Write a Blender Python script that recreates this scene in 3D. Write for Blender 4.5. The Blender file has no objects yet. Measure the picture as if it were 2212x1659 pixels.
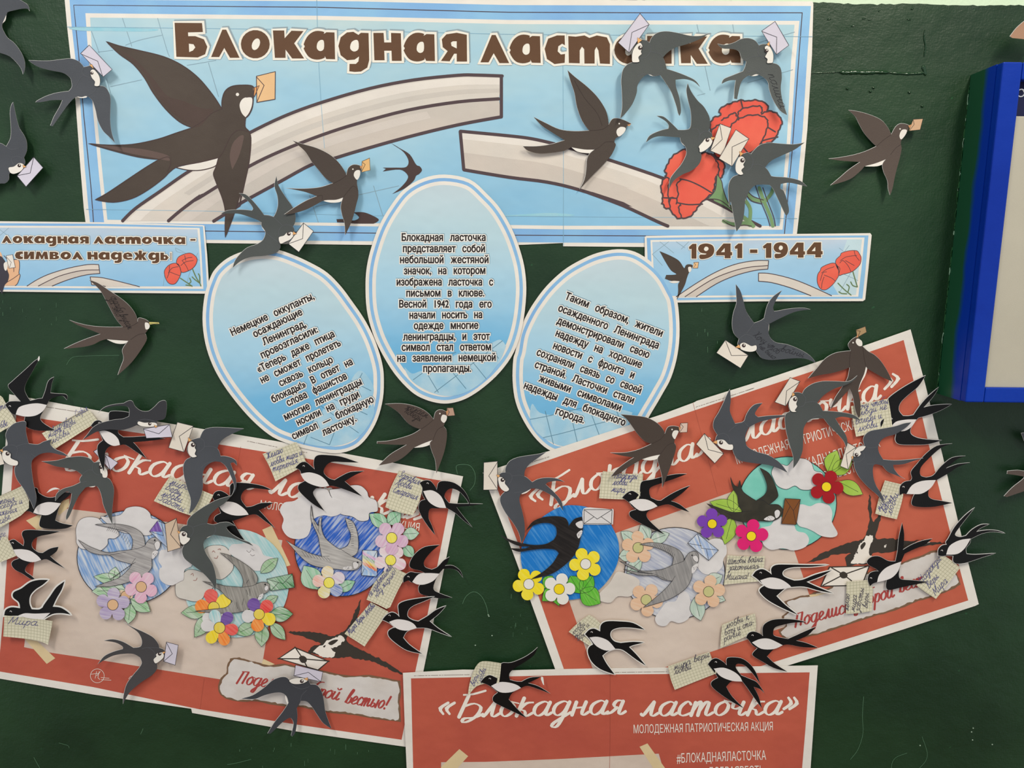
import bpy, math, random
import numpy as np
from mathutils import Vector, Matrix
from mathutils.geometry import delaunay_2d_cdt
random.seed(4)
SC = bpy.context.scene
COL = SC.collection
# ------------------------------------------------------------------ camera
CAM = Vector((0.0, -1.10, 1.60)); FPX = 1600.0
PITCH = math.radians(9.3); ROLL = math.radians(0.62)
cd = bpy.data.cameras.new('camera'); cam = bpy.data.objects.new('camera', cd); COL.objects.link(cam)
cd.sensor_width = 36; cd.lens = 36*FPX/2212; cd.clip_start = .01
cam.matrix_world = Matrix.Translation(CAM) @ Matrix.Rotation(math.radians(90)-PITCH, 4, 'X') @ Matrix.Rotation(ROLL, 4, 'Z')
SC.camera = cam
# ------------------------------------------------------------------ light
w = bpy.data.worlds.new('world'); SC.world = w; w.use_nodes = True
w.node_tree.nodes['Background'].inputs[0].default_value = (.92, .95, 1.0, 1)
w.node_tree.nodes['Background'].inputs[1].default_value = .48
def lamp(name, loc, size, size_y, watts, colr, rot):
    l = bpy.data.lights.new(name, 'AREA'); l.shape = 'RECTANGLE'; l.size = size; l.size_y = size_y
    l.energy = watts; l.color = colr; o = bpy.data.objects.new(name, l); o.location = loc
    o.rotation_euler = rot; COL.objects.link(o)
lamp('ceiling_lamp_light', (.95, -1.15, 2.98), .22, 1.2, 27, (1, .93, .80), (math.radians(16), 0, 0))
lamp('ceiling_lamp_light', (-1.0, -1.25, 2.98), .22, 1.2, 25, (1, .95, .90), (math.radians(16), 0, 0))
vs = SC.view_settings; vs.view_transform = 'Standard'; vs.look = 'None'; vs.gamma = 1; vs.use_curve_mapping = False
vs.exposure = .6
# ------------------------------------------------------------------ mapping: a point of the photograph to the wall
R3 = cam.matrix_world.to_3x3()
RN = np.array(R3)
def P(X, Y, h=0.0):
    d = R3 @ Vector((X-1106, 829.5-Y, -FPX))
    t = (-h-CAM.y)/d.y
    return CAM + d*t
def PN(XY, H):
    XY = np.asarray(XY, float); d = np.stack([XY[:, 0]-1106, 829.5-XY[:, 1], np.full(len(XY), -FPX)], 1) @ RN.T
    t = (-np.asarray(H)-CAM.y)/d[:, 1]
    return np.array(CAM)+d*t[:, None]
S = 600/2212
CR = dict(A=(0, 0), B=(500, 0), C=(1100, 0), D=(1612, 0), E=(0, 400), F=(400, 350), G=(700, 400), H=(1100, 400), I=(1612, 400),
          J=(400, 600), L=(0, 750), M=(500, 850), N=(1030, 750), O=(1612, 750), P=(1430, 680), Q=(0, 1209), R=(500, 1209),
          S=(1050, 1209), T=(1612, 1209), U=(0, 1000), V=(1080, 1000), W=(1612, 1000))
def q(s):
    out = []; o = (0, 0); k = 1
    for t in s.split():
        if t in CR: o = CR[t]; k = S; continue
        if t == 'px': o = (0, 0); k = 1; continue
        c = t.endswith('!'); a, b = t.rstrip('!').split(',')
        out.append((o[0]+float(a)*k, o[1]+float(b)*k, c))
    return out
def smooth(pp, closed=True, n=4):
    m = len(pp); out = []
    for i in range(m if closed else m-1):
        p1 = pp[i]; p2 = pp[(i+1) % m]
        p0 = pp[i-1] if (closed or i > 0) else p1
        p3 = pp[(i+2) % m] if (closed or i+2 < m) else p2
        if p1[2]: p0 = p1
        if p2[2]: p3 = p2
        if p1[2] and p2[2]: out.append(p1[:2]); continue
        for k in range(n):
            t = k/n; t2 = t*t; t3 = t2*t
            out.append(tuple(.5*((2*p1[j])+(-p0[j]+p2[j])*t+(2*p0[j]-5*p1[j]+4*p2[j]-p3[j])*t2+(-p0[j]+3*p1[j]-3*p2[j]+p3[j])*t3) for j in (0, 1)))
    if not closed: out.append(pp[-1][:2])
    return out
def sm(s, n=4): return smooth(q(s), True, n)
def op(s, n=4): return smooth(q(s), False, n)
def raw(s): return [p[:2] for p in q(s)]
def circ(x, y, rx, ry=None, n=24, a=0):
    ry = ry or rx; ca, sa = math.cos(a), math.sin(a)
    return [(x+rx*math.cos(t)*ca-ry*math.sin(t)*sa, y+rx*math.cos(t)*sa+ry*math.sin(t)*ca) for t in [2*math.pi*i/n for i in range(n)]]
def cc(c, x, y, r, ry=None, n=20, a=0): return circ(CR[c][0]+x*S, CR[c][1]+y*S, r*S, (ry or r)*S, n, a)
def area(p): return .5*sum(p[i-1][0]*p[i][1]-p[i][0]*p[i-1][1] for i in range(len(p)))
def offset(p, d):
    s = 1 if area(p) > 0 else -1; n = len(p); out = []
    for i in range(n):
        a, b, c = p[i-1], p[i], p[(i+1) % n]
        e1 = np.array([b[0]-a[0], b[1]-a[1]]); e2 = np.array([c[0]-b[0], c[1]-b[1]])
        e1 = e1/(np.linalg.norm(e1)+1e-9); e2 = e2/(np.linalg.norm(e2)+1e-9)
        nn = np.array([e1[1]+e2[1], -e1[0]-e2[0]]); l = np.linalg.norm(nn)
        if l < .5: nn = e1-e2; l = np.linalg.norm(nn)+1e-9
        else: nn = nn*s if True else nn
        k = d/l*min(1.0/max(l/2, .6), 1.5) if l >= .5 else d/l
        out.append((b[0]+nn[0]*k, b[1]+nn[1]*k))
    return out
def inside(pts, loops, evenodd=False):
    pts = np.asarray(pts); wn = np.zeros(len(pts), int)
    for lp in loops:
        a = np.asarray(lp, float); b = np.roll(a, -1, 0)
        for (x0, y0), (x1, y1) in zip(a, b):
            if y0 == y1: continue
            m = ((y0 <= pts[:, 1]) != (y1 <= pts[:, 1]))
            xx = x0+(pts[:, 1]-y0)/(y1-y0)*(x1-x0)
            m &= xx > pts[:, 0]
            wn[m] += 1 if y1 > y0 else -1
    return (wn % 2 != 0) if evenodd else (wn != 0)
def region(loops, grid=0, evenodd=False):
    vs_, ed = [], []
    for lp in loops:
        b = len(vs_); m = len(lp); vs_ += [Vector(p) for p in lp]
        ed += [(b+i, b+(i+1) % m) for i in range(m)]
    if grid:
        a = np.array([tuple(v) for v in vs_]); lo = a.min(0); hi = a.max(0)
        gx = np.arange(lo[0]+grid*.5, hi[0], grid); gy = np.arange(lo[1]+grid*.5, hi[1], grid)
        if len(gx) and len(gy):
            g = np.array([(x+(j % 2)*grid*.5, y) for j, y in enumerate(gy) for x in gx])
            g = g[inside(g, loops, evenodd)]; vs_ += [Vector(p) for p in g.tolist()]
    r = delaunay_2d_cdt(vs_, ed, [], 0, 1e-4)
    V = np.array([tuple(v) for v in r[0]]); F = np.array(r[2])
    F = F[inside(V[F].mean(1), loops, evenodd)]
    return V, F
# ------------------------------------------------------------------ materials
def lin(c): return tuple(((v/255)/12.92 if v/255 <= .04045 else ((v/255+.055)/1.055)**2.4) for v in c)+(1,)
MATS = {}
def nd(nt, t, **k):
    n = nt.nodes.new(t)
    for a, b in k.items(): setattr(n, a, b)
    return n
def paper(c, rough=.62, var=.05, scale=14, bump=.12, spec=.3, c2=None, fine=0):
    key = ('p', c, rough, var, scale, bump, spec, c2, fine)
    if key in MATS: return MATS[key]
    m = bpy.data.materials.new('paper_print'); m.use_nodes = True; nt = m.node_tree; L = nt.links.new
    b = nt.nodes['Principled BSDF']; b.inputs['Roughness'].default_value = rough; b.inputs['Specular IOR Level'].default_value = spec
    tc = nd(nt, 'ShaderNodeTexCoord'); n = nd(nt, 'ShaderNodeTexNoise'); n.inputs['Scale'].default_value = scale; n.inputs['Detail'].default_value = 3
    L(tc.outputs['Object'], n.inputs['Vector'])
    mx = nd(nt, 'ShaderNodeMix', data_type='RGBA'); L(n.outputs[0], mx.inputs['Factor'])
    if c2:
        rp = nd(nt, 'ShaderNodeValToRGB'); rp.color_ramp.elements[0].position = .38; rp.color_ramp.elements[1].position = .62
        L(n.outputs[0], rp.inputs[0]); L(rp.outputs[0], mx.inputs['Factor'])
        mx.inputs[6].default_value = lin(c); mx.inputs[7].default_value = lin(c2)
    else:
        mx.inputs[6].default_value = lin(tuple(max(0, v*(1-var)) for v in c)); mx.inputs[7].default_value = lin(tuple(min(255, v*(1+var)) for v in c))
    L(mx.outputs[2], b.inputs['Base Color'])
    n2 = nd(nt, 'ShaderNodeTexNoise'); n2.inputs['Scale'].default_value = 24; n2.inputs['Detail'].default_value = 2; L(tc.outputs['Object'], n2.inputs['Vector'])
    n3 = nd(nt, 'ShaderNodeTexNoise'); n3.inputs['Scale'].default_value = 900; L(tc.outputs['Object'], n3.inputs['Vector'])
    b1 = nd(nt, 'ShaderNodeBump'); b1.inputs['Strength'].default_value = bump; b1.inputs['Distance'].default_value = .012; L(n2.outputs[0], b1.inputs['Height'])
    b2 = nd(nt, 'ShaderNodeBump'); b2.inputs['Strength'].default_value = .25; b2.inputs['Distance'].default_value = .0006
    L(n3.outputs[0], b2.inputs['Height']); L(b1.outputs[0], b2.inputs['Normal']); L(b2.outputs[0], b.inputs['Normal'])
    MATS[key] = m; return m
def crayon(c, base=(226, 224, 222), ang=35, lo=.3, hi=.6, sc=330):
    """coloured pencil: the stroke colour over white paper in stretched streaks"""
    key = ('c', c, base, ang, lo, hi, sc)
    if key in MATS: return MATS[key]
    m = bpy.data.materials.new('pencil_colour'); m.use_nodes = True; nt = m.node_tree; L = nt.links.new
    b = nt.nodes['Principled BSDF']; b.inputs['Roughness'].default_value = .6; b.inputs['Specular IOR Level'].default_value = .3
    tc = nd(nt, 'ShaderNodeTexCoord'); rt = nd(nt, 'ShaderNodeMapping'); rt.inputs['Rotation'].default_value = (0, math.radians(ang), 0)
    mp = nd(nt, 'ShaderNodeMapping'); mp.inputs['Scale'].default_value = (sc, 1, sc*.07)
    L(tc.outputs['Object'], rt.inputs[0]); L(rt.outputs[0], mp.inputs[0])
    n = nd(nt, 'ShaderNodeTexNoise'); n.inputs['Scale'].default_value = 1; n.inputs['Detail'].default_value = 3; L(mp.outputs[0], n.inputs['Vector'])
    n0 = nd(nt, 'ShaderNodeTexNoise'); n0.inputs['Scale'].default_value = 28; L(tc.outputs['Object'], n0.inputs['Vector'])
    ad = nd(nt, 'ShaderNodeMath', operation='MULTIPLY_ADD'); L(n0.outputs[0], ad.inputs[0]); ad.inputs[1].default_value = .5; ad.inputs[2].default_value = -.25
    a2 = nd(nt, 'ShaderNodeMath', operation='ADD'); L(n.outputs[0], a2.inputs[0]); L(ad.outputs[0], a2.inputs[1])
    rp = nd(nt, 'ShaderNodeValToRGB'); e = rp.color_ramp.elements; e[0].position = lo; e[1].position = hi
    e[0].color = lin(c); e[1].color = lin(tuple(c[i]*.2+base[i]*.8 for i in range(3)))
    L(a2.outputs[0], rp.inputs[0]); L(rp.outputs[0], b.inputs['Base Color'])
    MATS[key] = m; return m
def gridpaper(ang, cell=.0050, c=(212, 206, 182)):
    m = bpy.data.materials.new('squared_paper'); m.use_nodes = True; nt = m.node_tree; L = nt.links.new
    b = nt.nodes['Principled BSDF']; b.inputs['Roughness'].default_value = .7; b.inputs['Specular IOR Level'].default_value = .25
    tc = nd(nt, 'ShaderNodeTexCoord'); mp = nd(nt, 'ShaderNodeMapping'); mp.inputs['Rotation'].default_value = (0, ang, 0)
    L(tc.outputs['Object'], mp.inputs[0]); sx = nd(nt, 'ShaderNodeSeparateXYZ'); L(mp.outputs[0], sx.inputs[0])
    outs = []
    for k in (0, 2):
        d = nd(nt, 'ShaderNodeMath', operation='DIVIDE'); L(sx.outputs[k], d.inputs[0]); d.inputs[1].default_value = cell
        f = nd(nt, 'ShaderNodeMath', operation='FRACT'); L(d.outputs[0], f.inputs[0])
        l = nd(nt, 'ShaderNodeMath', operation='LESS_THAN'); L(f.outputs[0], l.inputs[0]); l.inputs[1].default_value = .13
        outs.append(l)
    mxx = nd(nt, 'ShaderNodeMath', operation='MAXIMUM'); L(outs[0].outputs[0], mxx.inputs[0]); L(outs[1].outputs[0], mxx.inputs[1])
    mx = nd(nt, 'ShaderNodeMix', data_type='RGBA'); L(mxx.outputs[0], mx.inputs['Factor']); mx.inputs[6].default_value = lin(c); mx.inputs[7].default_value = lin((172, 168, 142))
    L(mx.outputs[2], b.inputs['Base Color'])
    return m
def gradprint(stops, z0, z1, rough=.55, cloud=.5):
    """printed picture whose ink runs from one colour to another up the sheet (object space), with soft clouds"""
    m = bpy.data.materials.new('printed_sky'); m.use_nodes = True; nt = m.node_tree; L = nt.links.new
    b = nt.nodes['Principled BSDF']; b.inputs['Roughness'].default_value = rough; b.inputs['Specular IOR Level'].default_value = .35
    tc = nd(nt, 'ShaderNodeTexCoord'); sx = nd(nt, 'ShaderNodeSeparateXYZ'); L(tc.outputs['Object'], sx.inputs[0])
    mr = nd(nt, 'ShaderNodeMapRange'); L(sx.outputs[2], mr.inputs[0]); mr.inputs[1].default_value = z0; mr.inputs[2].default_value = z1
    n = nd(nt, 'ShaderNodeTexNoise'); n.inputs['Scale'].default_value = 9; n.inputs['Detail'].default_value = 4
    mp = nd(nt, 'ShaderNodeMapping'); mp.inputs['Scale'].default_value = (.6, 1, 1.8); L(tc.outputs['Object'], mp.inputs[0]); L(mp.outputs[0], n.inputs['Vector'])
    ad = nd(nt, 'ShaderNodeMath', operation='MULTIPLY_ADD'); L(n.outputs[0], ad.inputs[0]); ad.inputs[1].default_value = cloud; ad.inputs[2].default_value = -.5*cloud
    a2 = nd(nt, 'ShaderNodeMath', operation='ADD'); L(mr.outputs[0], a2.inputs[0]); L(ad.outputs[0], a2.inputs[1])
    rp = nd(nt, 'ShaderNodeValToRGB'); e = rp.color_ramp.elements
    e[0].position = stops[0][0]; e[0].color = lin(stops[0][1]); e[1].position = stops[-1][0]; e[1].color = lin(stops[-1][1])
    for p_, c_ in stops[1:-1]: x = e.new(p_); x.color = lin(c_)
    L(a2.outputs[0], rp.inputs[0]); L(rp.outputs[0], b.inputs['Base Color'])
    n2 = nd(nt, 'ShaderNodeTexNoise'); n2.inputs['Scale'].default_value = 10; n2.inputs['Detail'].default_value = 3; L(tc.outputs['Object'], n2.inputs['Vector'])
    b1 = nd(nt, 'ShaderNodeBump'); b1.inputs['Strength'].default_value = .3; b1.inputs['Distance'].default_value = .02; L(n2.outputs[0], b1.inputs['Height']); L(b1.outputs[0], b.inputs['Normal'])
    return m
WHITE = paper((222, 219, 214)); INK = paper((26, 24, 27), var=.1)
# ------------------------------------------------------------------ things
def flat(h): return lambda X, Y: np.full(len(X), h)
class T:
    def __init__(s, name, label, cat, c, hf, group=None):
        s.hf = hf if callable(hf) else flat(hf)
        h = float(s.hf(np.array([c[0]]), np.array([c[1]]))[0]); s.o = P(c[0], c[1], h)
        s.root = bpy.data.objects.new(name, None); s.root.location = s.o; s.root.empty_display_size = .02; COL.objects.link(s.root)
        s.root['label'] = label; s.root['category'] = cat
        if group: s.root['group'] = group
    def add(s, name, V, F, mat, parent=None, label=None, kind=None):
        me = bpy.data.meshes.new(name); me.from_pydata((V-np.array(s.o)).tolist(), [], F); me.materials.append(mat)
        o = bpy.data.objects.new(name, me); COL.objects.link(o); o.parent = parent or s.root
        if label: o['label'] = label
        if kind: o['kind'] = kind
        me.update(); return o
    def H(s, V): return s.hf(V[:, 0], V[:, 1])
    def pr(s, name, loops, mat, dh=.0001, grid=14, evenodd=False, parent=None, label=None):
        """a printed area on the sheet"""
        if isinstance(loops[0][0], (int, float)): loops = [loops]
        if len(loops) > 1 and not evenodd and len(loops) < 4 and not name.endswith('backing'):
            return [s.pr(name, [l], mat, dh, grid, evenodd, parent, label) for l in loops][0]
        V, F = region(loops, grid, evenodd)
        return s.add(name, PN(V, s.H(V)+dh), F[:, ::-1].tolist() if False else F.tolist(), mat, parent, label)
    def sheet(s, name, loops, mat, dh=0, th=.0003, grid=12, parent=None, label=None):
        """a cut piece of paper with thickness"""
        if isinstance(loops[0][0], (int, float)): loops = [loops]
        V, F = region(loops, grid)
        A = PN(V, s.H(V)+dh); B = A.copy(); B[:, 1] += th; n = len(A)
        e = {}
        for a, b, c in F.tolist():
            for u, v in ((a, b), (b, c), (c, a)): e[(u, v)] = 1
        fs = F.tolist()+(F[:, ::-1]+n).tolist()+[(v, u, u+n, v+n) for (u, v) in e if (v, u) not in e]
        return s.add(name, np.vstack([A, B]), fs, mat, parent, label)
    def ln(s, name, polys, wd, mat, dh=.0002, parent=None, label=None, closed=False, nib=None):
        if name == 'fence_lines': return [s.ln('fence_line', [p], wd, mat, dh+.000004*i) for i, p in enumerate(polys)]
        loops = []
        for p in polys:
            V, F = [], []; ribbon(p, wd, V, F, closed, nib)
            if len(V) < 4: continue
            if closed: loops += [V[0::2][:-1], V[1::2][:-1][::-1]]
            else: loops.append(V[0::2]+V[1::2][::-1])
        V, F = region(loops); return s.add(name, PN(V, s.H(V)+dh), F.tolist(), mat, parent, label)
def ribbon(p, wd, V, F, closed=False, nib=None):
    p = [np.array(a[:2], float) for a in p]
    if closed: p = p+[p[0]]
    q_ = [p[0]]
    for a in p[1:]:
        if np.linalg.norm(a-q_[-1]) > 1e-4: q_.append(a)
    p = q_; n = len(p)
    if n < 2: return
    h = wd/2; b = len(V)
    def ang(v): return v/(np.linalg.norm(v)+1e-9)
    d0 = ang(p[1]-p[0]); d1 = ang(p[-1]-p[-2])
    if not closed:
        t = np.array([-d0[1], d0[0]])
        V.append(tuple(p[0]-d0*h*.75+t*h*.55)); V.append(tuple(p[0]-d0*h*.75-t*h*.55))
    for i in range(n):
        if closed and i in (0, n-1): dd = ang(ang(p[1]-p[0])+ang(p[-1]-p[-2]))
        else: dd = ang(ang(p[min(i+1, n-1)]-p[max(i, 0)])+ang(p[max(i, 0)]-p[max(i-1, 0)])) if 0 < i < n-1 else (d0 if i == 0 else d1)
        t = np.array([-dd[1], dd[0]]); k = 1
        if nib is not None: h = wd/2*(.42+.85*abs(float(np.dot(dd, nib)))**1.5)
        if 0 < i < n-1:
            c = abs(float(np.dot(dd, ang(p[i+1]-p[i])))); k = 1/max(c, .62)
        V.append(tuple(p[i]+t*h*k)); V.append(tuple(p[i]-t*h*k))
    if not closed:
        t = np.array([-d1[1], d1[0]])
        V.append(tuple(p[-1]+d1*h*.75+t*h*.55)); V.append(tuple(p[-1]+d1*h*.75-t*h*.55))
    m = (len(V)-b)//2
    F += [(b+2*i, b+2*i+1, b+2*i+3, b+2*i+2) for i in range(m-1)]
def cen(p): a = np.array([x[:2] for x in p]); return ((a[:, 0].min()+a[:, 0].max())/2, (a[:, 1].min()+a[:, 1].max())/2)
def bowl(c, h0, curl, R, tilt=(0, 0)):
    return lambda X, Y: h0+curl*np.minimum(((X-c[0])**2+(Y-c[1])**2)/R**2, 1.6)+tilt[0]*(X-c[0])/R+tilt[1]*(Y-c[1])/R
# ------------------------------------------------------------------ type (the font inside Blender), laid along a line
_tl = {}
def tloops(t):
    """closed outlines of a line of type, from the curves of the built-in font"""
    if t in _tl: return _tl[t]
    cu = bpy.data.curves.new('t', 'FONT'); cu.body = t; o = bpy.data.objects.new('t', cu); COL.objects.link(o)
    dg = bpy.context.evaluated_depsgraph_get(); dg.update(); c = o.evaluated_get(dg).to_curve(dg, apply_modifiers=False); L = []
    for sp in c.splines:
        bz = sp.bezier_points; lp = []
        for i in range(len(bz)):
            p0, p3 = bz[i], bz[(i+1) % len(bz)]; a_, b_, c_, d_ = p0.co, p0.handle_right, p3.handle_left, p3.co
            st = abs((d_-a_).x*(b_-a_).y-(d_-a_).y*(b_-a_).x)+abs((d_-a_).x*(c_-a_).y-(d_-a_).y*(c_-a_).x) < 1e-4
            for k in range(1 if st else 4):
                u = k/4; v = 1-u; q_ = a_*v**3+b_*3*v*v*u+c_*3*v*u*u+d_*u**3; pt = (q_.x, q_.y)
                if not lp or math.dist(lp[-1], pt) > 1e-4: lp.append(pt)
        if len(lp) > 2: L.append(lp)
    o.to_curve_clear(); bpy.data.objects.remove(o); bpy.data.curves.remove(cu)
    R_ = []
    for i, l in enumerate(L):   # outer outlines run one way, holes the other
        si = area(l) > 0; hole = any(j != i and (area(m) > 0) != si and abs(area(m)) > abs(area(l)) and inside([l[0]], [m])[0] for j, m in enumerate(L))
        R_.append(l[::-1] if (si == hole) else l)
    L = R_
    A = [p for l in L for p in l]; _tl[t] = (L, min(p[0] for p in A), max(p[0] for p in A)); return _tl[t]
def typ(lines, xh, cap=False):
    """lines: (text, x0, y0, x1, y1) baseline ends in photo pixels; xh = height of a small (or capital) letter; gives outlines per line"""
    rh = max(p[1] for l in tloops('Н' if cap else 'х')[0] for p in l); out = []
    for t, x0, y0, x1, y1 in lines:
        L, lo, hi = tloops(t.replace(' ', '   ') if not cap else t); L_ = math.hypot(x1-x0, y1-y0); ux, uy = (x1-x0)/L_, (y1-y0)/L_; k = L_/(hi-lo); m = xh/rh; row = []
        for lp in L: row.append([(x0+ux*(x-lo)*k+uy*y*m, y0+uy*(x-lo)*k-ux*y*m) for x, y in lp])
        out.append(row)
    return out
def grow(row, d, fill=False):
    """the outlines thickened by d pixels (holes closed up, or dropped)"""
    out = []; sg = 1 if area(max(row, key=lambda l: abs(area(l)))) > 0 else -1
    for lp in row:
        hole = area(lp)*sg < 0
        if hole and fill: continue
        if hole and abs(area(lp)) < 4*d*d+1: continue
        o = offset(lp, d); big = abs(area(o)) > abs(area(lp))
        if big == hole: o = offset(lp, -d)
        out.append(o)
    return out
def put_type(t, name, rows, mat, d, dh, fill=False, shift=(0, 0)):
    A, F, n = [], [], 0
    for row in rows:
        g = grow(row, d, fill) if d else row
        V, f = region([[(x+shift[0], y+shift[1]) for x, y in l] for l in g]); A.append(V); F += (f+n).tolist(); n += len(V)
    V = np.vstack(A); return t.add(name, PN(V, t.H(V)+dh), F, mat)
def cl(c, *ls): return [(t, CR[c][0]+a*S, CR[c][1]+b*S, CR[c][0]+d*S, CR[c][1]+e*S) for t, a, b, d, e in ls]
# ------------------------------------------------------------------ joined-up writing
def _g(s): return [[tuple(float(v) for v in p.split(',')) for p in st.split()] for st in s.split('|')]
_a = '.75,.85 .5,1 .15,.75 .1,.3 .35,0 .65,.25 .8,.95'
_i = '.1,.95 .05,.3 .25,0 .5,.35 .6,.95|.6,.95 .55,.2 .7,0 .9,.2'
CUR = {k: (a, _g(s)) for k, (a, s) in {
 'а': (1.0, _a+'|.8,.95 .72,.3 .8,.02 1.02,.2'), 'о': (.85, '.5,1 .15,.75 .1,.3 .35,0 .65,.25 .7,.7 .5,1 .9,.9'),
 'б': (.85, '.5,.95 .15,.75 .1,.3 .35,0 .65,.25 .65,.7 .5,.95|.12,.5 .15,1.2 .4,1.7 .85,1.8'),
 'в': (.8, '.05,.1 .3,.9 .5,1.6 .38,1.75 .22,1.2 .15,.3 .35,0 .62,.2 .6,.7 .35,.8|.35,.8 .8,.7'),
 'г': (.7, '.1,.75 .3,1 .5,.85 .2,.25 .35,0 .7,.2'),
 'д': (1.0, _a+'|.8,.95 .68,0 .5,-.75 .25,-.8 .3,-.5 1.0,.2'),
 'е': (.75, '.0,.2 .5,.6 .55,.85 .35,1 .1,.65 .12,.2 .35,0 .78,.2'),
 'ж': (1.1, '.05,.8 .3,.9 .35,.5 .2,.05 .0,.1|.55,1 .5,0|1,.95 .7,.8 .65,.5 .8,.05 1.1,.2|.35,.5 .65,.5'),
 'з': (.7, '.1,.85 .35,1 .5,.8 .25,.55 .5,.35 .4,-.4 .15,-.6 .15,-.3 .7,.2'),
 'и': (.9, _i), 'й': (.9, _i+'|.2,1.4 .4,1.25 .62,1.45'),
 'к': (.85, '.25,1.3 .1,0|.75,.95 .45,.9 .2,.5 .45,.35 .6,0 .88,.2'),
 'л': (.85, '0,.15 .12,.03 .35,.6 .5,1|.5,1 .5,.2 .65,0 .88,.2'),
 'м': (1.05, '0,.15 .12,.05 .35,.95|.35,.95 .4,.15|.4,.15 .75,.95|.75,.95 .72,.2 .85,0 1.08,.2'),
 'н': (.9, '.15,.95 .1,0|.12,.5 .6,.55|.65,.95 .58,.2 .7,0 .92,.2'),
 'п': (.88, '.1,.95 .05,0|.05,.3 .3,.9 .5,.95 .5,.2 .65,0 .88,.2'),
 'р': (.75, '.15,.95 .0,-.8|.1,.4 .35,.95 .6,.85 .6,.3 .4,0 .15,.1'),
 'с': (.72, '.6,.8 .4,1 .12,.65 .12,.2 .35,0 .75,.2'),
 'т': (1.15, '.1,.95 .05,0|.05,.3 .25,.9 .4,.9 .4,0|.4,.3 .6,.9 .8,.9 .78,.2 .9,0 1.15,.2'),
 'у': (.85, '.1,.95 .08,.5 .3,.2 .55,.4 .65,.95|.65,.95 .5,-.2 .25,-.75 .1,-.55 .4,-.2 .85,.2'),
 'э': (.8, '.1,.8 .35,1 .62,.7 .6,.25 .35,0 .1,.15|.25,.5 .6,.5 .85,.3'), 'ф': (1.0, '.55,1.7 .4,-.8|.5,.9 .15,.85 .1,.3 .35,.05 .6,.3 .85,.1 .95,.6 .75,.95 .5,.6'), 'х': (.75, '.1,.9 .3,.9 .4,.1 .65,.1|.65,.9 .05,.05'), 'ц': (.95, _i+'|.75,0 .7,-.4'),
 'ч': (.88, '.1,.95 .1,.55 .3,.45 .55,.6|.6,.95 .52,.2 .65,0 .88,.2'),
 'ш': (1.3, _i+'|.6,.5 .75,0 .95,.35 1,.95|1,.95 .95,.2 1.1,0 1.3,.2'),
 'ь': (.75, '.15,.95 .1,.2 .3,0 .55,.2 .5,.5 .15,.45'), 'ы': (1.05, '.15,.95 .1,.2 .3,0 .55,.2 .5,.5 .15,.45|.8,.95 .75,.2 .88,0 1.05,.2'),
 'ю': (1.15, '.1,.95 .05,0|.08,.5 .4,.5|.75,1 .45,.75 .4,.3 .62,0 .92,.25 .98,.7 .75,1'),
 'я': (.9, '.0,.05 .2,.15 .42,.48|.65,.95 .35,.97 .22,.7 .4,.45 .6,.5|.65,.95 .58,.2 .7,0 .92,.2'),
 'Б': (1.35, '.15,1.58 .6,1.62 1.2,1.85|.4,1.55 .2,0|.3,.75 .8,.95 1.2,.65 1.1,.1 .75,-.3 .45,-.35 .5,-.1 1.0,-.05 1.4,.2'),
 'П': (1.15, '.35,1.45 .1,0|.2,1.5 1,1.55|.95,1.5 .75,.1'), 'М': (1.4, '0,.0 .3,1.7|.3,1.7 .5,.4|.5,.4 1,1.7|1,1.7 .98,.2 1.15,0 1.4,.2'),
 'В': (1.0, '.2,0 .35,1.6|.05,1.4 .5,1.75 .8,1.4 .4,.95 .85,.6 .6,.05 .15,.0'), 'Л': (1.1, '0,.1 .2,.1 .8,1.7|.8,1.7 .8,.2 .95,0 1.1,.2'),
 'Ж': (1.5, '.1,1.5 .4,1.6 .6,.9 .3,.1 .0,.2|.75,1.7 .65,0|1.4,1.6 1.1,1.5 .8,.9 1.1,.1 1.5,.2'),
 'З': (.9, '.1,1.4 .5,1.75 .7,1.4 .35,.95 .75,.6 .5,0 .05,.15'), 'С': (.95, '.85,1.4 .6,1.75 .15,1.1 .1,.4 .4,0 .9,.3'),
 'Х': (1.1, '.1,1.6 .4,1.5 .6,.2 1,.1|1,1.65 .1,.05'), 'Н': (1.2, '.25,1.6 .1,0|.15,.8 .9,.85|1.05,1.65 .85,.2 1,0 1.2,.2'),
 'Ш': (1.5, '.2,1.5 .1,.2 .3,0 .6,.3 .7,1.5|.7,1.5 .6,.2 .8,0 1.1,.3 1.2,1.5|1.2,1.5 1.1,.2 1.25,0 1.5,.2'),
 '«': (.95, '.5,.85 .1,.45 .4,.05|.9,.85 .5,.45 .8,.05'), '»': (.95, '.15,.85 .45,.45 .05,.05|.55,.85 .85,.45 .45,.05'),
 '!': (.4, '.3,1.6 .2,.5|.15,.12 .15,.0'), '.': (.3, '.1,.1 .12,0'), ',': (.3, '.12,.1 .02,-.25'), ' ': (.6, '0,0'), '-': (.6, '.1,.5 .5,.5'),
 '—': (1, '.1,.5 .9,.5')}.items()}
def cursive(txt, x0, y0, x1, y1, xh, slant=.35, jit=0, keep=None):
    adv = sum(CUR[c][0] for c in txt); L_ = math.hypot(x1-x0, y1-y0); ux, uy = (x1-x0)/L_, (y1-y0)/L_; k = L_/(adv*1.0); out = []; x = 0
    for c in txt:
        a, st = CUR[c]
        jy = random.uniform(-jit, jit)
        for s_ in st:
            if len(s_) < 2: continue
            pp = [(p[0], p[1], False) for p in s_]
            for p in [smooth(pp, False, 3) if len(pp) > 2 else [z[:2] for z in pp]]:
                r = []
                for a_, b_ in p:
                    sx = (x+a_)*k+(b_*slant)*xh; sy = (b_+jy)*xh
                    r.append((x0+ux*sx+uy*sy, y0+uy*sx-ux*sy))
                out.append(r)
        x += a
    return out
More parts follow.
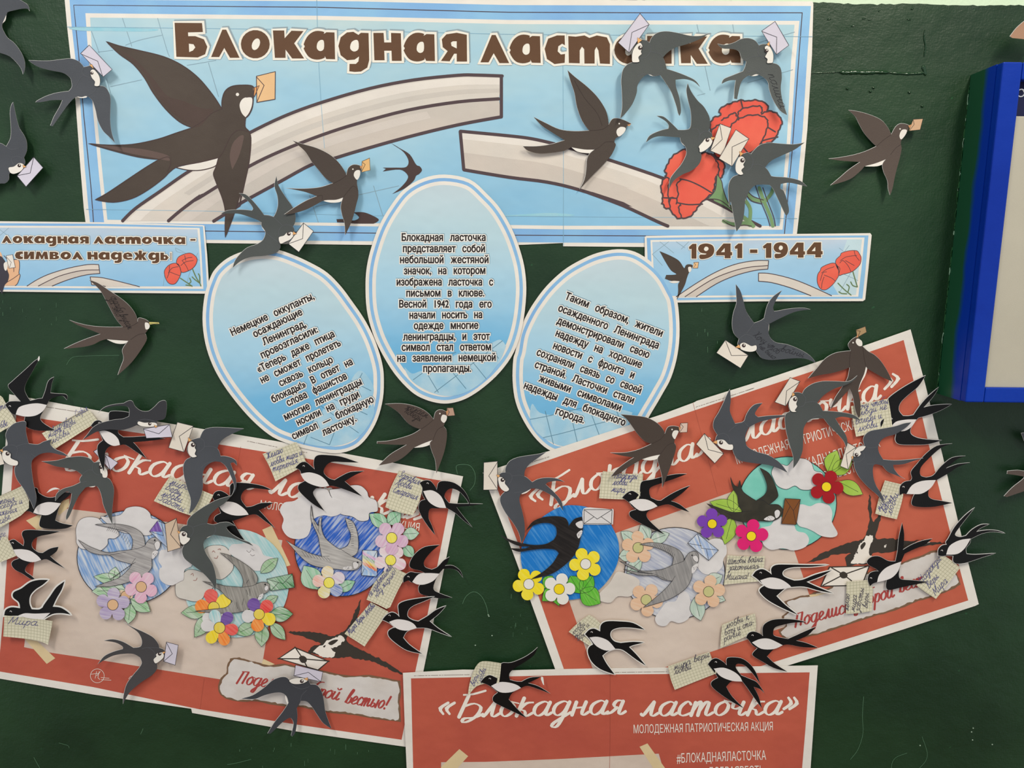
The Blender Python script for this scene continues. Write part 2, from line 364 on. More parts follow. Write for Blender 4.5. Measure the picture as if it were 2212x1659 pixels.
def cur(c, txt, a, b, d, e, xh, **k): return cursive(txt, CR[c][0]+a*S, CR[c][1]+b*S, CR[c][0]+d*S, CR[c][1]+e*S, xh*S, **k)
# ------------------------------------------------------------------ heavy poster letters: outline, hole (x-height 1)
def _n(s, x0, base, h): return [((float(a)-x0)/h, (base-float(b))/h) for a, b in (p.split(',') for p in s.split())]
def _s(pts, corners=False): return smooth([(a, b, corners) for a, b in pts], True, 3)
_r = lambda s: [tuple(float(v) for v in p.split(',')) for p in s.split()]
o_out = circ(.49, .5, .49, .51, 22); o_in = circ(.51, .5, .13, .22, 14, -.35)
BLK = {
 'о': (.98, [o_out, o_in]),
 'к': (1.02, [_n('330,243 415,243 418,305 470,245 560,248 490,345 565,465 475,465 425,395 425,460 345,460', 330, 462, 220)]),
 'а': (1.06, [_s(_n('583,360 600,290 650,245 705,238 735,262', 583, 470, 228))[:-2]+_n('757,248 820,250 825,470 755,468 742,442', 583, 470, 228)+_s(_n('742,442 700,472 640,465 600,430 583,370', 583, 470, 228))[:-2], _s(_n('710,312 735,320 735,385 705,403 680,380 685,335', 583, 470, 228))]),
 'д': (1.08, [_n('852,365 870,295 920,255 970,250 1010,275 1030,258 1090,260 1095,480 1080,540 1030,572 980,575 938,570 940,510 990,510 1010,490 1015,450 980,475 920,480 870,440', 852, 480, 225), _s(_n('990,315 1010,330 1010,390 975,410 945,385 955,335', 852, 480, 225))]),
 'н': (1.0, [_n('1130,265 1210,265 1215,340 1270,340 1268,265 1345,268 1352,485 1275,485 1272,405 1215,405 1218,480 1138,480', 1130, 483, 218)]),
 'я': (.92, [_n('1868,285 1870,490 1790,490 1790,430 1770,430 1735,488 1668,485 1720,410 1682,380 1675,320 1710,282 1790,270', 1668, 490, 212), _n('1790,335 1790,390 1750,370 1745,345 1760,335', 1668, 490, 212)]),
 'л': (1.0, [_n('1770,235 1800,235 1905,458 1830,458 1785,380 1745,452 1682,452', 1682, 455, 220)]),
 'Б': (1.24, [_n('1390,178 1615,180 1622,252 1500,255 1502,285 1560,285 1630,310 1658,370 1640,430 1580,455 1405,450', 1390, 453, 222), _n('1507,345 1545,350 1560,375 1540,400 1510,412', 1390, 453, 222)]),
 'с': (.75, [_n('440,285 380,285 310,310 282,390 300,470 360,510 440,500 443,430 410,435 385,410 390,370 420,350 442,362', 280, 503, 218)]),
 'т': (1.52, [_n('470,285 530,290 600,280 640,300 700,280 780,295 805,350 805,508 725,505 712,400 696,372 682,400 682,505 600,505 598,390 580,370 562,400 562,503 475,500', 470, 504, 222)]),
 'ч': (.9, [_r('0,1 .35,1 .35,.62 .45,.52 .53,.58 .53,1 .88,1 .88,0 .53,0 .53,.26 .3,.25 .05,.4 0,.65')]),
 'и': (.95, [_r('0,1 .35,1 .35,.5 .58,1 .93,1 .93,0 .58,0 .58,.5 .35,0 0,0')]),
 'м': (1.22, [_r('0,0 .12,1 .42,1 .6,.5 .78,1 1.08,1 1.2,0 .87,0 .82,.5 .65,0 .55,0 .38,.5 .33,0')]),
 'в': (.9, [_r('0,0 0,1 .55,1 .8,.88 .8,.65 .68,.52 .87,.4 .85,.12 .6,0'), _r('.34,.62 .34,.8 .45,.8 .5,.7 .45,.62'), _r('.34,.2 .34,.42 .48,.42 .54,.3 .47,.2')]),
 'е': (.95, [_r('.95,.42 .33,.42 .5,.25 .85,.3 .9,.08 .5,0 .1,.15 0,.5 .12,.85 .5,1 .85,.85'), _r('.35,.6 .6,.6 .5,.75 .38,.72')]),
 'ж': (1.3, [_r('0,0 .3,.5 0,1 .35,1 .48,.7 .48,1.25 .78,1.25 .78,.7 .92,1 1.27,1 .97,.5 1.27,0 .92,0 .78,.35 .78,0 .48,0 .48,.35 .35,0')]),
 'ы': (1.1, [_r('0,0 0,1 .33,1 .33,.7 .6,.68 .8,.35 .6,0'), _r('.33,.22 .33,.46 .46,.46 .5,.34 .46,.22'), _r('.98,0 .98,1 1.05,1 1.05,0')]),
 '1': (.68, [_r('0,.78 .3,1 .62,1 .62,0 .22,0 .22,.66 .05,.62')]),
 '4': (1.08, [_r('0,.2 0,.42 .48,1 .95,1 .95,.42 1.05,.42 1.05,.2 .95,.2 .95,0 .56,0 .56,.2'), _r('.32,.42 .56,.42 .56,.7')]),
 '9': (1.02, [_s(_r('0,.65 .12,.92 .48,1.02 .86,.9 .98,.55 .85,.2 .5,0 .12,-.02 .1,.25 .4,.27 .5,.33 .15,.4')), _s(_r('.35,.62 .47,.5 .62,.6 .6,.76 .44,.8'))]),
 '-': (.55, [_r('.08,.35 .5,.35 .5,.6 .08,.6')]), ' ': (.55, [])}
def block(items, halo=None):
    """items: (letter, x0, x1, baseline0, baseline1, xheight) in photo pixels"""
    out = []
    for ch, x0, x1, y0, y1, xh in items:
        a, loops = BLK[ch]; k = (x1-x0)/a
        for i, lp in enumerate(loops): out.append([(x0+u*k, (y0+(y1-y0)*u/a)-v*xh) for u, v in lp])
    return out
def blockrow(txt, x0, y0, x1, y1, xh, gap=.1):
    tot = sum(BLK[c][0]+gap for c in txt)-gap; k = (x1-x0)/tot; x = 0; r = []
    for c in txt:
        a = BLK[c][0]; xa = x0+x*k; xb = x0+(x+a)*k
        if c != ' ': r.append((c, xa, xb, y0+(y1-y0)*(xa-x0)/(x1-x0), y0+(y1-y0)*(xb-x0)/(x1-x0), xh))
        x += a+gap
    return r
def put_block(t, name, items, ink, halo_w, shadow=None, dh=.0006, label=None, parent=None):
    lps = block(items); outs = [block([i])[0] for i in items]
    t.pr(name+'_backing', outs, paper((232, 226, 214)), dh-.00006, grid=0)
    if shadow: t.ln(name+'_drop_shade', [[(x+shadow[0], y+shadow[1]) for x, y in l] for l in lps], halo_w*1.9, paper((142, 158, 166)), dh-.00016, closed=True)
    t.ln(name+'_outline', lps, halo_w*2, paper((232, 226, 214)), dh-.00008, closed=True)
    return t.pr(name, lps, ink, dh, grid=0, evenodd=True, label=label)
# ================================================================== the setting
def struct(o): o['kind'] = 'structure'; return o
def mesh(name, V, F, mat, parent=None):
    me = bpy.data.meshes.new(name); me.from_pydata([tuple(v) for v in V], [], F); me.materials.append(mat)
    o = bpy.data.objects.new(name, me); COL.objects.link(o); o.parent = parent; return o
def box(name, a, b, mat, parent=None, bev=0):
    (x0, y0, z0), (x1, y1, z1) = a, b
    V = [(x0, y0, z0), (x1, y0, z0), (x1, y1, z0), (x0, y1, z0), (x0, y0, z1), (x1, y0, z1), (x1, y1, z1), (x0, y1, z1)]
    o = mesh(name, V, [(0, 3, 2, 1), (4, 5, 6, 7), (0, 1, 5, 4), (1, 2, 6, 5), (2, 3, 7, 6), (3, 0, 4, 7)], mat, parent)
    if bev: m = o.modifiers.new('b', 'BEVEL'); m.width = bev; m.segments = 2
    return o
def paintmat(name, c, c2, rough, bumps, spec=.5, sp=None):
    m = bpy.data.materials.new(name); m.use_nodes = True; nt = m.node_tree; L = nt.links.new; b = nt.nodes['Principled BSDF']
    b.inputs['Specular IOR Level'].default_value = spec
    tc = nd(nt, 'ShaderNodeTexCoord'); n = nd(nt, 'ShaderNodeTexNoise'); n.inputs['Scale'].default_value = 5; n.inputs['Detail'].default_value = 6; L(tc.outputs['Object'], n.inputs['Vector'])
    rp = nd(nt, 'ShaderNodeValToRGB'); rp.color_ramp.elements[0].position = .35; rp.color_ramp.elements[1].position = .65
    rp.color_ramp.elements[0].color = lin(c); rp.color_ramp.elements[1].color = lin(c2); L(n.outputs[0], rp.inputs[0])
    col = rp.outputs[0]
    if sp:   # small scattered specks of a second colour
        vn = nd(nt, 'ShaderNodeTexNoise'); vn.inputs['Scale'].default_value = 95; vn.inputs['Detail'].default_value = 4; L(tc.outputs['Object'], vn.inputs['Vector'])
        r2 = nd(nt, 'ShaderNodeValToRGB'); r2.color_ramp.elements[0].position = .71; r2.color_ramp.elements[1].position = .76; L(vn.outputs[0], r2.inputs[0])
        mx = nd(nt, 'ShaderNodeMix', data_type='RGBA'); L(r2.outputs[0], mx.inputs['Factor']); L(col, mx.inputs[6]); mx.inputs[7].default_value = lin(sp); col = mx.outputs[2]
    L(col, b.inputs['Base Color'])
    rr = nd(nt, 'ShaderNodeMapRange'); L(n.outputs[0], rr.inputs[0]); rr.inputs[3].default_value = rough-.08; rr.inputs[4].default_value = rough+.08; L(rr.outputs[0], b.inputs['Roughness'])
    prev = None
    for sc, st, ds, strch in bumps:
        mp = nd(nt, 'ShaderNodeMapping'); mp.inputs['Scale'].default_value = strch; L(tc.outputs['Object'], mp.inputs[0])
        k = nd(nt, 'ShaderNodeTexNoise'); k.inputs['Scale'].default_value = sc; k.inputs['Detail'].default_value = 3; L(mp.outputs[0], k.inputs['Vector'])
        bp = nd(nt, 'ShaderNodeBump'); bp.inputs['Strength'].default_value = st; bp.inputs['Distance'].default_value = ds; L(k.outputs[0], bp.inputs['Height'])
        if prev: L(prev.outputs[0], bp.inputs['Normal'])
        prev = bp
    L(prev.outputs[0], b.inputs['Normal']); return m
GREEN = paintmat('green_oil_paint', (17, 46, 24), (29, 60, 33), .44, [(14, .2, .015, (1, 1, 1)), (420, .42, .0008, (1, 1, .45)), (420, .38, .0008, (.45, 1, 1)), (70, .28, .0015, (1, 1, 1))], .34, (34, 78, 46))
GLOSS = paintmat('thick_green_paint', (16, 50, 24), (24, 60, 32), .22, [(160, .4, .002, (1, 1, 1))], .5)
PALE = paintmat('pale_green_paint', (196, 216, 186), (206, 224, 196), .6, [(200, .4, .001, (1, 1, 1))])
wall = struct(mesh('wall_back', [(-2.2, 0, 0), (2.2, 0, 0), (2.2, 0, 3.05), (-2.2, 0, 3.05), (-2.2, .12, 0), (2.2, .12, 0), (2.2, .12, 3.05), (-2.2, .12, 3.05)],
     [(0, 1, 2, 3), (5, 4, 7, 6), (0, 3, 7, 4), (1, 5, 6, 2), (3, 2, 6, 7), (0, 4, 5, 1)], GREEN))
struct(box('floor', (-2.2, -3.2, -.05), (2.2, .12, 0), paintmat('worn_floor', (120, 96, 74), (135, 108, 84), .5, [(20, .1, .003, (1, 1, 1))])))
struct(box('ceiling', (-2.2, -3.2, 3.05), (2.2, .12, 3.1), PALE))
# pale upper coat of the wall with its ragged lower edge
TR = T('trim_1', 'x', 'x', (1900, -60), .0004); del TR.root['label'], TR.root['category']; struct(TR.root)
xs = np.arange(-400, 2700, 9.0); ed = [(x, 6.5+(x-1760)*.0135+random.gauss(0, .8)+1.2*math.sin(x*.031)) for x in xs]
struct(TR.sheet('upper_paint_band', ed+[(2700, -500), (-400, -500)], PALE, grid=0, th=.0003))
# the ridge of filler, drips and cracks in the paint
RG = T('trim_2', 'x', 'x', (1865, 156), .0); del RG.root['label'], RG.root['category']; struct(RG.root)
def bump(name, line, wd, ht, mat, n=26):
    p = smooth([(a, b, False) for a, b in line], False, 6); V, F = [], []
    for i, (x, y) in enumerate(p):
        a = p[max(i-1, 0)]; b = p[min(i+1, len(p)-1)]; d = math.hypot(b[0]-a[0], b[1]-a[1])+1e-6; tx, ty = -(b[1]-a[1])/d, (b[0]-a[0])/d
        k = wd*(.7+.5*random.random())*min(1, (i+.6)/3, (len(p)-i-.4)/3)
        for u in (-1, -.6, 0, .6, 1): V.append(P(x+tx*u*k, y+ty*u*k, ht*(1-u*u)*(.75+.35*random.random())-(.0004 if abs(u) == 1 else 0)))
    for i in range(len(p)-1):
        for j in range(4): F.append((i*5+j, i*5+j+5, i*5+j+6, i*5+j+1))
    me = bpy.data.meshes.new(name); me.from_pydata([tuple(v-RG.o) for v in V], [], F); me.materials.append(mat)
    for f in me.polygons: f.use_smooth = True
    o = bpy.data.objects.new(name, me); COL.objects.link(o); o.parent = RG.root; struct(o)
bump('paint_ridge', raw('D 745,572 800,578 870,574 950,578 1040,574 1140,578'), 5, .0026, GLOSS)
bump('paint_ridge', raw('D 1140,578 1220,585 1310,588 1430,580'), 3.4, .0017, GLOSS)
bump('paint_ridge', raw('D 1405,520 1420,560 1430,600'), 5, .0022, GLOSS)
bump('paint_ridge', raw('D 510,585 620,578 745,574'), 2, .0012, GLOSS)
bump('paint_crack', raw('D 1425,235 1418,300 1428,370 1418,450'), 1.8, .0016, GLOSS)
for _ in range(7):
    x, y = random.uniform(1770, 2010), random.uniform(18, 60); bump('paint_blister', [(x, y), (x+random.uniform(3, 9), y+random.uniform(-2, 2))], random.uniform(1.2, 2.8), .0011, GLOSS)
for a, b in ((1885, 188), (1878, 196), (1828, 190), (1990, 228), (1962, 198)): bump('paint_blister', [(a, b), (a+5, b+3)], 2.8, .0022, GLOSS)
WEAR = paper((84, 120, 92), var=.2, bump=.0); CHIP = paper((150, 170, 150), var=.15, bump=0)
RG.hf = flat(.0003)
def scr(name, polys, wd, m): struct(RG.ln(name, polys, wd, m, dh=.0001))
scr('scratch', [op('M 1800,640 1790,580 1830,565 1900,575 1940,640 1935,720 1900,770'), op('R 1840,350 1870,290 1930,255 1990,290 2030,370 2045,445')], .9, WEAR)
scr('scratch', [op('Q 270,1575 300,1630 330,1680'), op('Q 1810,1632 1880,1620 2000,1590'), op('Q 1120,1390 1140,1345'), op('T 935,1090 925,1250 930,1380 890,1510 830,1590')], .8, WEAR)
scr('scratch', [op('T 1155,1659 1165,1610 1200,1570 1280,1540'), op('T 1380,1659 1430,1600 1440,1530 1400,1410'), op('E 530,1430 580,1370 700,1360 950,1355'), op('Q 470,1460 540,1480 550,1500')], .7, WEAR)
for i in range(90):
    x, y = random.choice([(random.uniform(1690, 1760), random.uniform(1480, 1659)), (random.uniform(1100, 1170), random.uniform(1260, 1380)), (random.uniform(900, 960), random.uniform(1300, 1420)), (random.uniform(1500, 1560), random.uniform(660, 760)), (random.uniform(500, 800), random.uniform(1600, 1659)), (random.uniform(0, 130), random.uniform(640, 700))])
    l = random.uniform(2, 12); struct(RG.ln('wear_mark', [[(x, y), (x+random.uniform(-.6, .6), y+l)]], random.uniform(.4, .9), WEAR, dh=.0001)) if i < 60 else None
for x, y in raw('T 1385,1480 T 1808,1342 T 1803,1436 T 1795,1372 T 1960,1472 R 2045,440 R 2050,450 R 1942,682 R 2075,605 I 1775,158'):
    struct(RG.sheet('paint_chip', circ(x, y, 1.6, 1.3, 7), CHIP, grid=0, th=.0003, dh=.0002))
# ================================================================== the blue framed board
BL = paintmat('blue_paint', (0, 42, 146), (0, 50, 158), .36, [(30, .15, .01, (1, 1, 1)), (260, .2, .0008, (1, 1, 1))], .2)
OVP = bpy.data.materials.new('blue_paint_overpainted_green'); OVP.use_nodes = True
_nt = OVP.node_tree; _L = _nt.links.new; _b = _nt.nodes['Principled BSDF']; _b.inputs['Roughness'].default_value = .38
_tc = nd(_nt, 'ShaderNodeTexCoord'); _sx = nd(_nt, 'ShaderNodeSeparateXYZ'); _L(_tc.outputs['Object'], _sx.inputs[0])
_n = nd(_nt, 'ShaderNodeTexNoise'); _n.inputs['Scale'].default_value = 14; _L(_tc.outputs['Object'], _n.inputs['Vector'])
_a = nd(_nt, 'ShaderNodeMath', operation='MULTIPLY_ADD'); _L(_n.outputs[0], _a.inputs[0]); _a.inputs[1].default_value = .02; _L(_sx.outputs[1], _a.inputs[2])
_m2 = nd(_nt, 'ShaderNodeMapRange'); _L(_a.outputs[0], _m2.inputs[0]); _m2.inputs[1].default_value = -.031; _m2.inputs[2].default_value = -.020
_x = nd(_nt, 'ShaderNodeMix', data_type='RGBA'); _L(_m2.outputs[0], _x.inputs['Factor']); _x.inputs[6].default_value = lin((0, 48, 160)); _x.inputs[7].default_value = lin((26, 76, 50)); _b.inputs['Specular IOR Level'].default_value = .3; _L(_x.outputs[2], _b.inputs['Base Color'])
HB = .071
xo = P(2127, 500, HB).x; zt = P(2171, 133, HB).z; zb = P(2073, 869, HB).z
xi = P(2164, 500, HB-.004).x; zi = P(2116.5, 836, HB-.004).z; zpt = P(2195, 251, HB-.006).z; fit = P(2204, 172, HB).z; xr = xo+.62
bd = bpy.data.objects.new('notice_board', None); bd.location = (xo, -.0005, zb); COL.objects.link(bd)
bd['label'] = 'blue framed grey notice board sticking out from the wall at the right edge'; bd['category'] = 'board'
def bx(name, a, b, m, bev=.0015): 
    o = box(name, [a[i]-bd.location[i] for i in range(3)], [b[i]-bd.location[i] for i in range(3)], m, bd, bev); return o
fw = xi-xo
bx('side_panel', (xo, -HB+.0142, zb), (xo+.008, -.0005, zt), OVP, 0)
bx('top_panel', (xo+.0081, -HB+.0142, zt-.008), (xr, -.0005, zt), OVP, 0)
bx('bottom_panel', (xo+.0081, -HB+.0142, zb), (xr, -.0005, zb+.008), OVP, 0)
bx('frame_rail', (xo, -HB, zb), (xo+fw, -HB+.014, zt), BL, .002)
bx('frame_rail', (xo+fw+.0002, -HB, zb), (xr, -HB+.0139, zi), BL, .002)
bx('frame_rail', (xo+fw+.0002, -HB, fit), (xr, -HB+.0139, zt), BL, .002)
bx('frame_rail', (xr, -HB, zb), (xr+fw, -HB+.014, zt), BL, .002)
bx('recess_panel', (xo+fw, -HB+.016, zpt-.002), (xr, -HB+.019, fit+.002), paper((8, 14, 60), bump=0), 0)
bx('grey_panel', (xo+fw, -HB+.005, zi-.001), (xr, -HB+.010, zpt), paper((176, 170, 155), var=.03, bump=.05, rough=.55), .0012)
# old paint crust along the joint of board and wall
J = T('trim_3', 'x', 'x', (2060, 500), .001); del J.root['label'], J.root['category']; struct(J.root)
CR1 = paper((44, 92, 54), var=.3, bump=.3); CR2 = paper((150, 185, 160), var=.2, bump=.2)
edge = lambda t: (P_edge0[0]+(P_edge1[0]-P_edge0[0])*t, P_edge0[1]+(P_edge1[1]-P_edge0[1])*t)
def proj(p):
    d = R3.inverted() @ (Vector(p)-CAM); return (1106-d.x/d.z*FPX, 829.5+d.y/d.z*FPX)
P_edge0, P_edge1 = proj((xo, 0, zt)), proj((xo, 0, zb))
print('board edge px', P_edge0, P_edge1)
for i in range(64):
    t = random.random(); l = random.uniform(.004, .05); n_ = 6; wd_ = random.uniform(.5, 2.2)
    lf = [edge(min(1, t+l*k/n_)) for k in range(n_+1)]
    struct(J.sheet('paint_crust', [(x-wd_*math.sin(math.pi*(k+.3)/(n_+.6))*random.uniform(.4, 1.1), y) for k, (x, y) in enumerate(lf)]+[(x+.5, y) for x, y in lf[::-1]], random.choice([CR1, CR1, CR1, CR2]), grid=0, th=.0009))
V, F = [], []
for i in range(16):
    for j in range(6):
        a = i/16*2*math.pi; b = j/6*2*math.pi; r = .0048+.0011*math.cos(b); V.append((r*math.cos(a), .0011*math.sin(b), r*math.sin(a)))
        F.append((i*6+j, i*6+(j+1) % 6, ((i+1) % 16)*6+(j+1) % 6, ((i+1) % 16)*6+j))
rp_ = P(2205, 201, HB-.016)
ringm = bpy.data.materials.new('dull_steel'); ringm.use_nodes = True; ringm.node_tree.nodes['Principled BSDF'].inputs['Metallic'].default_value = .9; ringm.node_tree.nodes['Principled BSDF'].inputs['Roughness'].default_value = .35
o = mesh('steel_ring', [Vector(v)+rp_-bd.location for v in V], F, ringm, bd); o['label'] = 'small steel hanging ring'
# ================================================================== banner
def waves(h, a=0): return flat(h+a)
BLUE = paper((126, 172, 218), (0.55), bump=.16, scale=9, c2=(138, 186, 222)); DRK = paper((78, 62, 66), bump=.1)
BROWN = paper((94, 64, 42), bump=.14); CREAM = paper((226, 220, 212), bump=.16)
ARCH = paper((206, 199, 191), bump=.16, scale=7, c2=(214, 203, 192)); ARCH2 = paper((192, 184, 176), bump=.16, scale=7, c2=(202, 190, 180)); ARCHL = paper((222, 214, 206), bump=.16)
RED = paper((222, 88, 72), bump=.16, scale=16, c2=(228, 100, 80)); STEM = paper((118, 150, 104), bump=.14); BIRDB = paper((68, 57, 50), bump=.14, scale=7, c2=(76, 65, 57)); BIRDD = paper((70, 54, 52), bump=.14); TAN = paper((226, 184, 136))
B = T('banner', 'large light blue banner with brown heading, broken ring, big swallow and carnations', 'banner', (945, 260), waves(.0006, .0005))
B.sheet('paper_sheet', raw('px 139,-8 1755,3 1757,8 1754,120 1744,280 1729,440 1718,536 1392,533.5 1216,532 1216,525 1100,530 804,529 446,525 190,521 181,450 173.6,361 163,217 145,58'), CREAM, grid=26)
B.pr('border_stripe', raw('px 150,-1 771,3 1100,11 1751.7,13 1744,120 1734,280 1718.5,440 1710.5,526 1216,524 804,521 446,518 198,515 191,450 183,361 173,217 155,58'), BLUE, .0001, 26)
B.ln('border_line', [raw('px 159,11 683,15.5 1100,26.5 1400,27.5 1733,27.5 1726,120 1711,330 1694,511 1216,508.5 1115,508 809,503.5 443,499 203,494 196,400 181,250 170,120')], 1.7, DRK, .0003, closed=True)
B.pr('inner_border', raw('px 184.4,28.5 683,34 1100,43 1400,44 1727,45 1719,130 1708,300 1690.6,496.3 1216,495.5 804,489 443,484 225,481 214,380 202,250 191,120'), CREAM, .00018, 26)
SKY = gradprint([(0, (132, 184, 216)), (.45, (152, 194, 216)), (.8, (168, 200, 212)), (1, (182, 204, 208))], -.16, .17, cloud=.9)
pic = raw('px 194.7,38 683,42.5 1100,52 1400,53 1716.4,53.4 1709,130 1700,300 1684,488 1216,487.5 804,482 443,478 232,474.6 222,380 209,250 199,120')
B.pr('sky_picture', pic, SKY, .00026, 26)
GR = paper((132, 158, 172), bump=.1)
B.ln('fence_lines', [op('A 720,225 790,420'), op('A 975,145 1050,370'), op('A 1255,145 1330,400 1350,450'), op('A 780,415 900,400'), op('A 1000,360 1110,320 1290,280'), op('A 1490,520 1640,495 1720,480'), op('A 1660,500 1740,770'), op('A 880,690 1130,635'), op('A 850,630 880,740'),
    op('F 1380,262 1700,190'), op('F 1500,190 1575,430'), op('F 990,265 1060,480'), op('F 1040,355 1200,320'), op('C 1495,195 1510,260'), op('C 1780,195 1790,260'), op('C 1560,530 1600,720'), op('C 1500,760 1560,745'), op('D 10,370 130,330 385,255'), op('D 10,660 370,555')], 1.3, GR, .00034)
B.ln('sheet_seam', [raw('px 684,0 687,110 693,215 701,320'), raw('px 145,58 683,64 1100,74 1755,79'), raw('px 1216,120 1217,330 1217,531'), raw('px 186,452 446,456 800,466 1100,467 1722,472')], 1.0, paper((134, 176, 198), bump=.1), .00050)
BAND = paper((142, 196, 212), scale=60, c2=(154, 198, 212)); B.pr('ink_smear', [sm('px 1090,466 1130,463 1190,460 1240,464 1230,467!'), sm('px 160,59 330,62 320,68 230,67 170,66')], BAND, .00036, 0)
top = 'px {0}'
arc1 = q('B 2158,605! 1950,598 1800,600 1450,637 1100,705 720,815 420,925 130,1065 A 1800,1170 1560,1330 1450,1400 1280,1520 1080,1659 E 975,285!')
mid1 = q('B 2130,787 1800,812 1400,878 1000,985 720,1075 400,1200 140,1325 A 1730,1485 1560,1590 E 1600,80 1440,200 1340,285')
low1 = q('B 2150,930! 1800,995 1400,1092 1000,1205 820,1260 640,1310 380,1450 60,1625 E 1905,160 1700,287!')
clipy = lambda p: [(x, min(y, 478.5)) for x, y in p]
a1, m1, l1 = clipy(smooth(arc1, False)), clipy(smooth(mid1, False)), clipy(smooth(low1, False))
B.pr('ring_upper_face', a1+m1[::-1], ARCH, .00040, 30); B.pr('ring_lower_face', m1+l1[::-1], ARCH2, .00042, 30)
off = lambda p, u, qq: [((1-u)*a[0]+u*b[0], (1-u)*a[1]+u*b[1]) for a, b in zip(p, qq)]
def rs(p, n=60):
    p = np.array(p); d = np.r_[0, np.cumsum(np.hypot(*np.diff(p, axis=0).T))]; t = np.linspace(0, d[-1], n); return list(zip(np.interp(t, d, p[:, 0]), np.interp(t, d, p[:, 1])))
A_, M_, L_1 = rs(a1), rs(m1), rs(l1)
B.pr('ring_highlight', off(A_, .1, M_)+off(A_, .38, M_)[::-1], ARCHL, .00044, 0)
B.pr('ring_highlight', off(A_, .55, M_)[:-8]+off(A_, .72, M_)[:-8][::-1], paper((198, 190, 182), bump=.16), .00046, 0)
B.pr('ring_highlight', off(M_, .2, L_1)[12:]+off(M_, .5, L_1)[12:][::-1], paper((204, 194, 186), bump=.16), .00048, 0)
B.ln('ring_outline', [a1, m1, l1, raw('px 1083,164 1083,253')], 7.0, DRK, .00054)
arc2 = smooth(q('B 1822,1045! 2212,1082 C 180,1105 350,1143 480,1180 800,1275 1240,1425 H 1500,70 1700,165 1880,265 2000,326!'), False)
lo2 = smooth(q('B 1850,1352! 2212,1412 C 300,1450 560,1512 960,1640 H 600,48 900,160 1180,290 1265,326!'), False)
A2, L2 = rs(arc2), rs(lo2)
B.pr('ring_upper_face', arc2+lo2[::-1], ARCH2, .00040, 30); B.pr('ring_highlight', off(A2, .04, L2)+off(A2, .2, L2)[::-1], ARCHL, .00043, 0)
B.pr('ring_highlight', off(A2, .2, L2)+off(A2, .55, L2)[::-1], ARCH, .00043, 0)
B.ln('ring_outline', [arc2, lo2, raw('B 1822,1045 1850,1352')], 7.0, DRK, .00054)
# carnations
wig = lambda p, a=1.1: [(x+a*math.sin(i*2.1), y+a*math.cos(i*1.7)) for i, (x, y) in enumerate(p)]
c1 = 'C 1600,1010! 1605,970 1640,930 1685,920 1672,880 1700,850 1770,820 1845,798 1900,805 1960,795 2030,815 2062,845 2058,880 2120,895 2165,945 2172,985 2150,1030 2130,1080 2090,1130 2010,1150 1960,1190 1890,1230 1800,1240 1700,1270 1640,1240'
c2 = 'C 1340,1215 1290,1255 1265,1300 1238,1360 1255,1395 1222,1440 1208,1500 1222,1560 1218,1620 H 1222,140 1240,182 1275,185 1300,225 1345,265 1378,262 1430,255 1470,220 1530,140 1560,115 1600,75 C 1620,1540 1640,1460 1650,1400 1690,1420 1715,1320 1700,1290 1640,1245 1560,1215 1480,1230 1400,1190'
for k, c in enumerate((c1, c2)):
    B.pr('carnation', sm(c), RED, .00060+.0001*k, 0)
B.ln('petal_outline', [wig(rs(sm(c)+sm(c)[:1], 110)[:-1], 1.0) for c in (c1, c2)], 3.4, DRK, .00078, closed=True)
B.ln('petal_outline', [wig(op('C 1760,1010 1800,965 1880,925 1960,915 2030,930 2060,970 2045,1050 2010,1130 2000,1150')), wig(op('C 1825,945 1822,905 1850,870 1920,850 1990,843 2012,860 2010,905')), wig(op('C 1690,955 1740,930 1790,898 1815,925 1825,955')),
    op('C 2062,1015 2120,1050'), op('C 2010,1145 2020,1120 2140,1090'), wig(op('C 2010,905 2060,885')), op('C 1845,800 1860,860'), op('C 1870,1180 1900,1215'), wig(op('C 1600,1060 1640,1010 1700,990')),
    wig(op('C 1540,1215 1600,1225 1650,1280 1670,1340 1665,1400')), op('C 1360,1425 1430,1440 1520,1480 1620,1540'), wig(op('C 1330,1620 1345,1540 1335,1470 1370,1430')), wig(op('C 1270,1605 1265,1500 1280,1440 1240,1400')), op('H 1340,140 1430,155 1540,150'), wig(op('H 1370,250 1350,190 1365,150')), wig(op('H 1280,185 1280,110 1320,100')), op('H 1222,100 1330,105')], 3.0, DRK, .00080)
B.ln('stem', [op('H 1640,110 1740,160 1830,230 1910,290 1945,326')], 9, STEM, .00060); B.ln('stem', [op('H 1990,20 2030,130 2080,250 2100,326'), op('H 1890,50 1940,110 2030,130'), op('H 2040,125 2090,60 2110,-20'), op('H 1705,285 1780,310 1870,300 1920,320'), op('H 1880,120 1920,190 1915,290')], 7.5, STEM, .00064)
B.pr('calyx', sm('C 1655,1385! 1690,1440 1702,1500 H 1712,60 1740,130 1790,200 1840,250! 1760,180 1680,120 1600,110 1568,118! 1620,70 1645,20'), STEM, .00082, 0)
B.ln('stem_outline', [sm('C 1655,1385! 1690,1440 1702,1500 H 1712,60 1740,130 1790,200 1840,250! 1760,180 1680,120 1600,110 1568,118! 1620,70 1645,20')+[raw('C 1655,1385')[0]], op('H 1960,0 2005,130 2055,250 2078,326'), op('H 2020,20 2055,120 2105,250 2120,326'), op('H 1900,50 1945,90 2025,118'), op('H 1885,70 1930,125 2015,150'), op('H 1700,280 1780,325 1870,318 1930,326')], 1.8, DRK, .00086)
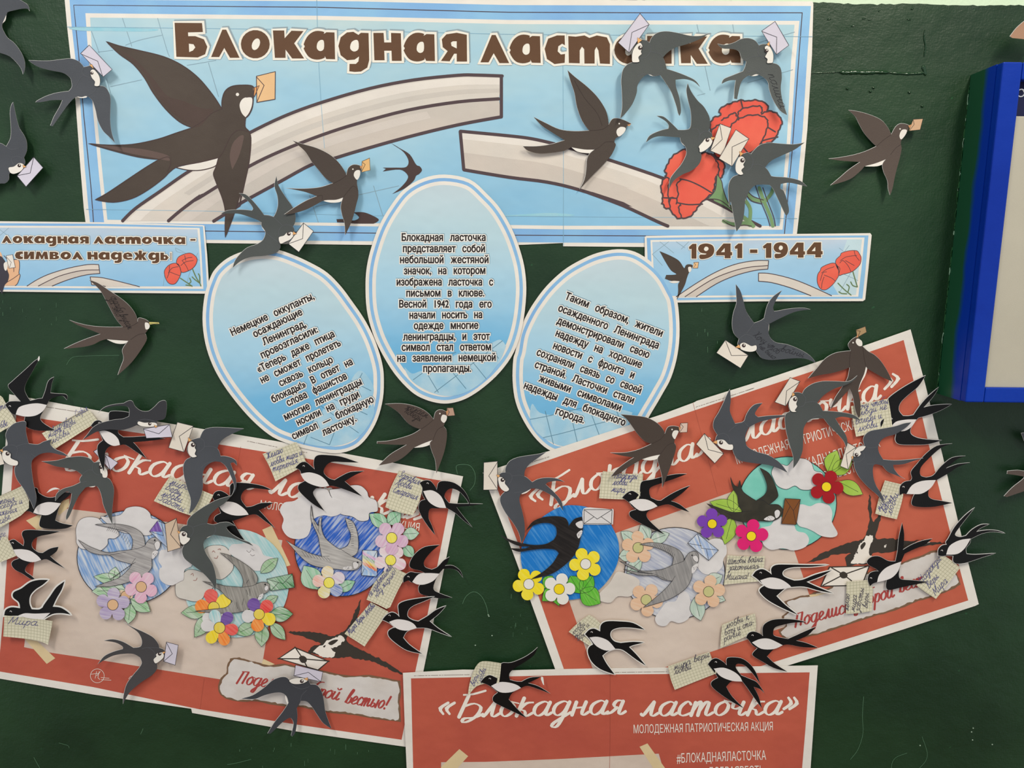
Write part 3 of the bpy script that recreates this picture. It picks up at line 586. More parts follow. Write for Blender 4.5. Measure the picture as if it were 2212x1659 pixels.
# small flying swallows printed on the banner
B.pr('printed_swallow', sm('B 1265,1135! 1340,1180 1420,1230 1470,1310 1500,1325 1517,1355 1495,1385 1470,1400 1450,1440 1380,1500 1280,1545! 1350,1490 1400,1430 1400,1390 1340,1350 1205,1365! 1230,1345! 1205,1335! 1310,1335 1390,1330 1410,1280 1370,1210 1300,1160'), BIRDD, .0006, 0)
B.pr('printed_swallow', sm('F 1205,455! 1270,455 1345,465 1385,440 1340,400! 1420,400 1490,425 1540,455 1530,475 1500,490! 1350,490! 1270,482 1210,480!'), BIRDD, .0006, 0)
# the big swallow
big = sm('A 845,330! 950,365 1100,400 1300,450 1450,520 1580,620 1690,750 1750,840 1768,870! 1768,800 1790,730 1840,690 1920,678 2015,688 2018,760 2010,850 1985,910 1955,940! 1952,1010 1985,1050 1998,1120 1985,1280 1950,1450 1910,1620 F 450,230 400,380 365,480 320,597! 318,500 320,400 300,300 250,170 A 1700,1385 1720,1330 1740,1255! 1600,1290 1420,1325 1350,1370 1300,1420 1180,1510 1050,1580 900,1610 760,1590! 850,1540 1000,1440 1150,1340 1265,1270! 1100,1250 900,1200 705,1143! 850,1155 1050,1150 1250,1110 1400,1060 1530,1017! 1430,970 1320,870 1220,740 1150,620 1060,510 950,430')
B.pr('swallow_belly', sm('A 1405,1335! 1550,1300 1742,1250! 1735,1300 1700,1330 1600,1355 1500,1355'), CREAM, .00060, 0)
B.pr('swallow_body', big, BIRDB, .00066, 30); B.ln('swallow_outline', [big], 2.2, BIRDD, .00074, closed=True)
B.ln('swallow_outline', [op('A 1405,1335 1500,1355 1600,1355 1700,1330 1735,1300')], 2, BIRDD, .0007)
B.pr('swallow_shading', [sm('A 950,400 1050,480 1160,600 1240,740 1330,860 1440,950 1540,1015! 1600,1000 1660,930 1700,870 1600,860 1450,800 1330,760 1200,600 1060,460')], paper((76, 60, 54), bump=.14), .00070, 0)
B.pr('swallow_shading', [sm('A 1900,1090 1850,1150 1830,1250 1850,1350! 1900,1250 1930,1150 1940,1080'), sm('A 760,1150 950,1170 1150,1190 1330,1235 1350,1280 1270,1265! 1100,1235 900,1190')], paper((96, 78, 72), bump=.14), .00070, 0)
B.ln('swallow_shading_line', [op('A 1985,1050 1900,1035 1840,1080 1800,1160 1770,1220 1742,1255'), op('A 1530,1017 1620,960 1690,900 1760,870'), op('A 1265,1270 1340,1250 1360,1300 1330,1370')], 1.5, BIRDD, .00078)
B.pr('swallow_cheek', sm('A 1960,775 2008,778 2008,840 1985,900 1957,935! 1925,900 1908,840 1925,795'), CREAM, .00080, 0)
B.ln('cheek_outline', [op('A 1960,775 2008,778 2008,840 1985,900 1957,935')], 1.3, DRK, .00084)
B.pr('swallow_eye', cc('A', 1891, 752, 13), CREAM, .00080, 0)
B.pr('printed_envelope', raw('A 2042,607 2192,570 2190,790 2045,815'), TAN, .00066, 0)
B.pr('swallow_beak', raw('A 2015,700 2065,682 2025,770'), paper((214, 150, 92)), .00070, 0)
B.ln('envelope_outline', [raw('A 2042,607 2192,570 2190,790 2045,815 2042,607'), raw('A 2042,612 2103,680 2047,810'), raw('A 2015,700 2065,682 2025,770')], 1.5, DRK, .00078)
# heading
HD = []
for ch, a, b, base in (('Б', 377, 449.7, 123.5), ('л', 456, 516.7, 124), ('о', 520.3, 582.7, 125.5), ('к', 589.5, 654, 125.5), ('а', 658, 723.8, 128), ('д', 731, 797.5, 130), ('н', 806.5, 866.7, 131), ('а', 874, 939.5, 132), ('я', 952.5, 1007, 133), ('л', 1037.8, 1099, 135.5),
        ('а', 1102.7, 1167.8, 136), ('с', 1176, 1220.7, 136.5), ('т', 1227.5, 1318.3, 137), ('о', 1327, 1390, 137.5), ('ч', 1398, 1452, 137.5), ('к', 1467.5, 1526, 137), ('а', 1532.6, 1600, 136)): HD.append((ch, a, b, base, base, 60))
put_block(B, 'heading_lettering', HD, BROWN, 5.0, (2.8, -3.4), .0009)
# ------------------------------------------------------------------ helper for the small printed signs
def minipic(t, tr, parts, sc):
    pass
# left sign
Sg = T('sign', 'long blue paper sign with two-line brown heading, at the left edge below the banner', 'sign', (250, 555), waves(.0024, .0003), 'small blue strip signs')
Sg.sheet('paper_sheet', raw('E -120,286 800,295 1610,318 1628,322 1650,560 1668,855 1640,864 800,856 -120,846'), CREAM, grid=26)
Sg.pr('border_stripe', raw('E -120,302 800,308 1616,328 1634,560 1650,843 800,838 -120,830'), BLUE, .0001, 26)
Sg.pr('inner_border', raw('E -120,322 800,325 1590,341 1606,560 1620,826 800,822 -120,814'), CREAM, .00018, 26)
SKY2 = gradprint([(0, (136, 186, 222)), (.6, (158, 196, 222)), (1, (186, 200, 216))], -.045, .045, cloud=.6)
Sg.pr('sky_picture', raw('E -120,338 800,342 1572,352 1590,560 1603,806 800,806 -120,800'), SKY2, .00026, 26)
def ring(t, a, m, l, cap, dh=.0004, wd=1.6):
    a = smooth(q(a), False); l = smooth(q(l), False)
    t.pr('ring_face', a+l[::-1], ARCH, dh, 0); ls = [a, l, raw(cap)]
    if m: m = smooth(q(m), False); t.pr('ring_lower_face', m+l[::-1], ARCH2, dh+.00004, 0); ls.append(m)
    t.ln('ring_outline', ls, wd, DRK, dh+.0001)
ring(Sg, 'E 785,632! 700,632 550,660 400,705 300,750 215,803!', 'E 790,675 650,680 500,715 400,755 305,803', 'E 795,703! 700,712 600,735 500,768 415,803!', 'E 785,632 795,703')
ring(Sg, 'E 718,730! 800,735 900,755 1000,780 1110,808!', None, 'E 730,793! 790,797 840,806!', 'E 718,730 730,793')
def carn(t, c, s1, s2, lines, stems, dh=.0005):
    t.ln('stem', [op(x) for x in stems], 2.6, STEM, dh-.00006)
    t.ln('stem_outline', [op(x) for x in stems], .7, DRK, dh-.00002)
    for s_ in (s1, s2): t.pr('carnation', sm(s_), RED, dh, 0)
    t.ln('petal_outline', [sm(s1)+sm(s1)[:1], sm(s2)+sm(s2)[:1]]+[op(x) for x in lines], 1.1, DRK, dh+.0001)
carn(Sg, None, 'E 1405,620 1415,580 1450,555 1510,540 1550,560 1570,590 1560,630 1530,665 1480,690 1445,692 1430,650', 'E 1312,720 1310,680 1340,640 1380,622 1420,630 1440,680 1435,720 1400,780 1360,788 1330,765',
     ['E 1450,600 1490,580 1530,575', 'E 1440,640 1480,610 1540,600', 'E 1450,600 1480,640 1500,680', 'E 1340,700 1370,660 1420,650', 'E 1350,690 1400,710 1430,720', 'E 1330,740 1345,700 1350,640', 'E 1470,560 1480,600'],
     ['E 1530,660 1560,730 1590,780 1600,803', 'E 1590,780 1550,750 1530,730', 'E 1590,780 1590,730 1580,705', 'E 1435,740 1480,770 1530,805', 'E 1500,785 1520,770 1510,740', 'E 1530,803 1480,795'])
Sg.pr('printed_hand', sm('E -60,560 0,530 30,600 60,640 100,600 150,600 155,650 150,700 160,720 140,780 120,800! -60,800!'), paper((224, 176, 138)), .0005, 0)
Sg.ln('hand_outline', [op('E 30,560 60,600 60,640'), op('E 100,600 120,590 150,600 155,650 150,700 160,720 140,780 120,800'), op('E 60,770 110,740 150,710'), op('E 110,690 110,660')], 1.2, DRK, .0006)
Sg.pr('printed_swallow', sm('E -60,600 0,565 30,590 45,620 60,680 72,720 60,770 35,800 15,870! 0,840 -60,800'), paper((60, 56, 66)), .00062, 0)
Sg.pr('swallow_cheek', sm('E 30,625 55,610 62,640 50,680 35,670'), CREAM, .0007, 0)
Sg.pr('printed_envelope', raw('E 48,562 100,552 122,655 70,662'), CREAM, .00066, 0); Sg.ln('envelope_outline', [raw('E 48,562 100,552 122,655 70,662 48,562'), raw('E 52,572 90,615 75,655')], .8, DRK, .00074)
Sg.ln('fence_lines', [op('E -20,340 60,400'), op('E 0,400 70,340'), op('E 1395,500 1410,530 1460,540'), op('E 1575,540 1510,700 1490,780'), op('E 1310,720 1300,803'), op('E 1400,500 1590,600')], .9, GR, .0003)
it = blockrow('локадная', *[CR['E'][0]+15*S, CR['E'][1]+460*S, 705*S, 400+465*S], 56*S)+blockrow('ласточка', 745*S, 400+465*S, 1476*S, 400+470*S, 56*S)+[('-', 1508*S, 1562*S, 400+462*S, 400+462*S, 56*S)]
it += blockrow('символ', 118*S, 400+588*S, 660*S, 400+592*S, 60*S)+blockrow('надежды', 695*S, 400+592*S, 1368*S, 400+598*S, 60*S)
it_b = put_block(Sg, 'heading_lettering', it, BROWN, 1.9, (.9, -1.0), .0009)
# right sign
Sr = T('sign', 'blue paper sign reading 1941 - 1944 with small swallow and carnations, below the banner right', 'sign', (1640, 578), waves(.0024, .0003), 'small blue strip signs')
Sr.sheet('paper_sheet', raw('px 1396,509.5 1640,506 1880,503.6 1883,508 1876,580 1869,647 1864,650.5 1640,651 1465,653.5 1400,654 1393,580 1392.6,512'), CREAM, grid=26)
Sr.pr('border_stripe', raw('px 1397,514 1640,510.5 1876,508.5 1870,580 1863,645 1640,646 1465,648.5 1403,649'), BLUE, .0001, 26)
Sr.pr('inner_border', raw('px 1405,518.5 1640,515 1867.5,513 1861,580 1854,641 1640,641.5 1465,643.5 1411,644'), CREAM, .00018, 26)
Sr.pr('sky_picture', raw('px 1409,522.5 1640,519 1862,517 1855,580 1849,637 1640,637.5 1465,639 1415,640'), SKY2, .00026, 26)
Sr.pr('pale_corner', raw('px 1830,517 1862,517 1849,637 1812,638 1790,600 1815,560'), paper((186, 208, 216)), .0003, 0)
Sr.ln('fence_lines', [op('H 1200,450 1310,540'), op('H 1140,550 1270,450'), op('H 1140,550 1220,640'), op('H 1330,450 1400,500'), op('H 1430,450 1370,510'), op('I 740,500 870,600'), op('I 830,700 740,860'), op('I 820,480 700,640'), op('I 760,700 890,760')], 1.0, GR, .0003)
ring(Sr, 'H 2065,600! 1950,602 1800,630 1650,690 1500,775 1330,888!', 'H 2062,640 1900,655 1750,695 1600,760 1400,888', 'H 2060,668! 1950,680 1800,720 1650,785 1490,888!', 'H 2065,600 2060,668', wd=1.7)
ring(Sr, 'I 98,700! 180,703 300,728 420,765 550,820 680,880!', None, 'I 98,765! 200,775 330,810 440,850 515,880!', 'I 98,700 98,765', wd=1.7)
carn(Sr, None, 'I 712,620 718,590 750,560 760,540 820,522 880,522 900,545 915,575 910,620 890,650 840,690 770,710 740,718 735,680 720,650', 'I 565,760 570,710 590,680 600,655 650,630 700,620 730,650 738,710 720,750 690,790 640,830 600,830 575,800',
     ['I 750,600 800,570 880,560', 'I 745,620 770,600 810,640 835,690', 'I 790,600 860,640', 'I 600,700 640,670 700,650', 'I 590,760 610,700 640,690', 'I 620,715 680,740 710,765', 'I 600,820 605,775 620,730', 'I 860,520 870,560 900,600', 'I 720,640 745,660 740,700'],
     ['I 850,690 870,760 885,810', 'I 885,810 850,800 832,770', 'I 730,780 780,830 835,875', 'I 810,850 820,810 800,790', 'I 800,865 760,862 738,848'])
Sr.pr('printed_swallow', sm('H 1197,525! 1280,560 1350,600 1385,650 1395,660 1410,635 1440,630 1462,640 1450,670 1430,700 1415,740 1400,790 1370,850 1335,912! 1345,850 1345,790 1355,765 1290,762 1240,745! 1250,715! 1330,710 1290,680 1250,620'), BIRDB, .0005, 0)
Sr.pr('swallow_cheek', sm('H 1425,655 1448,652 1450,680 1432,693'), CREAM, .0006, 0); Sr.pr('swallow_belly', sm('H 1270,768! 1310,762 1355,765! 1340,778 1300,780'), CREAM, .0006, 0)
Sr.pr('printed_envelope', raw('H 1470,615 1508,613 1502,660 1462,662'), TAN, .0005, 0); Sr.ln('envelope_outline', [raw('H 1470,615 1485,635 1462,662 1502,660 1508,613 1470,615')], .8, DRK, .0006)
it = [('1', 1488, 1506, 558.7, 558.7, 32), ('9', 1508, 1544.5, 558.5, 558.5, 32), ('4', 1547, 1582.5, 558, 558, 32), ('1', 1587, 1605, 557.5, 557.5, 31.5), ('-', 1617, 1638, 557, 557, 30), ('1', 1648, 1668, 557, 557, 32), ('9', 1671, 1703.5, 557, 557, 33), ('4', 1706, 1740, 556.5, 556.5, 32.5), ('4', 1743, 1778, 556, 556, 32.5)]
put_block(Sr, 'heading_lettering', it, BROWN, 1.8, None, .0009)
# ================================================================== ovals
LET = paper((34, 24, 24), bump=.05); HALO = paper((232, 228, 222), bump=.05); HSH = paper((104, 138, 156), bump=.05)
def oval(label, s_, hf, z, lines, xh, fence, clouds, seed=0):
    c = cen(q(s_)); t = T('oval_text_card', label, 'card', c, hf, 'oval text cards')
    o_ = sm(s_); t.sheet('paper_sheet', o_, CREAM, grid=26)
    i1 = offset(o_, -7.5); i2 = offset(i1, -7.0); i3 = offset(i2, -8.0)
    if abs(area(i1)) > abs(area(o_)): i1 = offset(o_, 7.5); i2 = offset(i1, 7); i3 = offset(i2, 8)
    t.pr('blue_ring', i1, BLUE, .0001, 26); t.pr('inner_ring', i2, CREAM, .00018, 26)
    t.pr('sky_picture', i3, gradprint([(0, (96, 168, 212)), (.25, (112, 178, 218)), (.5, (160, 200, 222)), (.78, (180, 206, 216)), (1, (188, 204, 212))], -z, z, cloud=.22), .00026, 26)
    if clouds: t.pr('printed_cloud', [sm(x) for x in clouds], paper((172, 204, 220), scale=30, c2=(150, 194, 218)), .00032, 0)
    t.ln('fence_lines', [op(f) for f in fence], 1.4, paper((92, 134, 156)), .00038)
    rows = typ(lines, xh)
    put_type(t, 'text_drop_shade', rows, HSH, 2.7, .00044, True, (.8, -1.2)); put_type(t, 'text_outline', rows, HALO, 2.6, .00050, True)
    put_type(t, 'text', rows, LET, .6, .00058); return t
ov1 = 'F 720,695 850,735 1000,803 1130,880 1240,990 1330,1110 1420,1240 1490,1370 1540,1500 1572,1620 J 1582,800 1575,960 1530,1130 1450,1270 1350,1360 1200,1398 1000,1370 850,1330 700,1270 560,1160 430,1020 310,860 220,700 160,520 138,330 155,140 195,10 F 240,850 330,770 450,715 580,690'
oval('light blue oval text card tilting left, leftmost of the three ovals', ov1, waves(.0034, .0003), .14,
  cl('J', ('Немецкие оккупанты,', 378, 462, 1030, 167), ('осаждающие', 556, 475, 937, 292), ('Ленинград,', 630, 537, 965, 387), ('провозгласили:', 617, 642, 1060, 432), ('«Теперь даже птица', 587, 755, 1192, 467), ('не сможет пролететь', 615, 840, 1242, 538),
   ('сквозь кольцо', 762, 865, 1180, 672), ('блокады!» В ответ на', 702, 995, 1337, 688), ('слова фашистов', 822, 1022, 1292, 803), ('многие ленинградцы', 802, 1135, 1410, 848), ('носили на груди', 902, 1178, 1390, 948), ('символ — блокадную', 865, 1288, 1505, 988), ('ласточку.', 1105, 1258, 1365, 1140)), 11.6,
  ['J 945,1325 990,1210 1080,1000', 'J 1150,1330 1200,1200 1290,990 1410,760', 'J 1000,1270 1150,1330', 'J 1080,1020 1380,1235', 'J 1170,960 1450,1090', 'J 1320,820 1480,900'], ['J 1350,770 1400,740 1450,780 1500,870 1490,960 1460,1040 1500,1000! 1500,1100 1400,1250 1250,1330 1050,1340 870,1290! 960,1200 1080,1080 1150,960 1270,900'])
ovm = 'G 960,-85 1162,-45 1300,72 1405,190 1500,355 1562,520 1600,680 1610,870 1580,1120 1512,1330 1400,1490 1270,1610 1150,1690 1040,1730 930,1738 800,1705 690,1640 560,1500 450,1320 385,1170 340,990 330,790 342,640 378,490 440,320 530,165 640,30 790,-55'
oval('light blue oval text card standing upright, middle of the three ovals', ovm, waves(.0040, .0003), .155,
  cl('G', ('Блокадная ласточка', 620, 443, 1285, 443), ('представляет собой', 630, 532, 1280, 532), ('небольшой жестяной', 607, 620, 1308, 620), ('значок, на котором', 637, 709, 1283, 706), ('изображена ласточка с', 580, 798, 1345, 798), ('письмом в клюве.', 657, 887, 1275, 885),
   ('Весной 1942 года его', 600, 974, 1333, 974), ('начали носить на', 682, 1062, 1258, 1058), ('одежде многие', 717, 1147, 1227, 1143), ('ленинградцы, и этот', 632, 1236, 1318, 1230), ('символ стал ответом', 620, 1318, 1328, 1315), ('на заявления немецкой', 585, 1405, 1365, 1398), ('пропаганды.', 792, 1487, 1170, 1485)), 12.0,
  ['G 710,1550 820,1470', 'G 820,1500 910,1650', 'G 880,1650 1420,1240', 'G 950,1400 1130,1620', 'G 1120,1330 1290,1540', 'G 1290,1240 1390,1380', 'G 930,1380 1050,1330'], ['G 640,1450 700,1500 770,1480 850,1470 950,1400 1050,1350 1180,1290 1300,1270 1400,1230 1450,1280! 1400,1400 1290,1540 1150,1640 1000,1680 850,1650 700,1560'])
ov3 = 'H 860,510 1000,530 1130,610 1230,710 1300,830 1340,930 1357,1150 1340,1350 1290,1530 1222,1659 N 1400,505 1310,640 1150,760 900,840 750,850 600,830 480,740 380,600 310,440 285,270 290,100 H 50,1320 75,1180 130,1050 200,930 300,800 430,680 560,600 700,540'
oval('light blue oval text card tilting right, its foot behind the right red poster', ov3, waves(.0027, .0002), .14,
  cl('H', ('Таким образом, жители', 442, 905, 1210, 1207), ('осажденного Ленинграда', 387, 1000, 1180, 1303), ('демонстрировали свою', 377, 1100, 1105, 1378), ('надежду на хорошие', 367, 1200, 1045, 1457), ('новости с фронта и', 347, 1300, 985, 1540), ('сохраняли связь со своей', 215, 1352, 1040, 1662), ('страной. Ласточки стали', 200, 1450, 982, 1740),
    ('живыми символами', 232, 1560, 880, 1800), ('надежды для блокадного', 114, 1617, 914, 1917), ('города.', 367, 1822, 590, 1897)), 12.0,
  ['N 425,575 580,545 860,480 1100,450', 'N 530,720 700,680 960,610 1180,560', 'N 545,510 610,770', 'N 740,500 800,755', 'N 915,540 975,700', 'N 1110,500 1150,600'], ['N 425,570 440,450 500,520 620,540 750,500 900,520 1100,490 1240,520! 1150,700 900,790 700,790 600,760 480,680'])
# ================================================================== red posters
TER = paper((186, 90, 68), rough=.55, bump=.18, scale=7, c2=(194, 98, 74)); TER1 = paper((178, 82, 66), rough=.55, bump=.18, scale=7, c2=(188, 90, 70)); BEI = paper((204, 186, 172), rough=.6, bump=.22, scale=6, c2=(212, 195, 182))  # second red is darker: the left side's dimmer light put into the colour
TAPE = paper((216, 194, 152), bump=.1); SCR = paper((234, 226, 216), bump=.12); TORN = paper((212, 206, 202), bump=.2, scale=20, c2=(204, 196, 190)); SEP = paper((70, 58, 48), bump=.1); SOOT = paper((120, 92, 70), bump=.1); CRIM = paper((168, 66, 62), bump=.1)
PB = paper((58, 52, 46), bump=.12)
def smallprint(t, ends, n=70):
    (x0, y0), (x1, y1) = ends; L_ = math.hypot(x1-x0, y1-y0); ux, uy = (x1-x0)/L_, (y1-y0)/L_; pl = []; s_ = 0
    while s_ < L_-2:
        w_ = random.uniform(1, 5); pl.append([(x0+ux*s_, y0+uy*s_), (x0+ux*(s_+w_), y0+uy*(s_+w_))]); s_ += w_+random.choice([.6, .6, 2.2])
    t.ln('imprint_line', pl, .9, paper((140, 126, 118)), .0004)
# left
Lp = T('poster', 'red poster with white border tilting down to the right, at the lower left', 'poster', (460, 1240), waves(.0014, .0007), 'red swallow posters')
Lp.sheet('paper_sheet', raw('px 20,851.7 180,881 342,911 600,953.4 800,990 1000.4,1029 980,1125 945,1300 915,1448 882,1614 640,1580 415,1540 413,1531 200,1500 0,1466 -30,1461 -12,1280 3,1075'), CREAM, grid=24)
Lp.pr('red_field', raw('px 35,896.5 200,921 480,961 720,1000 980,1042.6 945,1220 925,1320 895,1460 867.5,1598 640,1565 430,1532 200,1484 -4,1450 8,1320 24.4,1056'), TER1, .0001, 24)
Lp.pr('beige_sheet', raw('px 88,1092 222,1108 400,1133 570,1160 610,1167 590,1290 568,1426 556,1480 445,1462.6 217,1426 108.5,1409.7 52,1398 73,1225'), BEI, .0002, 24)
Lp.ln('sheet_seam', [raw('px 520,965 492,1133'), raw('px 441,1466 432,1532')], .6, paper((165, 80, 64)), .0003)
smallprint(Lp, (raw('L 370,475 620,515'))); smallprint(Lp, raw('J 495,1300 740,1350')); smallprint(Lp, raw('M 480,450 600,470'))
def title(t, segs, xh, wd, mat=SCR, name='title_lettering', dh=.0005):
    for c, txt, a, b, d, e in segs:
        L_ = math.hypot(d-a, e-b); ux, uy = (d-a)/L_, (e-b)/L_; nb = np.array([uy+ux*.28, -ux+uy*.28])
        t.ln(name, cur(c, txt, a, b, d, e, xh, slant=.3), wd, mat, dh, nib=nb/np.linalg.norm(nb))
title(Lp, [('L', 'Блокадная', 470, 925, 2010, 1135), ('L', 'ласточка»', 2140, 1160, 3370, 1390)], 125, 6.6)
put_type(Lp, 'subtitle_lettering', typ([('МОЛОДЕЖНАЯ ПАТРИОТИЧЕСКАЯ АКЦИЯ', 561, 1097, 905, 1147)], 17, True), SCR, 0, .0005)
put_type(Lp, 'subtitle_lettering', typ([('#БЛОКАДНАЯЛАСТОЧКА', 660, 1170, 880, 1202)], 18, True), SCR, 0, .0005)
for s_ in ('M 245,1085! 320,1052! 470,1368! 392,1392!', 'Q 195,630! 300,650! 440,785! 372,830!', 'L 207,1380! 330,1325! 330,1450! 290,1452!', 'L 440,1240! 555,1205! 550,1270! 470,1340!', 'R 255,790! 345,832! 290,850! 240,830!'): Lp.pr('printed_tape', raw(s_.replace('!', '')), TAPE, .0003, 0)
def tornstrip(t, s_, dh=.0004):
    o_ = sm(s_); o2 = [(x+random.gauss(0, .9), y+random.gauss(0, .9)) for x, y in rs(o_+o_[:1], 150)[:-1]]
    oo = offset(o_, 4.0); oo = oo if abs(area(oo)) > abs(area(o_)) else offset(o_, -4.0)
    t.pr('torn_edge_print', [(x+random.gauss(0, .5), y+random.gauss(0, .5)) for x, y in oo], SOOT, dh, 0); t.pr('torn_strip_print', o2, TORN, dh+.0001, 0)
tornstrip(Lp, 'R 0,800! 60,795 130,815 200,830 300,855 420,845 520,865 700,890 900,935 1100,935 1330,975! 1335,1060 1325,1150 1335,1275! 1200,1262 1050,1235 900,1215 750,1200 560,1160 400,1150 200,1115 60,1115 -60,1080 -90,1020 -70,950 -30,910 -20,850')
title(Lp, [('R', 'Поделись', 35, 985, 480, 1040), ('R', 'доброй', 500, 1050, 850, 1120), ('R', 'вестью!', 900, 1140, 1230, 1190)], 66, 3.5, CRIM, 'slogan_lettering', .0006)
def pswallow(t, body, chest, spots, dh=.0004):
    rough = lambda b, k, g: [(x+random.gauss(0, g), y+random.gauss(0, g)) for x, y in rs(b+b[:1], k)[:-1]]
    t.pr('printed_swallow', [rough(sm(b), 170, .9) for b in body], PB, dh, 0); t.pr('swallow_chest', [rough(sm(c), 60, .8) for c in chest], SCR, dh+.0001, 0)
    t.pr('swallow_marking', [sm(c) for c in spots], PB, dh+.0002, 0)
pswallow(Lp, ['R 435,575! 520,572 620,572 720,590 800,610 850,590 890,575 940,520 980,420 1030,310! 1015,400 990,500 950,570 910,640 980,690 1080,740 1180,790 1290,850 1365,915! 1250,870 1120,810 1000,790 900,780 820,780 740,780 680,755 610,745! 625,710 660,680 720,670 640,640 550,610'],
   ['R 650,735! 680,700 720,680 770,640 830,620 880,605 905,640 880,660 850,690 790,710 830,740 810,775 740,780 690,755'], ['R 770,665 810,640 850,640 800,680', 'R 730,690 750,680 740,700'])
def penv(t, quad, lines, seal, dh=.0005):
    t.pr('printed_envelope', raw(quad), PB, dh, 0); qd = raw(quad); oo = offset(qd, 2.6); oo = oo if abs(area(oo)) < abs(area(qd)) else offset(qd, -2.6)
    t.pr('envelope_face', oo, SCR, dh+.00006, 0); t.ln('envelope_fold', [raw(l) for l in lines], 2.4, PB, dh+.00014); t.pr('wax_seal', sm(seal), PB, dh+.0002, 0)
penv(Lp, 'R 370,788 505,695 778,808 690,885', ['R 505,695 570,790 605,860', 'R 370,788 570,790 778,808'], 'R 540,775 570,765 598,785 595,815 565,822 545,805')
Lp.ln('round_emblem', [cc('Q', 775, 925, 55, n=26)+cc('Q', 775, 925, 55, n=26)[:1], raw('Q 725,912 790,905'), raw('Q 770,890 758,945'), raw('Q 790,890 780,940 795,955'), raw('Q 770,925 800,890'), raw('Q 805,938 870,945'), raw('Q 805,955 885,960'), op('Q 1025,950 1040,930 1060,925')], .9, SCR, .0005)
# right
Rp = T('poster', 'red poster with white border tilting up to the right, at the lower right', 'poster', (1560, 1130), waves(.0043, .0004), 'red swallow posters')
Rp.sheet('paper_sheet', raw('px 1043,1021 1192.7,972 1430,895 1500,869 1505,866 1630,827 1800,770 1967,711.5 2000,835 2040,1000 2080,1170 2114.3,1305 2106,1309 1950,1360 1704,1437 1500,1502 1255,1580 1199,1445 1113.7,1209 1056,1058'), CREAM, grid=24)
Rp.pr('red_field', raw('px 1066,1034 1146.6,1007 1417.8,914 1630,843 1800,787 1952,734.5 1985,870 2025,1040 2060,1180 2091.5,1297 1950,1342 1704,1420 1500,1484 1270,1556 1218,1445 1164,1290 1110,1150'), TER, .0001, 24)
Rp.pr('beige_sheet', raw('px 1195,1203 1331,1151 1430,1116.6 1582,1062 1663,1033 1690,1112 1716,1190 1764,1332 1670,1362.6 1536,1408 1420,1447 1300,1490 1279,1441 1231.7,1305'), BEI, .0002, 24)
Rp.ln('sheet_seam', [raw('px 1497,870 1550,1068')], .6, paper((170, 84, 66)), .0003)
smallprint(Rp, raw('P 270,735 730,585')); smallprint(Rp, raw('N 440,915 585,870')); smallprint(Rp, raw('O 0,345 60,325'))
title(Rp, [('N', '«', 410, 1245, 545, 1215), ('N', 'Блокадная', 560, 1265, 1890, 830), ('P', 'ласточка', 650, 1010, 1740, 670), ('P', '»', 1765, 600, 1895, 560)], 118, 6.4)
for tx, c, a, b, d, e in (('МОЛОДЕЖНАЯ ПАТРИОТИЧЕСКАЯ АКЦИЯ', 'P', 600, 1190, 1800, 830), ('#БЛОКАДНАЯЛАСТОЧКА', 'P', 1000, 1265, 1740, 1050), ('#ДОБРАЯВЕСТЬ', 'P', 1150, 1370, 1580, 1240)):
    put_type(Rp, 'subtitle_lettering', typ(cl(c, (tx, a, b, d, e)), 21, True), SCR, 0, .0005)
tornstrip(Rp, 'W 320,1110! 430,1075 500,1065 560,1040 660,1010 800,930 1000,880 1230,810 1400,750 1540,715 1660,880 1690,960! 1600,1010 1480,1050 1330,1100 1180,1160 1000,1210 850,1260 700,1310 560,1355 420,1380 320,1395 275,1340! 330,1290 300,1230 350,1180')
Rp.pr('printed_tape', raw('W 500,1050 640,1035 560,1060 510,1068'), TAPE, .0007, 0)
title(Rp, [('W', 'Поделись', 385, 1310, 830, 1185), ('W', 'доброй', 850, 1165, 1180, 1065), ('W', 'вестью!', 1220, 1035, 1560, 920)], 66, 3.5, CRIM, 'slogan_lettering', .0007)
pswallow(Rp, ['W 985,235! 995,330 1000,420 1008,475 1040,430 1080,400! 1060,480 1040,540 1030,605 1100,600 1200,605 1310,622 1420,605! 1340,640 1480,630 1600,632! 1500,650 1380,665 1260,690 1100,715 1010,715 1000,760 960,800 880,810 800,825! 790,780 800,740 840,715 720,730 600,770 470,805! 560,745 650,700 760,655 860,625 930,605 960,540 980,470 975,350'],
   ['W 830,805! 850,760 880,710 900,650 940,610 950,585 1000,578 1010,610 985,660 975,720 1000,745 960,790 900,800', 'W 1098,658 1110,655 1112,668 1100,672', 'W 1390,632 1440,625 1460,632 1400,640'], ['W 910,660 940,630 950,650 920,690', 'W 875,715 885,705 888,722'])
penv(Rp, 'W 660,825 985,817 925,980 590,985', ['W 680,835 775,890 840,940', 'W 610,975 775,890 960,825'], 'W 745,880 775,865 805,885 800,912 770,920 748,905', .00085)
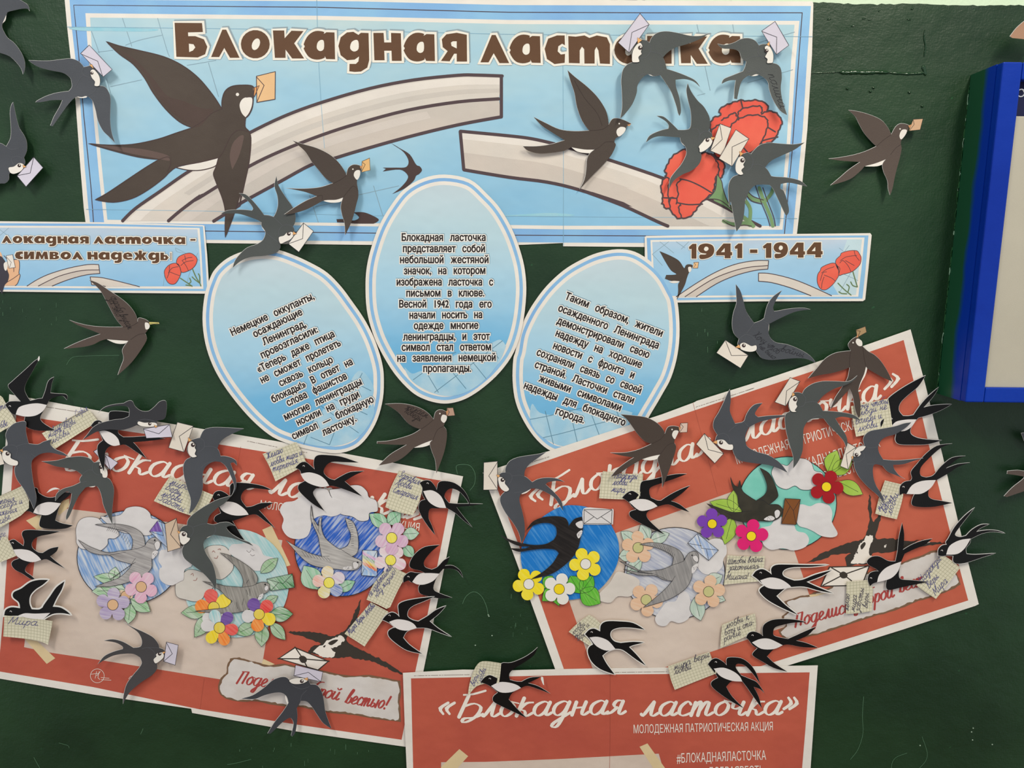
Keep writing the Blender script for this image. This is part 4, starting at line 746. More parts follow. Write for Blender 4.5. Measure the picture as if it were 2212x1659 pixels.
# bottom
Bp = T('poster', 'red poster with white border hanging straight, cut off by the bottom edge', 'poster', (1315, 1640), waves(.0058, .0003), 'red swallow posters')
Bp.sheet('paper_sheet', raw('px 870.3,1453.5 1000,1446.5 1104,1448 1280,1444 1440,1442 1600,1440 1766.6,1437.4 1758,1560 1751,1659 1728,2120 910,2130 885,1800 878.4,1659 874,1560'), CREAM, grid=24)
Bp.pr('red_field', raw('px 887.9,1465.4 1104,1461 1310,1457 1440,1456 1749,1452.3 1741,1560 1732.7,1659 1710,2100 925,2110 900,1800 892.5,1659 890,1560'), TER1, .0001, 24)
Bp.pr('beige_sheet', raw('px 953,1646.5 1050,1645.7 1200,1640 1423,1628 1432,1659 1500,1960 1440,2040 945,2050'), BEI, .0002, 24)
Bp.pr('printed_tape', [raw('R 1660,1700 1670,1650 1815,1508 1885,1565 1800,1659 1740,1720')], TAPE, .0003, 0); Bp.pr('printed_tape', [raw('S 1222,1490 1285,1463 1425,1659 1450,1700 1360,1710 1330,1659')], TAPE, .0003, 0)
Bp.ln('sheet_seam', [raw('px 1318,1457 1318,1590 1316,1700')], .8, paper((160, 76, 60)), .0003)
smallprint(Bp, raw('R 1455,925 1900,915')); smallprint(Bp, raw('S 1030,898 1450,892'))
title(Bp, [('R', '«', 1635, 1235, 1755, 1235), ('R', 'Блокадная', 1780, 1255, 3130, 1230), ('S', 'ласточка', 1230, 1245, 2350, 1235), ('T', '»', 290, 1195, 400, 1195)], 112, 6.4)
for tx, a, b, d, e, xh in (('МОЛОДЕЖНАЯ ПАТРИОТИЧЕСКАЯ АКЦИЯ', 1369, 1584, 1669.5, 1577.5, 18.5), ('#БЛОКАДНАЯЛАСТОЧКА', 1462, 1648, 1655, 1641, 20.5), ('#ДОБРАЯВЕСТЬ', 1520, 1678, 1650, 1674, 20.5)):
    put_type(Bp, 'subtitle_lettering', typ([(tx, a, b, d, e)], xh, True), SCR, 0, .0005)
# ================================================================== medallions of cut and coloured paper
PEN = paper((40, 38, 42), bump=.05); CLOUD = paper((214, 210, 210), bump=.25, scale=30)
def lens(x0, y0, x1, y1, w_):
    L_ = math.hypot(x1-x0, y1-y0); tx, ty = -(y1-y0)/L_*w_, (x1-x0)/L_*w_
    c = [(0, 0), (.18, .62), (.42, 1), (.7, .8), (1, 0)]
    a = [(x0+(x1-x0)*u+tx*v, y0+(y1-y0)*u+ty*v, u in (0, 1)) for u, v in c]; b = [(x0+(x1-x0)*u-tx*v, y0+(y1-y0)*u-ty*v, False) for u, v in c[1:-1]][::-1]
    return smooth(a+b, True, 3)
def flower(x, y, R, n=5, rot=0.0, depth=.52):
    o = []
    for i in range(n*12):
        a = 2*math.pi*i/(n*12); k = abs(math.cos(n*a/2)); r = R*(depth+(1-depth)*k**.55); o.append((x+r*math.cos(a+rot), y+r*math.sin(a+rot)))
    return o
class Med(T):
    z = 0
    def up(s, dh): s.z += 1; return dh+s.z*.00004
    def disc(s, loop, mat, rim=True):
        s.disc_o = s.sheet('sky_disc', loop, mat, 0, .0004)
        if rim: s.ln('disc_outline', [loop], 1.6, PEN, .0001, closed=True)
    def cloud(s, loop, dh=.0006, mat=None, line=False):
        dh = s.up(dh); o = s.sheet('cloud', loop, mat or CLOUD, dh, .0004)
        if line: s.ln('cloud_outline', [loop], .7, PEN, dh+.0001, parent=o, closed=True)
        return o
    def leaf(s, c, x0, y0, x1, y1, w_, mat, dh=.0009):
        dh = s.up(dh); l = lens(CR[c][0]+x0*S, CR[c][1]+y0*S, CR[c][0]+x1*S, CR[c][1]+y1*S, w_*S); o = s.sheet('leaf', l, mat, dh, .0004)
        s.ln('leaf_vein', [[(CR[c][0]+(x0+(x1-x0)*u)*S, CR[c][1]+(y0+(y1-y0)*u)*S) for u in (0, .4, .8)], l], .7, PEN, dh+.0001, parent=o); return o
    def flow(s, c, x, y, r, mat, cm, rot=0, dh=.0024, n=5, petals=None, cr=43, label=None):
        X, Y = CR[c][0]+x*S, CR[c][1]+y*S; dh = s.up(dh)
        lp = flower(X, Y, r*S, n, rot); o = s.sheet('flower', lp, mat, dh, .0004, label=label)
        if petals:
            for i, pm in enumerate(petals):
                if pm is None: continue
                a = rot+2*math.pi*i/n; pt = [(X, Y)]+[p for p in lp if abs((math.atan2(p[1]-Y, p[0]-X)-a+math.pi) % (2*math.pi)-math.pi) < math.pi/n+.02]
                pt = [(X, Y)]+sorted(pt[1:], key=lambda p: (math.atan2(p[1]-Y, p[0]-X)-a+math.pi) % (2*math.pi))
                s.pr('petal', pt, pm, dh+.00008, 0, parent=o)
        s.pr('flower_centre', circ(X, Y, cr*S), cm, dh+.0002, 0, parent=o); s.ln('centre_outline', [circ(X, Y, cr*S)], .9, PEN, dh+.0003, parent=o, closed=True); return o
    def bird(s, outline, mat, dh=.0012, cheek=None, dots=None, hatch=None, eye=None, wing=None):
        lp = sm(outline) if isinstance(outline, str) else outline; dh = s.up(dh)+.0005
        o = s.sheet('swallow', lp, mat, dh, .0004); s.ln('swallow_outline', [lp], .9, PEN, dh+.0001, parent=o, closed=True)
        if cheek: s.pr('cheek', sm(cheek), CLOUD, dh+.0002, 0, parent=o); s.ln('cheek_outline', [sm(cheek)], .6, PEN, dh+.00025, parent=o, closed=True)
        if eye: s.pr('eye', cc(*eye), PEN, dh+.0003, 0, parent=o)
        if dots:
            s.pr('throat', sm(dots), CLOUD, dh+.0002, 0, parent=o); c_ = cen(q(dots))
            s.ln('throat_dots', [[(c_[0]+random.uniform(-4, 4), c_[1]+random.uniform(-5, 5))]*1+[(c_[0]+random.uniform(-4, 4), c_[1]+random.uniform(-5, 5))] for _ in range(0)]+[[(c_[0]+dx, c_[1]+dy), (c_[0]+dx+.7, c_[1]+dy+.4)] for dx, dy in [(random.uniform(-5, 5), random.uniform(-4, 4)) for _ in range(10)]], .8, PEN, dh+.0003, parent=o)
        if hatch: s.ln('feather_lines', [op(h) for h in hatch], .6, PEN, dh+.0002, parent=o)
        return o
    def letter(s, quad, mat, lines, dh=.0020, label=None):
        dh = s.up(dh)
        o = s.sheet('envelope', raw(quad.replace('!', '')), mat, dh, .0004, label=label); r = raw(quad.replace('!', ''))
        s.ln('envelope_outline', [r+r[:1]]+[raw(l) for l in lines], .9, PEN, dh+.0001, parent=o); return o
MG = 'paper medallions with cut-out swallows'
# 1
m = Med('paper_medallion', 'crayon blue disc with grey swallow, lilac and pink flowers, on left poster', 'craft', cen(q('U 615,380 1440,1130')), .0048, MG)
m.disc(cc('U', 1028, 752, 415, 372, 48), crayon((112, 152, 204), ang=20, lo=.35, hi=.66))
m.cloud(sm('U 800,430 860,430 950,415 985,385 1010,358 1080,345 1150,360 1195,400 1208,440 1262,450 1265,500 1225,560 1160,580 1080,560 1000,560 900,520'), line=True)
m.cloud(sm('U 607,600 605,520 635,455 700,430 780,440 822,480 880,490 950,560 915,602 862,604 856,650 800,700 740,710 690,692 640,680 610,640'), .0009, line=True)
m.cloud(sm('U 1275,700 1330,690 1440,660 1480,700 1530,810 1470,852 1462,925 1430,945 1370,975 1310,960 1272,920 1268,850 1290,825 1262,780'), .0008)
G1 = crayon((132, 186, 128), ang=60, lo=.25, hi=.7)
for a in (('U', 900, 945, 920, 828, 45), ('U', 985, 940, 745, 905, 45), ('U', 950, 1010, 730, 1025, 55), ('U', 1000, 1010, 800, 985, 60), ('U', 1040, 1080, 1198, 1185, 55), ('U', 1040, 1120, 1020, 1285, 52)): m.leaf(*a, G1)
gsw = crayon((138, 134, 134), (200, 196, 194), 70, .3, .75)
b1 = 'U 755,490! 850,485 960,490 1050,510 1120,550 1148,600 1155,655! 1185,612 1230,592 1275,612 1275,665 1242,700 1210,760 1205,840 1140,900 1050,940 950,970 850,985 755,985! 850,950 950,912 1020,850 1045,810 1010,795 930,772 870,735 790,730 700,700 620,610! 720,668 850,712 950,702 1050,690! 1055,610 1010,550 900,522 800,500'
m.bird(b1, gsw, cheek='U 1230,640 1255,620 1275,640 1270,675 1248,695 1232,665', dots='U 1215,710 1250,698 1258,715 1235,750 1212,765', eye=('U', 1232, 615, 7), hatch=['U 1050,690 1120,675 1158,655', 'U 1045,810 1070,770 1080,760', 'U 870,735 1000,710'])
for i in range(16):
    t_ = i/15; x = 860+200*t_; y = 515+150*t_*t_; m.ln('feather_line', [[(x*S, 1000+y*S), ((x-14)*S, 1000+(y+34+10*t_)*S)]], .6, PEN, .00145) if i % 1 == 0 and False else None
m.ln('feather_lines', [[((870+190*t_)*S, 1000+(505+150*t_**2)*S), ((850+190*t_)*S, 1000+(540+150*t_**2)*S)] for t_ in np.linspace(0, 1, 14)]+[[((1080-170*t_)*S, 1000+(790+120*t_)*S), ((1040-170*t_)*S, 1000+(812+118*t_)*S)] for t_ in np.linspace(0, 1, 12)], .6, PEN, .00225)
pu = crayon((160, 138, 186), ang=80, lo=.2, hi=.85); pk = crayon((220, 158, 188), ang=-40, lo=.3, hi=.8); oc = paper((216, 176, 136))
m.letter('U 1255,460! 1345,500! 1330,672! 1190,545!', crayon((120, 158, 212), ang=20), ['U 1190,545 1300,580 1288,470'])
m.pr('envelope_flap', raw('U 1255,463 1290,548 1192,545'), crayon((104, 66, 152), (150, 120, 190), 10), .0030, 0)
m.flow('U', 1000, 1058, 60, paper((222, 196, 168)), oc, 0, .0013, cr=38); m.flow('U', 1124, 987, 132, pk, oc, -.9); m.flow('U', 898, 1130, 136, pu, oc, -1.5, .0029)
# 2
m = Med('paper_medallion', 'pale teal disc with grey swallow, green envelope and multicoloured flowers, on left poster', 'craft', cen(q('U 1440,530 2330,1470')), .0040, MG)
m.disc(cc('U', 1880, 959, 420, 432, 48), crayon((146, 196, 200), ang=30, lo=.3, hi=.8), False)
m.cloud(sm('U 1625,705 1660,665 1720,655 1790,665 1835,720 1860,830 1810,900 1750,930 1690,900 1650,830'), mat=paper((212, 205, 198), bump=.25), line=True)
m.cloud(sm('M 0,1205 60,1198 150,1190 210,1210 235,1245 262,1290 335,1310 345,1370 280,1405 180,1410 110,1375 30,1310 -20,1260'), .0007)
m.cloud(sm('U 1398,960 1440,900 1500,850 1580,860 1650,900 1700,985 1640,1030 1612,1080 1560,1105 1480,1090 1405,1060'), .0008, mat=paper((206, 200, 192), bump=.25), line=True)
red_p = paper((196, 58, 46)); m.ln('pencil_face', [op('U 1690,710 1700,700 1712,712'), op('U 1735,690 1752,684 1755,694'), op('U 1705,755 1725,760 1735,740'), op('U 1520,890 1535,880 1540,900'), op('U 1540,935 1560,935 1570,915')], .9, paper((150, 80, 70)), .0012)
m.ln('pencil_face', [op('M 120,1250 140,1265 155,1250'), op('M 160,1235 180,1250'), op('M 150,1280 165,1292 185,1285')], .8, paper((130, 120, 120)), .0011)
G2 = crayon((96, 160, 86), ang=50, lo=.15, hi=.8); G3 = crayon((52, 140, 60), ang=70)
for a in (('U', 1660, 1180, 1440, 1195, 55), ('U', 1680, 1200, 1548, 1390, 58), ('U', 2040, 1290, 1878, 1362, 55), ('U', 2090, 1280, 2082, 1465, 58), ('M', 230, 1270+160, 370, 1270+40, 45), ('U', 1760, 1340, 1800, 1440, 60)): m.leaf(*a, G2)
m.leaf('R', 300, 440, 490, 432, 60, G3); m.leaf('R', 310, 500, 430, 640, 48, G2); m.leaf('R', 260, 350, 370, 290, 35, G2)
b2 = 'U 1750,715! 1840,740 1930,790 2010,850 2052,915 2040,965! 2090,948 2145,965 2135,1025 2060,1060 2040,1110 1990,1160 1900,1190 1750,1197 1550,1180! 1700,1163 1800,1150 1850,1100! 1800,1065 1745,1010 1612,942! 1720,962 1800,980 1930,990! 1935,930 1900,855 1830,780'
m.bird(b2, crayon((112, 108, 104), (190, 186, 178), 15, .25, .8), dh=.0013, cheek='U 2110,985 2130,975 2138,1000 2120,1020 2105,1005', eye=('U', 2112, 968, 7), dots='U 2060,1060 2095,1040 2090,1075 2055,1095', hatch=['U 1930,990 2000,980 2040,965', 'U 1960,1010 1975,1050', 'U 1990,1000 1990,1060', 'U 1880,1110 1890,1160', 'U 1940,1080 1930,1130', 'U 1980,930 1960,960'])
m.letter('M 280,1478! 485,1435! 503,1545! 313,1572!', crayon((46, 134, 66), ang=40, lo=.35, hi=.75), ['M 280,1478 410,1515 485,1438', 'M 313,1572 375,1505', 'M 503,1545 430,1495'], .0014)
col = dict(o=crayon((236, 122, 42), (240, 170, 100), 30), r=crayon((220, 62, 58), (230, 120, 110), 50), y=crayon((236, 206, 40), (238, 220, 100), 20), p=crayon((92, 60, 140), (130, 100, 170), 70), t=crayon((150, 200, 204), ang=10))
yc = crayon((228, 200, 60), (226, 206, 110), 0)
m.flow('U', 1702, 1150, 150, CLOUD, yc, -.55, .0010, 5, [col['y'], None, None, col['o'], col['r']], 45); m.flow('U', 1748, 1312, 150, CLOUD, yc, .15, .0026, 6, [col['r'], col['o'], col['y'], None, col['t'], col['p']], 45)
m.flow('U', 2063, 1205, 140, CLOUD, yc, .45, .0026, 5, [col['y'], col['o'], None, col['p'], col['r']], 43)
# 3
m = Med('paper_medallion', 'deep blue crayon disc with grey swallow, rainbow envelope and pink flowers, left poster', 'craft', cen(q('M 500,740 1300,1620')), .0048, MG)
m.disc(cc('M', 880, 1230, 378, 385, 48), crayon((42, 94, 190), ang=-40, lo=.42, hi=.72))
m.cloud(sm('M 385,930 420,870 500,855 560,810 600,770 680,755 760,765 798,830 860,850 885,900 870,955 800,980 740,970 680,985 640,1020 630,1080 600,1140 530,1160 450,1140 402,1070 415,1000'), .0009)
m.cloud(sm('M 780,770 830,760 900,750 960,730 1030,735 1080,780 1095,825 1150,850 1165,900 1160,940 1100,952 1090,1008 1020,1015 960,980 870,960 850,900 830,850 800,830'), .0006, line=True)
G4 = crayon((120, 186, 140), ang=20, lo=.25, hi=.8)
for a in (('M', 1250, 1060, 1095, 960, 55), ('M', 1240, 1040, 1350, 945, 55), ('M', 1365, 1120, 1497, 1112, 50), ('M', 1370, 1210, 1452, 1305, 45), ('M', 690, 1560, 575, 1370, 85), ('M', 840, 1570, 985, 1495, 45)): m.leaf(*a, G4)
b3 = 'M 635,885! 650,985 690,1055! 700,1000 720,982! 715,1060 740,1140 800,1200 860,1240! 925,1210 950,1130 925,1060 905,990! 965,1020 1000,1100 1012,1200 1000,1270 960,1298! 1020,1325 1040,1350 1000,1400 930,1410 850,1400 750,1390 650,1370 560,1310 430,1165! 520,1220 620,1270 720,1298! 705,1230 690,1140 650,1050 630,980'
m.bird(b3, crayon((150, 146, 144), (208, 204, 200), 75, .25, .8), .0013, cheek='M 965,1350 990,1340 1015,1365 1000,1390 975,1395', dots='M 890,1385 950,1375 955,1400 900,1405', eye=('M', 1005, 1345, 7), hatch=['M 720,1298 780,1295', 'M 860,1240 900,1225', 'M 870,1240 960,1298', 'M 640,900 660,1030 710,1130', 'M 700,1000 690,1100'])
m.ln('feather_lines', [[(500+(930+25*t_)*S, 850+(1020+190*t_)*S), (500+(965+10*t_)*S, 850+(1012+200*t_)*S)] for t_ in np.linspace(0, 1, 12)]+[[(500+(560+200*t_)*S, 850+(1255+50*t_)*S), (500+(590+200*t_)*S, 850+(1300+35*t_)*S)] for t_ in np.linspace(0, 1, 9)], .6, PEN, .00225)
e_ = m.letter('M 1042,1247! 1162,1252! 1157,1458! 1035,1448!', crayon((120, 170, 222), ang=0), ['M 1042,1247 1110,1345 1162,1252', 'M 1035,1448 1080,1340', 'M 1157,1458 1115,1340'], .0018, label='rainbow striped envelope')
for k, (c_, y0) in enumerate((((196, 120, 190), 1255), ((110, 150, 90), 1285), ((226, 190, 60), 1310), ((222, 110, 60), 1335), ((96, 140, 210), 1365))): m.pr('rainbow_stripe', raw(f'M 1044,{y0} 1158,{y0+60} 1158,{y0+84} 1043,{y0+26}'), crayon(c_, ang=40), .0024+.00001*k, 0)
py = crayon((232, 216, 60), (236, 226, 120), 20)
m.flow('M', 1267, 1328, 130, crayon((226, 186, 200), ang=60), py, .4, .0024, cr=43); m.flow('M', 1276, 1150, 136, crayon((206, 152, 190), ang=-30, lo=.25, hi=.85), py, -.95, .0030, cr=43)
m.flow('M', 777, 1507, 134, CLOUD, py, .8, .0026, 5, [crayon((90, 120, 190), ang=60), crayon((222, 204, 90), ang=60), crayon((232, 168, 150), ang=60), crayon((226, 196, 120), ang=60), crayon((200, 168, 196), ang=60)], 43)
# 4
m = Med('paper_medallion', 'bright blue disc with black swallow, white envelope, yellow and white flowers', 'craft', cen(q('V 110,340 940,1150')), .0070, MG)
m.cloud(sm('V 760,1080 800,1030 870,960 930,870 1000,880 1095,920 1110,970 1042,1060 940,1062 880,1112 800,1100'), .0002, mat=paper((208, 200, 192), bump=.25))
m.disc(sm('V 165,720 200,600 280,480 400,390 500,345 600,338 720,360 840,430 900,520 945,640 940,780 885,900 800,1000 700,1060 560,1090 420,1070 280,970 190,870'), crayon((20, 116, 196), (110, 170, 220), 35, .45, .85), False)
GB = crayon((88, 178, 48), (160, 210, 110), 30, .4, .9)
for a in (('V', 640, 1010, 800, 1120, 80), ('V', 560, 900, 640, 1040, 70), ('V', 740, 900, 640, 1040, 60), ('V', 480, 980, 335, 1100, 60), ('V', 420, 900, 350, 1000, 50), ('V', 420, 960, 470, 1140, 50)): m.leaf(*a, GB)
m.sheet('envelope', sm('V 665,365 780,360 885,370! 905,375 900,490! 780,492 662,490!'), CLOUD, .0012, .0004); m.ln('envelope_lines', [raw('V 670,372 893,372 888,486 668,484 670,372'), raw('V 670,372 775,447 893,372'), raw('V 668,484 750,428'), raw('V 888,486 805,428')], 1.0, PEN, .0014)
b4 = 'V 212,535! 260,470 340,435 440,425 512,437 540,470 545,510! 590,450 650,430! 660,520 640,600 620,680 570,760 480,840 390,890 250,925! 340,870 420,800 470,720! 440,690 360,682 250,692 150,706 80,680! 200,682 240,662! 160,662 80,630 0,572! 90,615 240,652 360,648 430,612! 452,570 445,510 400,480 330,478 260,500'
m.bird(b4, crayon((24, 20, 20), (56, 50, 48), 60, .4, .9), .0015, cheek='V 605,478 655,460 660,515 632,520 608,500', dots='V 615,560 650,535 655,560 630,600 615,585', hatch=[])
WH = paper((226, 222, 216)); YE = crayon((238, 216, 34), (240, 228, 120), 45, .4, 1); yel = paper((236, 208, 30))
m.flow('V', 682, 805, 132, YE, WH, -.7, .0026, cr=42); m.flow('V', 230, 965, 130, YE, WH, -.8, .0012, cr=42); m.flow('V', 472, 1005, 128, WH, yel, -1.3, .0028, cr=42)
# 5
m = Med('paper_medallion', 'pale grey disc with pencilled swallow, blue envelope and peach flowers, middle of right poster', 'craft', cen(q('V 990,510 1790,1300')), .0064, MG)
m.disc(cc('V', 1392, 880, 400, 366, 48), crayon((158, 164, 188), (212, 212, 214), 60, .3, .6))
m.cloud(sm('V 1235,1240 1270,1180 1330,1110 1400,1100 1440,1020 1500,1045 1520,1120 1525,1190 1490,1250 1425,1275 1362,1260 1320,1298 1260,1290'), .0008)
m.cloud(sm('V 1560,700 1640,630 1730,600 1795,640 1805,720 1780,765 1768,830 1700,888 1620,880 1572,820'), .0008)
G5 = crayon((158, 190, 168), ang=10, lo=.2, hi=.8)
for a in (('V', 1190, 610, 1120, 492, 52), ('V', 1090, 640, 962, 545, 48), ('V', 1195, 620, 1350, 562, 50), ('V', 1050, 730, 945, 745, 48), ('V', 1130, 770, 1010, 880, 50), ('V', 1550, 1070, 1600, 1258, 60), ('V', 1640, 960, 1775, 895, 55), ('V', 1690, 1060, 1797, 1095, 35)): m.leaf(*a, G5)
PCH = crayon((222, 180, 146), (226, 200, 176), 70, .3, .8); gc = paper((196, 192, 134))
b5 = 'V 1112,650! 1200,633 1320,650 1420,690 1460,740 1465,780! 1500,722 1548,703 1578,725 1578,790 1535,850 1525,920 1480,1000 1380,1070 1280,1110 1140,1152! 1230,1080 1320,1000 1372,940! 1300,930 1230,898 1100,893 980,845! 1100,870 1230,885! 1130,868 1040,835 945,778! 1060,825 1130,860 1280,850 1370,815! 1378,750 1320,705 1220,668'
m.bird(b5, crayon((128, 126, 126), (182, 178, 176), 20, .3, .85), .0014, cheek='V 1535,745 1565,738 1580,765 1572,790 1545,775', dots='V 1530,830 1572,800 1575,825 1555,860 1530,880', eye=('V', 1530, 735, 6), hatch=['V 1370,815 1430,795 1465,780', 'V 1372,940 1395,900', 'V 1230,885 1330,930'])
m.ln('feather_lines', [[(1080+(1210+170*t_)*S, 1000+(668+100*t_**2)*S), (1080+(1225+165*t_)*S, 1000+(645+80*t_**2)*S)] for t_ in np.linspace(0, 1, 14)], .6, PEN, .00235)
m.letter('V 1573,562! 1740,695! 1662,777! 1495,640!', crayon((140, 168, 212), ang=25), ['V 1573,562 1605,680 1740,695', 'V 1495,640 1605,660', 'V 1662,777 1645,690'])
m.flow('V', 1100, 675, 132, PCH, gc, -.35, .0011, cr=42); m.flow('V', 1165, 1090, 134, PCH, gc, .2, .0011, cr=42); m.flow('V', 1662, 1025, 132, PCH, gc, -.15, .0026, cr=42)
# 6
m = Med('paper_medallion', 'turquoise disc with dark olive swallow, brown envelope and red, violet and magenta flowers', 'craft', cen(q('P 610,1130 1390,1870')), .0064, MG)
m.disc(cc('P', 1000, 1500, 390, 370, 48), paper((118, 196, 180), scale=22, c2=(136, 206, 192)))
m.cloud(sm('P 872,1255 900,1200 955,1190 1000,1200 1050,1150 1130,1145 1190,1180 1215,1240 1280,1262 1265,1340 1190,1390 1110,1392 1058,1362 990,1390 920,1362 888,1305'), .0008, line=True)
m.cloud(sm('W 110,520 190,500 230,450 290,430 370,470 402,540 470,560 500,610 472,668 380,697 290,680 200,692 140,655 118,590'), .0008); m.cloud(sm('W 370,390 400,342 450,330 510,345 570,320 650,332 685,390 682,470 728,560 690,592 600,582 535,545 480,520 420,500 390,440'), .0011)
LG = paper((150, 186, 66), scale=30, c2=(164, 196, 84))
for a in (('P', 1320, 1250, 1395, 1078, 62), ('P', 1350, 1270, 1520, 1150, 60), ('P', 1410, 1330, 1600, 1430, 58), ('P', 640, 1565, 380, 1490, 58), ('P', 570, 1570, 570, 1395, 50), ('V', 1850, 430, 1790, 650, 62)): m.leaf(*a, LG)
b6 = 'P 778,1218! 850,1260 890,1330 922,1420 915,1460 852,1512! 925,1512 965,1550! 960,1575 930,1620 860,1645 760,1642 640,1650 520,1612 430,1560 355,1503! 460,1540 560,1572 645,1570! 610,1510 600,1440 560,1370 545,1290! 570,1350 605,1372! 620,1320 640,1400 700,1450 750,1480! 820,1430 838,1370 815,1290'
m.bird(b6, paper((46, 44, 36), scale=40, c2=(58, 54, 44)), .0014, cheek='W 225,390 250,372 270,390 262,425 235,440', dots='W 140,450 190,420 228,440 200,460', hatch=['P 750,1480 800,1475 852,1512', 'P 640,1570 720,1560', 'P 500,1570 560,1600'])
m.letter('W 308,283! 432,290! 398,492! 280,485!', paper((124, 74, 34), scale=30), ['W 308,283 375,380 432,290', 'W 280,485 350,345', 'W 398,492 375,380'], label='brown envelope')
m.flow('P', 1310, 1370, 136, paper((160, 18, 28), scale=40), yel, -1.15, .0028, cr=38, label='dark red flower'); m.flow('V', 1690, 485, 124, paper((118, 62, 172), scale=40), yel, -.35, .0027, cr=37, label='violet flower'); m.flow('V', 2002, 583, 136, paper((220, 30, 112), scale=40), yel, -1.4, .0031, cr=38, label='magenta flower')
# ================================================================== notes on squared paper
INKB = paper((84, 84, 132), bump=0); INKK = paper((84, 80, 92), bump=0)
NG = 'notes on squared paper'
def note(label, s_, texts, xh=28, h=.0078, curl=.0015, axis=None, ink=INKB, wd=.9, tilt=(0, 0), hf=None):
    pp = q(s_); c = cen(pp); hf = hf or bowl(c, h, curl, 45, tilt); t = T('paper_note', label, 'note', c, hf, NG)
    loop = smooth(pp, True, 3) if any(not p[2] for p in pp) else [p[:2] for p in pp]
    a, b = (axis and raw(axis)) or (loop[0], loop[1]); A = P(*a, .005); B_ = P(*b, .005); ang = math.atan2(B_.z-A.z, B_.x-A.x)
    o = t.sheet('paper_sheet', loop, gridpaper(ang), 0, .0003, 8)
    pl = []
    for cr_, tx, x0, y0, x1, y1 in texts: pl += cur(cr_, tx, x0, y0, x1, y1, xh, slant=.35, jit=.12)
    if pl: t.ln('handwriting', pl, wd, ink, .0003)
    return t
note('squared paper note cut by the left frame edge, highest at the left poster\'s corner', 'L -60,340! 20,400! 130,600! -20,690!', [('L', 'весте', -60, 530, 55, 480), ('L', 'любве', -40, 660, 60, 625)])
note('squared paper note beside the upper left black swallow, handwriting ending in a name', 'L 700,485! 780,590! 430,815! 333,685!', [('L', 'София', 605, 560, 700, 500), ('L', 'Мирова', 400, 690, 580, 590), ('L', 'мира веры', 385, 725, 605, 605), ('L', 'любви', 415, 770, 555, 690)], axis='L 333,685 700,485')
note('squared paper note with four blue lines, at the left frame edge', 'U -60,290! 175,182! 230,360 0,515! -60,530!', [('U', 'терпения', -60, 345, 115, 300), ('U', 'всегда и', -20, 372, 180, 320), ('U', 'уважения', -60, 440, 135, 385), ('U', 'себе', 0, 490, 85, 445)], axis='U -60,290 175,182')
note('squared paper scrap with a little writing, lowest of those at the left frame edge', 'U -40,540! 60,600! 130,740! -20,800!', [('U', 'вере', -40, 605, 45, 580)])
note('wide squared paper note reading one word, curling off the left poster near its bottom', 'U 35,1215! 150,1225 280,1240 418,1260! 412,1300 400,1360 382,1450! 330,1425 200,1400 25,1382!', [('U', 'Мира.', 65, 1285, 310, 1300)], 34, h=.0095, curl=.003, axis='U 35,1215 418,1260', wd=1.1)
note('squared paper note with four words, beneath a grey swallow, left poster', 'L 1355,1025! 1500,1095 1700,1178! 1650,1270 1585,1362! 1400,1300 1225,1225! 1290,1120', [('L', 'мира', 1350, 1085, 1500, 1145), ('L', 'Веры', 1310, 1125, 1435, 1185), ('L', 'любви', 1280, 1180, 1440, 1240), ('L', 'Заботы', 1255, 1215, 1460, 1310)], 34, axis='L 1355,1025 1700,1178', wd=1.1)
note('squared paper note with three lines touching the foot of the left oval card', 'M 515,385! 560,470 600,560! 480,630 350,700! 305,590 248,480! 380,440', [('M', 'Желаю', 280, 525, 410, 465), ('M', 'любви мира и', 310, 580, 565, 485), ('M', 'терпения', 330, 625, 530, 550)], 28, axis='M 248,480 515,385', wd=1.1)
note('squared paper note with three long words near the left poster\'s upper right corner', 'M 1335,615! 1530,690! 1500,850 1445,970! 1330,945 1225,905! 1265,760', [('M', 'Здравия', 1325, 660, 1490, 725), ('M', 'Любви', 1300, 725, 1430, 765), ('M', 'Старания', 1280, 785, 1475, 845)], 32, axis='M 1335,615 1530,690', wd=1.1)
note('slanted squared paper note with two lines, just above the one-line slanted note', 'M 1262,1372! 1400,1438! 1330,1560 1265,1700! R 1235,392! 1160,355 1075,318! 1140,180', [('R', 'Не издевательства', 1105, 300, 1285, 60), ('R', 'над жизнью!', 1155, 305, 1315, 100)], 26, axis='M 1262,1372 1400,1438', wd=.9)
note('slanted squared paper note with one line of three words, left poster\'s right side', 'R 1110,340! 1250,415! 1150,560 1060,692! 980,640 900,590! 1000,470', [('R', 'Мира Веры Любви', 940, 600, 1145, 370)], 26, h=.0074, axis='R 1110,340 1250,415', wd=1.1)
note('squared paper note over the heading of the right poster\'s left half', 'V 820,65! 980,85 1140,88! 1130,190 1105,285! 975,290 790,282! 800,180', [('V', 'Надежды', 905, 120, 1090, 130), ('V', 'любви', 895, 170, 1010, 180), ('V', 'мира', 885, 225, 990, 240)], 32, axis='V 820,65 1140,88', wd=1.1)
note('bent squared paper note at lower left of the right poster, behind a white-rimmed swallow', 'V 710,1210! 760,1240 830,1310! 770,1400 722,1462! 640,1410 548,1345! 620,1275', [('V', 'любви', 580, 1370, 680, 1290), ('V', 'мира и', 600, 1400, 715, 1295), ('V', 'веры', 620, 1420, 690, 1370)], 24, axis='V 548,1345 722,1462', ink=INKK)
note('squared paper note about the end of the war, right of the pale grey disc', 'V 1812,735! 1960,745 2110,742! 2100,850 2080,942! 1930,955 1783,970! 1800,850', [('V', 'Штобы война', 1812, 805, 2090, 785), ('V', 'закончилась', 1820, 855, 2065, 840), ('V', 'Милана!', 1800, 935, 1975, 918)], 28, axis='V 1812,735 2110,742', ink=INKK, wd=1.1, h=.0074)
